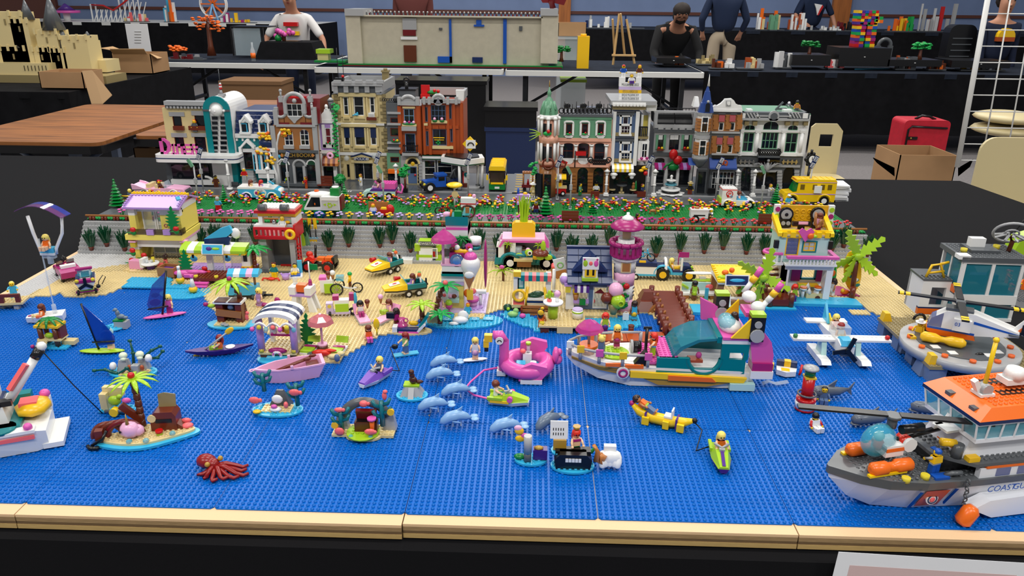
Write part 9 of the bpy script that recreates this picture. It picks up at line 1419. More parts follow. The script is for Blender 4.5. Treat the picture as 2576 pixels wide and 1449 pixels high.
P('clearpink',(235,190,170),.1,alpha=.6);t('round_table','clearpink').C(X0+4.6,m_-.6,zd,1.8,1.6,14).m('og').C(X0+5,m_,zd+1.6,2.1,.7,14);t('parasol','tp').L(X0+5,m_,zd+5.6,[(3.2,0),(2.8,1),(1.6,2),(.3,2.6)],8,sm=0);t('parasol_pole','lg').C(X0+5,m_,zd+2,.3,5.4)
d1=t('pink_deck','dp');x2=X0+16;d1.N(x2,m_-5,4,10,zd,.5,6);d1.N(x2+4,m_-5.6,4,11,zd+1.2,.8,6);P('yteal',(0,122,128));x3=X1-9;cb=t('cabin','yteal');zc=zd+2;cb.holes(x2+3.4,X1-2,zd-1.4,zc,.1,.9,[(x2+10.4,x2+17,zd-.4,zc+.2)]);cb.B(x2+3.4,X1-2,m_*2-1,m_*2-.2,zd-1.4,zc);cb.holes(x2+17,X1-1.6,zc,zc+3.6,.1,.9,[(X1-5.6,X1-2.6,zc-.2,zc+1.6)]);cb.Q(x2+13.6,.5,zc,3.6,.6,14,6,'y',PI,2*PI);t('cabin_floor','tan').B(x2+4,X1-2,1,m_*2-1,zd-1.6,zd-1.2);t('table','do').B(x2+10.4,x2+13.4,.6,3,zd+.8,zd+1.4);bo(t,'jug','tp',(x2+12.6,1.6,zd+2.2,.7,.6,.8));t('rear_wall','w').B(x2+17,X1-1.4,.2,m_*2,zc+3.6,zc+4.6);t('top_deck','dp').B(x2+17,X1-1.4,0,m_*2,zc+4.6,zc+5.2)
t('glass_roof','tb').Z([(x2+6.6,zc),(x2+8.4,zc+2.4),(x2+12,zc+4.2),(x2+16.6,zc+4.6),(x2+16.6,zc+4.1),(x2+12.4,zc+3.6),(x2+9,zc+1.8),(x2+7.4,zc)],.8,m_*2-1);MT['tblue_roof']=P('tblue_roof',(40,130,150),.05,alpha=.7);t.l.mats[0]='tblue_roof';t('glass_rib','yteal').B(x2+16,x2+17,.6,m_*2-.6,zc+3.6,zc+5)
z5=zc+5.2;t('yellow_cowl','ye').Z([(x2+18.6,z5),(X1-1.6,z5),(X1-2,z5+4.6)],-.4,.2).Z([(x2+18.6,z5),(X1-1.6,z5),(X1-2,z5+4.6)],m_*2-1.4,m_*2-.8);t('cockpit','w').O(x2+19.4,m_-1.4,z5+1,2.4,3.2,1.8,12);t('cockpit_screen','tb').O(x2+18.6,m_-1.4,z5+1.9,2,2.9,1.7,12);t('slide','dp').Z([(x2+14.6,z5-.6),(x2+14,z5+4.6),(x2+18,z5+2.6),(x2+18,z5-.6)],m_*2-1,m_*2);sl=t('slide','dp');sl.Z([(X1-2,z5+1.8),(X1+1,z5+1.4),(X1+3,z5-1),(X1+3.8,z5-4),(X1+3.8,zd+1.4),(X1-.6,zd+1.4)],.2,2.6);t('slide_foot','mag').B(X1-.6,X1+3.8,-.4,3,zd-.4,zd+1.4).m('w').B(X1-.8,X1+4,-.6,3.4,zd-2.2,zd-.4);[t('drum','w').O(X1-1+1.4*k,7-2.6*k,z5+6.8-1.4*k,1.6,1.6,1.3,12)for k in(0,1)];t('pink_block','dp').B(X1-2.4,X1+1.6,3,8,z5+3.6,z5+4.6);
for x,y in((x2+9,m_*2+1),(X1+.6,3.4)):t('cannon','w').U([(X1-.2,y+1,z5+3.4),(X1+2.2,y+1,z5+6.8)],.6,8).U([(X1+2.2,y+1,z5+6.8),(X1+3.2,y+1,z5+8.2)],.7,8)if x>x2+10 else t('cannon','w').U([(X1-.6,y,z5+5.4),(X1+1,y,z5+8)],.6,8);t('cannon_tip','ty').U([(X1+3,y+1,z5+8),(X1+3.8,y+1,z5+9.2)]if x>x2+10 else[(X1+1,y,z5+8),(X1+1.8,y,z5+9.4)],.8,8);t('cannon_tip','dp').U([(X1+3.8,y+1,z5+9.2),(X1+4.8,y+1,z5+11)]if x>x2+10 else[(X1+1.8,y,z5+9.4),(X1+2.8,y,z5+11.4)],.7,8)
for x,y in((X1-.6,-.6),(X1-5.4,m_*2-.6)):s_=t('speaker','k');s_.B(x-1.5,x+1.5,y,y+2.4,z5-.6,z5+5);s_('speaker_cap','lime').B(x-1.5,x+1.5,y,y+2.4,z5+5,z5+5.7);s_('speaker_cone','lg').C(x,y-.3,z5+3.4,.8,.4,A='y').C(x,y-.5,z5+.9,1.5,.6,14,A='y')
t('life_ring','w').C(X0+12.2,-.4,3.6,1.4,.5,14,A='y').m('mag').Q(X0+12.2,-.5,3.6,.85,.25,12,5,'y');t('spotlight','k').C(X0+15,m_+1,zd+1.4,1.3,1.8,A='x').m('lg').C(X0+14.4,m_+1,zd+1.4,1.6,.6,14,A='x');t('microphone','k').C(X0+17.4,m_-2,zd,.35,7.4).B(X0+16.6,X0+18.4,m_-2.2,m_-1.8,zd+7,zd+7.6);t('black_stand','k').Z([(X0+14.4,zd),(X0+17.4,zd),(X0+17.4,zd+3),(X0+16.6,zd+3)],m_-5.6,m_-4)
o=t.loc;dl('red haired doll singing on yacht pink deck',(o[0]+X0+19,o[1]+m_-2,zd+1),-80,top='mz',le='lime',hr='fire',st='long',ve='og',am=(70,50));dl('blond doll in orange vest on yacht foredeck',(o[0]+X0+11.4,o[1]+m_+1.6,zd+1.1),0,top='og',le='mag',hr='bl',st='long',ve='og',sr='mag');dl('doll with black camera on yacht foredeck',(o[0]+X0+7.6,o[1]+m_-3,zd+.6),150,top='sb',le='pu',hr='bl',st='bun',am=(90,70));dl('brown haired doll steering in yacht upper cockpit',(o[0]+X1-4.4,o[1]+m_-1.6,z5+.6),-80,top='og',le='mag',hr='dh',st='long',sn='ts',po='sit',ve='og',am=(60,60))
for k,(u,v)in en(((1920,915),(1945,970))):t=T('water_spray','transparent water spray behind yacht, %s'%('upper streak','lower streak')[k],'spray',at(u,v));q=t('spray','tc');[q.U([(-2.4,-.4+.5*j,.4),(-1,.1+.4*j,.8),(.6,-.3+.5*j,.4),(2.4+k,.2+.5*j,.7)],.16)for j in rg(3)]
c=at(95,1140,0);t=T('rescue_ship','white and teal rescue ship with crane at left edge','boat',(*c[:2],.22),24);q=t('hull','w');q.T=Matrix.Translation((0,5,0));hu(q,[(2,4.6,4.2,.4,4),(0,5.2,4.6,0,4.6),(-16,5.6,4.6,0,4.6)]);t('pink_stripe','coral').B(-16,.2,-.5,.1,3.1,3.8);t('deck_edge','w').B(-16,.4,-.6,1.4,4.4,5);t('teal_deck','yteal').B(-16,-2,1.4,9,4.6,5.4).C(-5,1.6,4.9,2.4,.5,14).B(-6,-1,9,11,4.4,8);hc=t('cabin','w');hc.W(-16,-4,3,9.6,5.4,8.6,.92);hc.m('db').B(-16,-4.8,3,9.4,8.6,9.1).m('w').B(-16,-5.4,3.4,9,9.1,11);t('stern_step','w').B(1,4.4,.4,10,.2,1.2).B(.4,2,8.6,10.4,4,6.4);[bo(t,'lamp','dp',b)for b in((-.6,.2,5.4,.8,.8,.8),(1.2,9.6,7.2,1,1,.9))];bo(t,'raft','ty',(-.4,6.4,6.4,3.2,3.6,1.5)).m('coral').B(-2.4,.6,4.8,7.6,7.2,8);t('winch','k').C(-7.8,3.6,10.4,2,2.4,14,A='y').B(-9,-3,3.4,5,8.6,9.6);cr=t('crane_arm','w');cr.U([(-3.6,5,9),(-.6,5.6,13),(1.8,6,16.4)],.8,8);t('crane_panel','coral').U([(-3,4.4,11.4),(.4,5,15.8)],.6,4);t('crane_tip','k').U([(1.8,6,16.4),(2.8,6.2,17.8)],.95,8).m('w').O(3.2,6.3,18.4,.9)
a=T('crane_line','black line from crane tip to yellow hook','line',(0,0,0));s_,c_=sin(R(24)),cos(R(24));p0=(c[0]+3*c_-6.2*s_,c[1]+3*s_+6.2*c_,18);p1=at(258,1040,1.4);a('line','k').U([p0,((p0[0]+p1[0])/2,(p0[1]+p1[1])/2,9.2),p1],.12)
# coast guard ship
c=G(2082,1172,8);t=T('coast_guard_ship','white and orange coast guard ship at right edge','ship',(*c[:2],.22),12);q=t('hull','w');P('hullwhite',(236,238,244),.3);q.mats[0]='hullwhite';hu(q,[(.6,.4,.2,5.6,6.6),(4,3.4,.6,2,6.4),(8,5.4,1.6,.3,6.2),(14,6.4,3,0,6),(24,6.6,4,0,6),(48,6.6,4.4,0,6)]);q=t('gunwale','dg');hu(q,[(0,.3,.3,6.6,8),(4,3.8,3.5,6.2,7.9),(8,5.8,5.5,6,7.8),(14,6.8,6.5,5.8,7.4),(24,7,6.8,5.9,7.2),(48,7,6.8,6,7.2)]);t.parts.append(S([(x+.5,y+.5,7.7 if x<13 else 7.3)for x in rg(4,24)for y in rg(-6,6)if abs(y+.5)<min(6.2,1.2+x*.55)],'dg','deck_studs'));t('side_sponson','hullwhite').Z([(22,2.2),(25,3.6),(48,4.4),(48,.3),(26,.2)],-8,-5.6)
def os(x,z):return-3.3-3.4*z/6.2
dc=t('side_panel','og');n_=3.1
def pc(q,x0,x1,z0,z1,sk,off):q.add([(x0+sk,os(x0,z0)-off,z0),(x1+sk,os(x1,z0)-off-.2,z0),(x1,os(x1,z1)-off-.2,z1),(x0,os(x0,z1)-off,z1)],[(0,1,2,3)])
pc(dc,14,18.2,.8,5.7,.6,.1);k=dc('blue_stripe','blue');pc(k,12.8,13.3,.7,5.7,.6,.12);pc(k,19.2,19.7,.7,5.7,.6,.12);e=dc('emblem','w');e.C(16.3,os(16,3.2)-.45,3.2,1.1,.3,14,A='y').m('db').Q(16.3,os(16,3.2)-.5,3.2,.8,.12,12,4,'y').m('coral').O(16.3,os(16,3.2)-.5,3.1,.5,.1,.5)
for tx,x in(('COAST',27.6),('GUARD',32.6)):t('lettering','blue').X(tx,1.75,(x,-6.95,5.05),(96,0,0),sx=.95)
t('upper_side','hullwhite').B(23,48,-6.6,-5.6,7.2,9).B(23,48,5.6,6.6,7.2,9);[t('side_window','tdblue').B(x,x+2.6,-6.7,-6.5,7.4,8.8)for x in(26,30,34,38)];t('orange_line','og').B(24,48,-6.75,6.75,9,9.4);ud=t('upper_deck','dg');ud.Z([(17,-2.4),(22,-6.6),(48,-6.8),(48,6.8),(22,6.6),(17,2.4)],9.4,10,'z');t.parts.append(S([(x+.5,y+.5,10)for x in rg(18,42)for y in rg(-6,6)if abs(y+.5)<2.2+(x-17)*.9 and not(x>22 and abs(y)<4)],'dg','deck_studs'));br=t('bridge_base','hullwhite');br.W(20.6,48,-4.6,4.6,10,14,.86);t('front_panel','og').tr((20.9,-.6,10.3),0,28).B(-.15,.05,-2.6,2,0,3.4).nt();t('deck_opening','k').B(17.6,23,-4,4,7.4,9.4);bw=t('bridge_window','tb');bw.W(21.4,48,-5.8,5.8,14.2,17.2,1.06);bf=t('bridge_frame','hullwhite');bf.W(21.2,48,-6,6,13.6,14.3,1);[bf.U([(x,-5.9,14.2),(x-.2,-6.3,17.2)],.2,4)for x in(23,25.6,28.2,30.8,33.4,36)];[bf.U([(21.2,y,14.2),(20.6,y*1.05,17.2)],.22,4)for y in(-5.8,-3,-.2,2.6,5.8)];bf.B(20.6,48,-6.5,6.5,17.1,17.4);t('blue_band','db').B(20.4,48,-6.7,6.7,17.4,18);rf=t('bridge_roof','og');rf.W(20.4,48,-6.7,6.7,18,19.6,.8);t.parts.append(S([(x+.5,y+.5,19.6)for x in rg(24,44)for y in rg(-5,5)],'og','roof_studs'));
for x,y in((21.6,1.6),(21.8,-3.6)):t('roof_grille','dg').b(x+.6,y,18.4,2.4,1.2,.6)
t('roof_slot','k').B(28,34,1.6,3.4,19.55,19.75).B(28,34,-2,-.4,19.55,19.75);t('mast','ye').C(25,-1.2,20.6,.35,8.6).O(25,-1.2,29.4,.5).C(37,2,20,.35,9);t('mast_foot','w').b(25,-1.2,19.7,2.6,2.4,.5).tr((24,-1,20.6),0,-30).b(0,0,-.6,.8,1,2.6).nt().m('lg').C(25,-2.2,20.8,1,1.6,A='y');t('radar','w').B(30,35,-.6,2,20.4,21.4).C(32,.6,21.4,1.7,1.6,14,1.3);t('water_gun','ty').U([(17.6,-3.2,12.6),(20,-3.4,12.2)],.7,8).B(21,23,-6,-4.8,10,10.8).m('dg').C(20.2,-4,10,.9,2.4);[t('deck_lamp','tyel').C(x,y,7.4,.7,.8)for x,y in((10.4,-5.6),(14,-5.4))];t('blue_tile','blue').B(15.4,18,-6.2,-4.8,7.3,7.8);ch=t('chain','dg');[ch.Q(20.6+.1*(k%2),-7.2-.1*k*.4,7.4-.7*k,.35,.14,8,4,'y' if k%2 else 'x')for k in rg(7)];ch.U([(17.6,-5.4,7.6),(18.6,-5.8,8.2),(20,-6.2,8.4)],.4);fl=t('orange_float','og');fl.tr((20.8,-8.4,1.6),0,30).L(0,0,-1.8,[(.8,0),(1.35,.6),(1.35,3),(.7,3.7)],12).nt()
SH=t;ca,sa=cos(R(12)),sin(R(12))
def ship(x,y,z):return(c[0]+x*ca-y*sa,c[1]+x*sa+y*ca,z+.22)
fig('blue capped sailor on ship foredeck',ship(16.4,-4.2,7.5),200,'lg','blue','blue','cap',ve='ty',am=(50,60))
def heli(lab,loc,rz,body,skid,big):
 t=T('toy_helicopter',lab,'toy helicopter',loc,rz);
 if not big:
  t('cabin','w').B(1,4.4,-1.8,1.8,2,4).m('og').B(1,5,-1.9,1.9,3,3.6);t('bubble','tb').O(.6,0,4.4,3.2,1.9,3,14);fg=t('pilot','og');fg.O(.8,0,3.6,1,.8,1.2).m('aqua').O(.6,0,5.2,.9);[t('pontoon','og').L(-2.6,y,1,[(.5,0),(1.15,.6),(1.15,3),(.8,3.4),(.8,4.6),(1.15,5),(1.15,7.6),(.5,8.2)],12,A='x')for y in(-2.9,2.9)];[t('skid','ye').B(-3,4,y-.4,y+.4,0,.4)for y in(-3.4,3.4)];t('tail_boom','k').U([(4,0,4),(12.4,0,5)],.5);t('tail_fin','w').B(11,14,-.3,.3,5,6).Z([(12.8,6),(14.6,9.4),(15.2,9.2),(14.8,6)],-.3,.3).B(11.4,14,-2.6,2.6,5.6,6);t('engine','k').C(3.6,-1.2,6.6,.8,4,A='x');t('barrel','fire').C(5.4,-1.4,3.8,1.2,2,A='y').m('w').C(5.4,-2,3.8,1.25,.6,A='y');hz=8.2;hx=2.6;an=(-24,156);L=15
 else:
  q=t('fuselage','w');q.Z([(-5,3),(-4.4,5.4),(-1.6,7.6),(4,7.8),(13,5.2),(13,4.2),(4,2.6)],-1.9,1.9);t('lower_hull','og').Z([(-5,2),(-5.2,3),(4.4,3),(5,1.6),(-2,1.4)],-1.95,1.95);t('blue_line','blue').B(-5,4.6,-1.98,1.98,2.8,3.3).Z([(4,5.6),(13,4.6),(13,4.9),(4,6.2)],-1.98,1.98);t('cockpit','tdblue').Z([(-5.1,3.4),(-4.5,5.4),(-2.2,7),(-2.2,3.4)],-1.96,1.96);t('engine_box','w').B(0,3.6,-3,-1.9,3.6,6.4);w_=t.l('number','blue');w_.X('03',1.2,(.9,-3.05,5.2));t('roof','dg').B(-2,3.6,-1.5,1.5,7.7,8.3);t('tail_fin','w').Z([(11.4,5),(14.6,9.6),(16,9.6),(14.2,4.2)],-.35,.35).m('og').Z([(12.6,5.2),(14,7.2),(14.8,7),(14,5)],-.4,.4);t('tail_plane','dg').B(11,13,-2.8,2.8,4.6,4.9);[t('pontoon','ty').L(-6,y,1.2,[(.5,0),(1.2,.7),(1.2,3),(.7,4.2),(.7,5),(1.2,6.2),(1.2,8.6),(.5,9.4)],12,A='x')for y in(-3.8,3.8)];q=t('tail_rotor','k');[q.tr((13.6,-.7,5),0,k*120).B(-.3,.3,-.1,.1,0,2).nt()for k in rg(3)];hz=9.2;hx=.6;an=(5,95,185,275);L=13
 t('rotor_hub','dg').C(hx,0,hz-1.6,.8,2).C(hx,0,hz+.2,1.3,.5)
 for a_ in an:b_=t('rotor_blade','k');b_.tr((hx,0,hz+.5),0,0,a_).B(1,L,-.75,.75,0,.35).nt();(b_('blade_mark','ye').tr((hx,0,hz+.5),0,0,a_).B(L-2.6,L-1.6,-.76,.76,-.01,.37).B(L-1.2,L-.3,-.76,.76,-.01,.37).nt()if big else 0)
heli('orange and white helicopter with blue bubble on ship bow',ship(7.4,-.6,7.9),16,'w','og',0)
c=at(2440,962,0);t=T('helipad','round grey helicopter pad on stone legs','helipad',(c[0]+1,c[1]+9,.2));t('pad','lg').C(0,0,3.4,12.6,2,32);t('pad_centre','dg').C(0,0,5.4,9.4,.25,28);[t('pad_lamp','to').C(10.6*cos(a),10.6*sin(a),5.4,.7,.6)for a in[.3+k*PI/6 for k in rg(12)]];[t('white_tile','w').B(x-.9,x+.9,y-.9,y+.9,5.65,5.75)for x,y in((-7,-3),(-4.6,-6),(3,-7),(6,-5))];q=t('leg','sb');[q.W(x-2.4,x+2.4,y-2,y+2,0,3.6,.7)for x,y in((-9,-5),(8,-6),(-8,7),(8,7))];q.mats[0]='legblue';P('legblue',(112,128,156));l=t.loc
heli('white and orange helicopter with yellow pontoons on round pad',(l[0]-2,l[1]+1,5.9),-28,'w','ty',1)
a=at(2226,805,4);d0=at(2330,912,4);t=T('harbour_dock','dark tan dock on grey blue legs with yellow lamps','dock',(0,0,.2));x0,y0,y1=a[0]-1,d0[1]-2,a[1]+2;t('deck','dtan').B(x0,x0+26,y0,y1,3,3.8);t.parts.append(S([(x0+i+.5,y0+j+.5,3.8)for i in rg(26)for j in rg(int(y1-y0))],'dtan'));[t('leg','legblue').B(x0+.2,x0+4.2,y,y+3.4,-.15,3)for y in(y0+.4,y0+8.4,y0+16,y1-4)];[t('dock_lamp','ty').Z([(x0,3.8),(x0+2.4,3.8),(x0+1.6,6),(x0+.4,6)],y,y+2)for y in(y0+1,y0+11,y1-3)];t('ladder','k').B(x0+6,x0+10,y0-1.2,y0,3.4,4);t('bollard','k').Q(x0+9,y1-3,4.6,1.4,.35,10,5,'y',0,PI).Q(x0+12,y0+3,4.6,1.2,.35,10,5,'y',0,PI);fig('yellow clad harbour worker with white hat on dock',(x0+4,y0+15,4.1),-40,'ty','blue','w','hat',am=(60,40));t=T('brown_box','reddish brown box on dark tan dock','box',(x0+9,y0+16,4.05));t('box','rb').b(0,0,0,3.4,3,3.6);t('lid','br').b(0,0,3.6,3.6,3.2,.4)
c0=G(2300,790,4);t=T('harbour_office','white and orange harbour office with blue glazed tower','toy building',(c0[0]+.4,c0[1]-.4,4.05),-2);q=t('left_block','w');q.holes(0,7,0,9.4,0,1,[(2.4,6,2.6,7.6)]);q.B(0,1,1,8,0,9.4).B(0,7,7,8,0,9.4);t('orange_band','og').B(-.05,7,-.06,1,.2,1.8).m('db').B(-.05,7,-.06,1,1.8,2.2);t('left_roof','dg').B(-.2,7,-.2,8,9.4,9.9).S(0,0,7,3,9.9,6);t('climbing_frame','ty').U([(1,1.4,9.9),(2,1.6,13),(4,1.6,13.4),(5.4,1.2,9.9)],.35).U([(1.4,1.4,11),(5.2,1.4,11.6)],.3).U([(4,1.6,13.4),(6,1.6,14)],.35)
g=t('glass_block','tb');g.mats[0]='tblue_roof';g.B(7.6,21.6,-2.6,-2.3,.6,15.4).B(7.2,7.5,-2,6,.6,15.4);f=t('white_frame','w');[f.B(x,x+.8,-2.9,-2.2,0,15.8)for x in(7.2,14.2,21.2)];[f.B(7.2,22,-3,-2.2,z,z+h)for z,h in((0,.8),(4.6,2.4),(15.2,.8))];[f.B(7,7.8,y,y+.6,0,15.8)for y in(-2.8,2.4,7.2)];f.B(7,7.7,-2.8,7.8,4.6,7);t('orange_side','og').B(6.9,7.6,-2,2.2,7,8.8);t('floor_slab','dg').B(7,22,-2.4,8,6.6,7.1);t('inner_wall','blue').B(8,21,5,7.4,.2,9.6);[t('control_desk','aqua').B(x,x+4.4,-1.8,.4,7.1,9.4)for x in(8.6,15.6)];[bo(t,'chair','dred',(x,2,11,1,.6,1.4))for x in(11,17)];rz_=t('roof','dg');rz_.B(6.4,22.6,-3.4,8.6,15.8,17).B(10,17,0,6,17,17.8);t.parts.append(S([(x+.5,y+.5,17)for x in rg(7,22)for y in rg(-3,8)],'dg','roof_studs'));t('roof_lamp','tyel').C(8.6,1,17,.8,1).C(18,4,17.2,.8,1);t('roof_box','w').B(11,14.6,3,5,17.8,20).B(5.6,8.4,-3.4,-1,16.4,17.4);t('dish_arm','br').U([(20,2,17.2),(20.6,2.4,19.6),(20,3,21)],.6);ds=t('dish','lg');ds.tr((20.6,3.6,21.6),-48,18).Q(0,0,0,4,.35,26,6).Q(0,0,-.3,1.6,.25,14,5);[ds.tr((20.6,3.6,21.6),-48,18,45*k).B(1.2,4,-.25,.25,-.3,.1)for k in rg(8)];ds.nt();t('dish_aerial','k').U([(21,3,22),(22.4,2.2,26.4)],.14).O(22.5,2.2,26.8,.4)
p=G(2500,668,-2.6);t=T('road_plate','grey road plate on black cloth at right','plate',(157,103,ZC+.02));t('plate','dg').Z([(0,10),(4,0),(50,0),(50,37),(10,37)],0,1.2,'z');t('lane_mark','w').B(0,2.4,0,.5,1.2,1.26).at(*[(9+4*i,25-1.6*i,0)for i in rg(6)]);t.parts.append(S([(x+.5,y+.5,1.2)for x in rg(5,49)for y in rg(1,24)if x+y>10],'dg'))
p=G(2570,665,ZC+1.3);t=T('lime_truck','lime truck with black wheel cut by right edge','toy truck',(p[0]+3,p[1],ZC+1.3),0);t('body','lime').Z([(-8,2),(-8.6,5),(-7,9.6),(-3,11),(8,11),(8,4),(0,2)],-3,3);wh(t,(-1,),3,3.2,'dg',1.6)
for k,(u,v,l)in en(((2530,712,'red capped worker in orange beside lime truck'),(2536,748,'red capped worker in orange nearest camera on grey plate'),(2575,728,'orange clad worker cut by right edge'))):p=G(u,v,ZC+1.3);fig(l,p,60-40*k,'og','og','red','cap',am=(50,60))
# hall behind display
def RT(n,l,cat,loc=(0,0,0),**k):return T(n,l,cat,loc,m=1,**k)
def wb(t,n,mt,u0,v0,u1,v1,y,d):a=GYM(u0,v0,y);b=GYM(u1,v1,y);return t(n,mt).B(a[0],b[0],y,y+d,b[2],a[2])
def Y(u,v,z):return GM(u,v,z)[1]
ZT=.74
def rtable(l,x0,x1,y0,y1,top='tabletop_white',z=ZT,th=.045,cloth=None,drape=None,leg='sd',r=.04):
 t=RT('folding_table' if not drape else 'covered_table',l,'table');t('top',top).Z(rr_(x0,x1,y0,y1,r),z-th,z,'z')
 if cloth:t('cloth',cloth).B(x0+.01,x1-.02,y0+.06,y1,z,z+.006)
 if drape:q=t('drape',drape);n=60;q.add([(x0+(x1-x0)*i/n,y0-.01+.02*sin(i*1.3),h)for i in rg(n+1)for h in(z,.18)],[(2*i,2*i+1,2*i+3,2*i+2)for i in rg(n)],1);q.B(x1,x1+.01,y0,y1,.18,z)
 else:
  for x in(x0+.18,x1-.18):t('leg',leg).B(x-.02,x+.02,y0+.08,y0+.12,0,z-th).B(x-.02,x+.02,y1-.12,y1-.08,0,z-th);t.l.B(x-.02,x+.02,y0+.1,y1-.1,.3,.33)
  t('brace',leg).U([(x0+.2,y0+.3,.4),(x0+.7,y0+.3,z-th)],.014).U([(x1-.2,y0+.3,.4),(x1-.7,y0+.3,z-th)],.014)
 return t
rtable('white folding table at left with bottle and dark display case',-3.7,-1.92,6.75,7.9,cloth='cd');rtable('white folding table under left half of white wall model',-1.9,-.14,6.42,7.6,cloth='cd');rtable('white folding table with easel and yellow brick',-.12,1.69,6.36,7.6,cloth='cd');rtable('long black draped table with colourful walker model',1.72,6.2,6.55,8,'cd',drape='cb');rtable('black draped table under tan castle model',-6.2,-3,4.35,6.3,'cb',drape='cb');rtable('far draped table with fairground models',-9,-3.3,11.6,13,'tabletop_white',.93,drape='cb');rtable('far draped table along blue wall with spaceships and town models',.6,9,11.6,13,'cd',.91,drape='cb')
MT['wood_table']and rtable('brown wooden table with black edge beside diner',-2.55,-1.8,2.55,3.8,'wood_table',.74,.02,r=.05,leg='legblue')('edge_band','k').Z(rr_(-2.56,-1.79,2.54,3.81,.05),.69,.725,'z');rtable('brown wooden table with black edge behind buildings',-1.75,-.5,2.75,4.1,'wood_table',.74,.02,r=.05,leg='legblue')('edge_band','k').Z(rr_(-1.76,-.49,2.74,4.11,.05),.69,.725,'z')
y=6.62;t=RT('fortress_wall_model','long cream wall model with blue strips and a row of tiny figures on top','model');a=GYM(870,158,y);b=GYM(1402,165,y);zt=GYM(1130,42,y)[2];t('base_strip','gr').B(a[0]-.06,b[0]+.05,y-.06,y+.5,.747,.768).m('dred').B(a[0]-.02,b[0]+.04,y-.07,y-.06,.747,.757);t('wall','stone').B(a[0]+.1,b[0]-.08,y,y+.3,.768,zt)
for u0_,u1_ in((868,912),(1362,1402)):wb(t,'tower','stone',u0_,36,u1_,160,y-.05,.4);wb(t,'tower_top','lg',u0_-2,22,u1_+2,40,y-.07,.44)
wb(t,'parapet','stone',905,38,1365,46,y-.05,.1);[wb(t,n,m_,*r,y-.02,.02)for n,m_,r in(('grey_panel','lg',(1012,46,1048,75)),('gate_opening','dred',(1013,75,1046,90)),('gate','br',(1015,114,1048,156)),('ledge','w',(1008,92,1050,100)),('blue_strip','blue',(1129,48,1137,158)),('blue_strip','blue',(1266,48,1274,160)),('blue_block','blue',(1101,142,1137,158)),('blue_block','db',(1188,144,1214,158)),('blue_block','blue',(1192,62,1218,67)),('blue_block','blue',(1198,50,1211,62)),('window','dg',(1104,70,1112,75)),('window','dg',(1306,66,1314,77)))]
g=None
for i in rg(44):
 p=GYM(914+10.2*i,40,y+.1);p=(p[0],y+.06,zt+.002);l='tiny grey soldier in row on cream wall model'
 if g is None:g=RT('toy_soldier',l,'toy figure',p,gp='toy soldiers on wall model');g('body','dg').W(-.012,.012,-.008,.008,0,.026,.7).m('lg').O(0,0,.034,.009,n=6);g('shield','dred').B(-.008,.006,-.012,-.009,.008,.022)
 else:g.dup(p,ru(-60,60))
p=GYM(1408,22,6.7);t=RT('dragon_model','dark red dragon with spread wings on right tower','model',(p[0]-.06,6.75,p[2]+0));t('body','dred').U([(0,0,0),(-.02,0,.06),(0,0,.12)],.03,8);t('wing','dred').Z([(0,.05),(-.05,.13),(-.13,.1),(-.1,.05)],0,.01).Z([(0,.05),(.05,.14),(.13,.1),(.1,.03)],0,.01)
y=6.6;p=GYM(1466,162,y);t=RT('giant_yellow_brick','tall yellow giant brick beside cream wall','brick',(p[0],y,ZT+.006));h=GYM(1466,93,y)[2]-ZT;t('brick','ty').B(-.055,.055,0,.11,0,h);t('stud','ty').C(0,.055,h,.028,.02,14)
y=6.75;e=RT('wooden_easel','small pale wooden easel on white table','easel');E=lambda u,v:GYM(u,v,y)
for n,pts in(('leg',(1542,163,1558,34)),('leg',(1596,160,1576,48)),('leg',(1548,130,1541,48)),('leg',(1574,140,1561,34))):a,b=E(*pts[:2]),E(*pts[2:]);e(n,'wood_pale').U([(a[0],a[1]+(.1 if pts[1]<150 else 0),max(a[2],ZT+.01)),b],.011,4)
wb(e,'shelf','wood_pale',1540,137,1600,142,y-.03,.05)
p=E(619,148);t=RT('glass_bottle','clear glass bottle with orange label on left white table','bottle',(p[0],6.95,ZT+.006));t('bottle','tc').L(0,0,0,[(.022,0),(.024,.1),(.01,.14),(.01,.18)],12);t('label','og').L(0,0,.03,[(.0245,0),(.0245,.05)],12)
t=RT('display_case','dark glass display case behind bottle','case');wb(t,'frame','k',578,66,672,70,7.3,.3);wb(t,'post','k',580,70,586,140,7.3,.02);wb(t,'post','k',660,70,668,140,7.3,.02);wb(t,'glass','glass',586,70,660,140,7.31,.01);wb(t,'back','dg',582,72,668,140,7.6,.02)
t=RT('black_podium','black cloth podium carrying a pink blossom model','podium');a=GYM(640,150,7.2);b=GYM(795,108,7.2);t('podium','cb').W(a[0],b[0],7.2,7.7,ZT,b[2],.8);t=RT('blossom_model','pink blossom tree on a black base','model');wb(t,'base','k',672,103,748,110,7.35,.2);p=GYM(715,84,7.4);q=t('blossom','dp');[q.O(p[0]+ru(-.1,.1),7.4+ru(-.03,.03),p[2]+ru(-.03,.03),.025,n=6)for k in rg(16)];p=GYM(700,96,7.4);t('leaves','gr').O(p[0],7.4,p[2],.04);t('trunk','br').U([(p[0]+.05,7.42,p[2]-.04),(p[0]+.06,7.42,p[2]+.06)],.02)
def tree(l,u,v0,v1,y,m_,w):a=GYM(u,v0,y);b=GYM(u,v1,y);h=b[2]-a[2];t=RT('toy_tree_model',l,'model',(a[0],y,a[2]));t('trunk','br').L(0,0,0,[(w*.35,0),(w*.2,h*.25),(w*.16,h*.7),(w*.05,h)],8);q=t('crown',m_);[q.O(ru(-w,w),ru(-w,w)*.4,h*ru(.62,1),.022,.02,.01)for k in rg(40)];return t
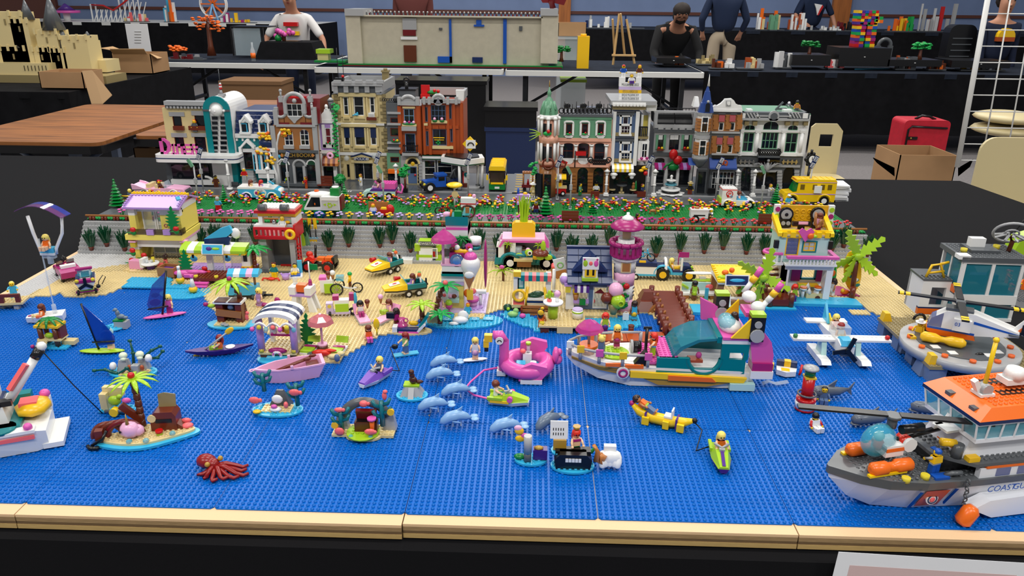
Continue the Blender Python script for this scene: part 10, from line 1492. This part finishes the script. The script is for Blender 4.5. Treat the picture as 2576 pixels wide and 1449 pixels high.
tree('tall tree with orange autumn leaves',533,140,40,7.2,'og',.14);tree('small orange tree at table edge',448,148,116,7,'og',.08);tree('small tree with green crown on a black base',2312,150,106,6.9,'bg',.08);tree('green tree on left black podium',2035,140,104,7,'gr',.08);tree('dark green tree right of cream wall',1412,155,116,6.7,'gr',.07)
t=RT('lime_cottage_model','small tan cottage with lime roof left of cream wall','model');wb(t,'wall','tan',798,134,826,152,6.6,.1);wb(t,'roof','lime',794,124,830,135,6.58,.14);wb(t,'base','gr',790,152,868,158,6.55,.2)
for l,r in(('black podium under green tree',(1995,138,2088,166)),('black podium under colourful walker',(2114,120,2236,168)),('low black podium with diorama right of walker',(2235,150,2368,168)),('low black podium behind white rack',(2396,152,2540,172)),('black podium before hooded person',(1652,146,1738,160))):t=RT('black_podium',l,'podium');wb(t,'podium','k',*r,6.8,.35);a=GYM((r[0]+r[2])/2,(r[1]+r[3])/2,6.8);t('label_card','w').B(a[0]-.006,a[0]+.006,6.795,6.8,a[2],a[2]+.006)
y=6.95;t=RT('walker_model','four legged walker built from colourful bricks','model');P_=lambda u,v:GYM(u,v,y);cs=('red','ty','blue','bg','og','pu','mag');k=0
for n,u0_,u1_,v0,v1 in(('body',2160,2206,26,62),('head',2204,2220,42,58),('leg',2157,2170,58,118),('leg',2184,2198,58,118)):
 q=t(n,'red');a=P_(u0_,v0);b=P_(u1_,v1);nx,nz=max(2,int((u1_-u0_)/7)),int((v1-v0)/7)
 for i in rg(nx):
  for j in rg(nz):k+=1;q.m(cs[(k*5+j)%7]);w=(b[0]-a[0])/nx;h=(a[2]-b[2])/nz;q.B(a[0]+w*i,a[0]+w*(i+1),y-.01*(k%2),y+.12,b[2]+h*j,b[2]+h*(j+1))
t=RT('stone_arch_model','grey stone arch right of walker','model');a=GYM(2224,120,7.3);t('arch','dg').Q(a[0],7.3,a[2]+.02,.06,.02,12,6,'y',0,PI).B(a[0]-.08,a[0]-.04,7.28,7.32,ZT,a[2]+.02).B(a[0]+.04,a[0]+.08,7.28,7.32,ZT,a[2]+.02)
t=RT('paint_brush','long thin blue brush on black table','brush');a=GM(2150,174,ZT+.01);b=GM(2240,173,ZT+.01);t('brush','mz').U([a,b],.005).m('og').O(*b[:2],b[2],.02,.006,.006)
def heap(l,u,v,w,h,y,cols,n=14):a=GYM(u,v,y);s_=1/ppm(a[0],y,a[2]);t=RT('diorama_model',l,'model',(a[0],y,ZT+.008 if y<9 else .93 if a[0]<-3 else .912));q=t('base','dg');q.B(-w*s_/2,w*s_/2,-.06,.06,0,.012);q=t('bricks',cols[0],kind='stuff');[(q.m(cols[i%len(cols)]),q.b(ru(-.46,.46)*w*s_,ru(-.05,.05),.012,ru(.02,.05),ru(.02,.05),ru(.2,1)*h*s_))for i in rg(n)]
for l,*r in(('grey and orange diorama before hooded person',1700,147,60,20,7,('lg','og','dg')),('tan box diorama beside hooded person',1772,150,40,26,7.2,('tan','dtan')),('brown and white diorama at table edge',1815,160,60,22,6.75,('br','w','og')),('rust and tan diorama left of grey tower',1885,166,66,26,6.75,('do','tan','lg')),('white tower diorama left of first black podium',1968,156,40,40,6.9,('pgrey','w','dg')),('small white ship diorama between podiums',2098,155,36,22,6.9,('w','coral')),('grey rocks diorama on low podium',2275,151,50,36,6.9,('lg','dg','do')),('orange and brown diorama beside low podium',2355,152,44,20,6.9,('og','br')),('yellow winged spacecraft diorama behind rack',2470,152,110,14,6.9,('ty','w','dg')),('mixed brick diorama left of small orange tree',470,148,90,16,7,('lg','dred','dg')),('far town diorama at left of navy man',1935,76,70,50,11.9,('tan','w','og')),('far red brick house diorama before navy man',2005,76,44,40,11.9,('do','w')),('far green mint tower diorama',1943,76,18,42,11.8,('sg',)),('far white railway diorama',2060,76,110,14,11.8,('w','lg')),('far dark roofed farm diorama',2125,76,40,22,11.9,('dred','k')),('far grey castle diorama with red flags',2350,78,90,66,12,('lg','pgrey','lg','red')),('far garden diorama with autumn trees',2265,78,70,34,11.9,('bg','og','ty')),('far row of white helmets and ships',1540,72,160,30,11.9,('w','lg','db')),('far drop tower ride model',432,62,30,62,11.9,('w','og','mz')),('far pastel market stalls',345,62,60,22,11.9,('tan','coral','w')),('far kiosk models right of ferris wheel',600,62,90,24,11.9,('mag','ty','w'))):heap(l,*r)
y=12;p=GYM(172,60,y);t=RT('carousel_model','far carousel with blue and pink roof','model',p);s_=1/ppm(*p);t('base','lg').C(0,0,0,34*s_,5*s_,20);t('roof','dp').C(0,0,26*s_,32*s_,6*s_,20).m('pu').C(0,0,32*s_,22*s_,16*s_,16,.01);t('pole','w').C(0,0,5*s_,8*s_,22*s_)
p=GYM(535,10,y);t=RT('ferris_wheel_model','far white and orange ferris wheel','model',p);s_=1/ppm(*p);t('wheel','w').Q(0,0,0,33*s_,2*s_,28,5,'y').Q(0,.06,0,33*s_,2*s_,28,5,'y');q=t('spoke','og');[q.tr((0,0,0),0,k*45).B(-1.4*s_,1.4*s_,0,.05,-32*s_,32*s_)for k in rg(4)];q.nt();t('stand','bb').U([(0,-.02,0),(-16*s_,-.05,-52*s_)],2.6*s_).U([(0,-.02,0),(16*s_,-.05,-52*s_)],2.6*s_)
t=RT('coaster_model','far white roller coaster with red track','model');q=t('lattice','w')
for u in rg(235,365,12):h=10 if u<255 else 24 if u<300 else-5;a=GYM(u,60,y);b=GYM(u+3,h,y);q.B(a[0]-.008,a[0]+.008,y,y+.02,a[2],b[2]);q.U([a,GYM(u+12,24 if u<300 else 5,y)],.008,4)
t('track','red').U([GYM(u,v,y-.02)for u,v in((230,12),(260,14),(285,26),(310,8),(330,-10))],.014)
t=RT('paper_sign','white printed paper sign behind open box','sign');a=GYM(324,122,6.2);b=GYM(370,60,6.2);t('sheet','paper').B(a[0],b[0],6.2,6.206,ZT,b[2]);q=t('print','lg');[(lambda a:q.B(a[0]-.03,a[0]+.03,6.195,6.2,a[2],a[2]+.004))(GYM(347,80+7*k,6.2))for k in rg(5)]
cs=RT('castle_model','large tan castle with dark grey spires at far left','model');y=5
for u,v0,v1,w in((22,30,160,28),(52,48,120,14),(122,76,160,18),(38,118,190,22),(108,120,180,14),(147,122,165,14),(190,90,165,26)):
 a=GYM(u-w,v1,y);b=GYM(u+w,v0,y);q=cs('tower','tan');q.B(a[0],b[0],y,y+.16,ZT,b[2]);[q.B(a[0]+(b[0]-a[0])*k/3-.008,a[0]+(b[0]-a[0])*k/3+.008,y-.01,y,b[2]-.03,b[2]+.012)for k in rg(4)];cs('slit','dtan').B((a[0]+b[0])/2-.006,(a[0]+b[0])/2+.006,y-.005,y,b[2]-.09,b[2]-.05)
for u,v0,v1,w in((52,0,50,12),(116,-10,76,20),(38,66,120,17),(145,66,120,11),(208,80,94,8)):a=GYM(u-w,v1,y);b=GYM(u+w,v0,y);cs('spire','dg').C((a[0]+b[0])/2,y+.06,a[2],(b[0]-a[0])/2,b[2]-a[2],8,.004)
wb(cs,'keep','tan',-10,112,170,170,y+.05,.1);wb(cs,'hall_gable','tan',172,104,226,165,y+.02,.2);wb(cs,'curtain_wall','tan',-30,158,125,190,y-.1,.3);wb(cs,'curtain_wall','tan',125,150,270,182,y+.1,.2);[wb(cs,'window','k',u,165,u+2,178,y-.106,.01)for u in rg(60,120,9)];wb(cs,'cliff','dtan',-30,188,270,218,y-.12,.3)
def cbox(l,r,y,d,flaps,z0=ZT+.006):
 a=GYM(r[0],r[3],y);b=GYM(r[2],r[1],y);t=RT('cardboard_box',l,'box');x0,x1,z1=a[0],b[0],b[2]
 for n in((x0,x1,y,y+.006),(x0,x1,y+d,y+d+.006),(x0,x0+.006,y,y+d),(x1-.006,x1,y,y+d)):t('side','card').B(*n,z0,z1)
 t('bottom','card').B(x0,x1,y,y+d,z0,z0+.005)
 for pl in flaps:q=t('flap','card_light');v_=[GYM(u,v,y+k*d)for u,v,k in pl];v_+=[(x,yy,z+.005)for x,yy,z in v_];n=len(pl);q.add(v_,[tuple(rg(n))[::-1],tuple(rg(n,2*n))]+[(i,(i+1)%n,n+(i+1)%n,n+i)for i in rg(n)])
cbox('open cardboard box with raised flaps on castle table',(286,136,378,172),5.6,.3,[[(284,136,0),(370,136,0),(362,124,-.2),(276,124,-.2)],[(378,136,0),(400,142,1),(414,146,1),(396,148,0)],[(254,122,.4),(286,128,.9),(300,124,1),(284,118,1)]]);cbox('open cardboard box with printed front before tan castle',(103,182,206,220),4.5,.25,[[(206,180,0),(232,178,0),(282,240,-.1),(258,262,-.2),(230,262,-.2)]])
cbox('open cardboard box in front of red suitcase',(2250,392,2410,470),4,.35,[[(2196,398,0),(2250,424,0),(2250,444,0),(2206,410,0)],[(2410,424,0),(2448,402,0),(2440,420,0),(2410,444,0)]],0);cbox('cardboard box with white foam behind yellow brick',(1404,58,1476,92),8,.3,[],GYM(1440,92,8)[2]);cbox('small cardboard box under wooden table',(346,374,415,440),3.4,.3,[],0)
y=4.5;a=GYM(2246,470,y);b=GYM(2394,304,y);t=RT('red_suitcase','red fabric suitcase with black zips','suitcase',(0,0,0));q=t('shell','suitcase');q.Z(rr_(a[0],b[0],.02,b[2],.03),y,y+.2);z=t('zip','k');z.U([(a[0]+.03,y-.005,.05),(a[0]+.03,y-.005,b[2]-.06),(a[0]+.05,y-.005,b[2]-.04),(b[0]-.02,y-.005,b[2]-.05)],.007);t('handle','k').U([(a[0]+.09,y+.06,b[2]),(a[0]+.13,y+.05,b[2]+.025),(b[0]-.13,y+.05,b[2]+.02),(b[0]-.08,y+.06,b[2])],.009);t('strap','k').B(a[0]+.03,a[0]+.1,y-.008,y,b[2]-.13,b[2]-.11);t.l('rivet','gold').O(a[0]+.055,y-.01,b[2]-.12,.006,n=6)
for l,r,mt,y in(('dark blue plastic crate under black one',(1222,322,1348,395),'crate_blue',5.3),('black plastic crate on dark blue one',(1220,270,1350,322),'k',5.3),('tall dark flight case behind brick garage',(1000,204,1222,330),'k',5.7),('green lidded clear box under table',(1412,200,1474,226),'tc',7.4),('clear storage box left under table',(1050,178,1110,196),'tc',7.2),('dark brown carton under left table',(560,205,705,262),'card_dark',5.8),('clear storage bins stacked behind yellow brick',(1402,92,1478,150),'tc',7.95)):
 t=RT('storage_crate',l,'crate');a=GYM(r[0],r[3],y);b=GYM(r[2],r[1],y);t('body',mt).B(a[0],b[0],y,y+.35,cz if l[0]=='b' else 0,b[2]-.012);cz=b[2];t('rim','lime' if 'gr' in l else mt).B(a[0]-.01,b[0]+.01,y-.01,y+.36,b[2]-.03,b[2])
def chair(l,u0_,u1_,v0,v1,y,ho):
 a=GYM(u0_,v1,y);b=GYM(u1_,v0,y);w=b[0]-a[0];t=RT('shell_chair',l,'chair',(a[0],y,0));z1=b[2];pts=rr_(0,w,.42,z1,w*.22,6);n=len(pts);q=t('backrest','chair')
 if ho:q.Z([(0,.42),(w,.42),(w,z1-.2),(0,z1-.2)],0,.014);q.B(0,w*.3,0,.014,z1-.2,z1-.06).B(w*.72,w,0,.014,z1-.2,z1-.06);q.Z([(0,z1-.06),(w,z1-.06),(w,z1-.04),(w*.8,z1),(w*.12,z1),(0,z1-.02)],0,.014).B(w*.3,w*.72,0,.014,z1-.2,z1-.13)
 else:q.Z(pts,0,.014)
 t('seat','chair').Z(rr_(0,w,-.36,0,.05),.41,.43,'z');[t('leg','sd').C(x,yy,0,.012,.41)for x in(.03,w-.03)for yy in(-.32,-.03)]
chair('beige shell chair with handle hole right of bank',2020,2124,312,470,3.6,1);chair('beige shell chair at right edge',2425,2640,348,560,2.3,0)
t=RT('stacked_chairs','upside down beige shell chair on pile behind rack','chair');a=GYM(2490,300,3.6);[t('shell','chair').O(a[0]+.16,3.7,a[2]-.07*k,.18,.2,.035,14)for k in(0,1)];t('leg','sd').C(a[0]+.2,3.7,0,.012,a[2]-.1)
t=RT('wire_rack','white wire grid rack leaning at right','rack');y=3.1;E=lambda u,v:GYM(u,v,y);t('frame','rack').U([E(2488,-20),E(2408,420)],.013,8);[t('upright','rack').U([E(2545+60*k,-20),E(2468+60*k,420)],.004)for k in rg(2)];q=t('wire','rack').U([(0,0,0),(.42,0,0)],.003);q.at(*[E(2482-7.4*k,34+41*k)for k in rg(10)])
t=RT('backpack','black moulded backpack on right table','backpack');a=GYM(2408,62,7.7);b=GYM(2448,62,7.7);t('shell','k').Z(rr_(b[0]-.22,b[0]+.06,ZT,a[2],.08),7.7,7.85);q=t('ridge','dg');[q.B(b[0]-.18,b[0]+.02,7.69,7.7,ZT+.08+.06*k,ZT+.09+.06*k)for k in rg(4)]
# people
class SK(M):
 def ch(s,pts,r,fr=None):
  o=len(s.v);s.v+=pts;s.rad=getattr(s,'rad',[])+r;e=[(o+i,o+i+1)for i in rg(len(pts)-1)]
  if fr is not None:e=[(fr,o)]+e
  s.ed=getattr(s,'ed',[])+e;return len(s.v)-1
 def mesh(s):me=bpy.data.meshes.new(s.name);me.from_pydata(s.v,s.ed,[]);me.materials.append(MT[s.mats[0]]);return me
 def build(s,par):
  o=M.build(s,par);md=o.modifiers.new('skin','SKIN');md.use_smooth_shade=1
  for d,r in zip(o.data.skin_vertices[0].data,s.rad):d.radius=(r,r*s.flat)
  o.data.skin_vertices[0].data[0].use_root=1;q=o.modifiers.new('sub','SUBSURF');q.levels=q.render_levels=2;return o
def person(l,u,vs,y,sc,am,shirt,trousers,sn='rskin',hr='rhair_dark',lean=0,rz=0,long_=1,head=1):
 p=GYM(u,vs,y);t=RT('person',l,'person',(p[0],y,0),rz=rz,sc=sc);an=R(lean);L=lambda x,yy,z:(x,yy-(z-.95)*sin(an)if z>.95 else yy,.95+(z-.95)*cos(an)if z>.95 else z);k=p[2]/sc-L(0,0,1.4)[2]
 L2=lambda x,yy,z:(lambda q:(*q[:2],q[2]+(k if z>.5 else k*z/.5)))(L(x,yy,z));b=SK('body',sn);b.flat=.9;s_=SK('shirt',shirt);s_.flat=.78;tr=SK('trousers',trousers);tr.flat=1;t.parts+=[b];b.subs+=[s_,tr]
 b.ch([L2(0,0,1),L2(0,0,1.2),L2(0,0,1.38)],[.075,.08,.07]);n=b.ch([L2(0,0,1.46),L2(0,-.02,1.56),L2(0,-.03,1.66),L2(0,-.02,1.74)],[.055,.075,.092,.06],2);b.ch([L2(0,-.1,1.6),L2(0,-.13,1.59)],[.02,.012],4)
 s_.ch([L2(0,0,.92),L2(0,0,1.15),L2(0,0,1.33),L2(0,0,1.42)],[.17,.17,.185,.1])
 for sg,(e,w)in zip((-1,1),am):
  S0=L2(sg*.19,0,1.36);E_=tuple(S0[i]+e[i]for i in rg(3));W_=tuple(E_[i]+w[i]for i in rg(3));d=Vector(w).normalized();hnd=[tuple(Vector(W_)+d*f)for f in(.04,.08)];m_=b.ch([S0,E_,W_]+hnd,[.055,.042,.03,.034,.03],2)
  for f in rg(5):o_=Vector((.016*(f-2),.004,0));q=Vector(hnd[1])+o_;b.ch([tuple(q),tuple(q+d*(.03+.006*(2-abs(f-2)))+Vector((0,0,-.006)))],[.009,.007],m_)
  s_.ch([tuple(Vector(S0)*.98+Vector(S0)*.02),tuple(Vector(S0).lerp(Vector(E_),.9))]+([E_,tuple(Vector(E_).lerp(Vector(W_),.92))]if long_ else[]),[.075,.066]+([.058,.046]if long_ else[]),2)
  tr.ch([(sg*.1,0,.9+k),(sg*.11,0,.5+k*.9),(sg*.11,0,.06)],[.1,.075,.06])if sg<0 else tr.ch([(.1,0,.88+k),(.11,0,.5+k*.9),(.11,0,.06)],[.1,.075,.06],0)
 if head:h=b('hair',hr);q=L2(0,.02,1.7);h.O(*q,.098,.1,.085,12).O(q[0],q[1]+.05,q[2]-.05,.09,.06,.1);f=b('eyes','k');[f.O(*L2(x,-.115,1.645),.012,.008,.009,6)for x in(-.035,.035)];b('mouth','dred').O(*L2(0,-.11,1.55),.02,.006,.006,6)
 return t,s_,L2
dn=((0,-.02,-.27),(0,-.06,-.24));t,s_,L2=person('person in white T-shirt with three brick prints leaning on table',744,38,8.3,.92,[((-.16,-.04,-.24),(-.02,-.1,-.24)),((.17,-.04,-.24),(.04,-.12,-.24))],'tee_white','denim',lean=16,long_=0)
for z,m_ in((1.3,'red'),(1.19,'ty'),(1.08,'blue')):a=L2(0,-.14,z);t.parts[0]('brick_print',m_).B(-.085,.085,a[1]-.02,a[1]+.04,a[2]-.025,a[2]+.02)
person('person in brown jacket behind cream wall',1038,-18,8.6,1,[dn,dn],'jacket','denim');person('dark haired person in black hoodie bending over table',1690,66,7.9,.92,[((-.06,-.1,-.24),(.02,-.2,-.14)),((.08,-.08,-.24),(-.04,-.18,-.16))],'hood','hood',lean=52);person('person in navy sweater and beige trousers seen from behind',1828,-12,9.2,.95,[((-.1,.02,-.26),(.04,-.1,-.16)),((.1,.02,-.26),(-.04,-.1,-.16))],'navy','khaki',rz=180)
t,s_,L2=person('person in navy T-shirt with a white and red emblem reaching over models',2047,-4,12.9,1,[((-.12,-.08,-.25),(.1,-.26,-.1)),((.14,-.04,-.26),(.06,-.1,-.24))],'navy','denim',long_=0,lean=8);a=L2(.03,-.15,1.24);t.parts[0]('emblem','w').tr((a[0],a[1]-.01,a[2])).Z([(-.07,.08),(.06,.06),(.04,0),(0,-.1),(-.03,0)],0,.03).m('red').Z([(.06,.06),(.08,.03),(.02,-.1),(0,-.1),(.03,0)],-.01,.03).nt()
t,s_,L2=person('child in dark navy sweatshirt with yellow sun print behind rack',2520,56,7.6,.86,[dn,dn],'denim','denim',hr='rhair_dark');a=L2(0,-.15,1.24);t.parts[0]('sun_print','ty').Z([(.1*cos(k*PI/8),a[2]+.1*sin(k*PI/8))for k in rg(9)],a[1]-.02,a[1]+.05).m('do').B(-.1,.1,a[1]-.02,a[1]+.05,a[2]-.05,a[2])
finish()
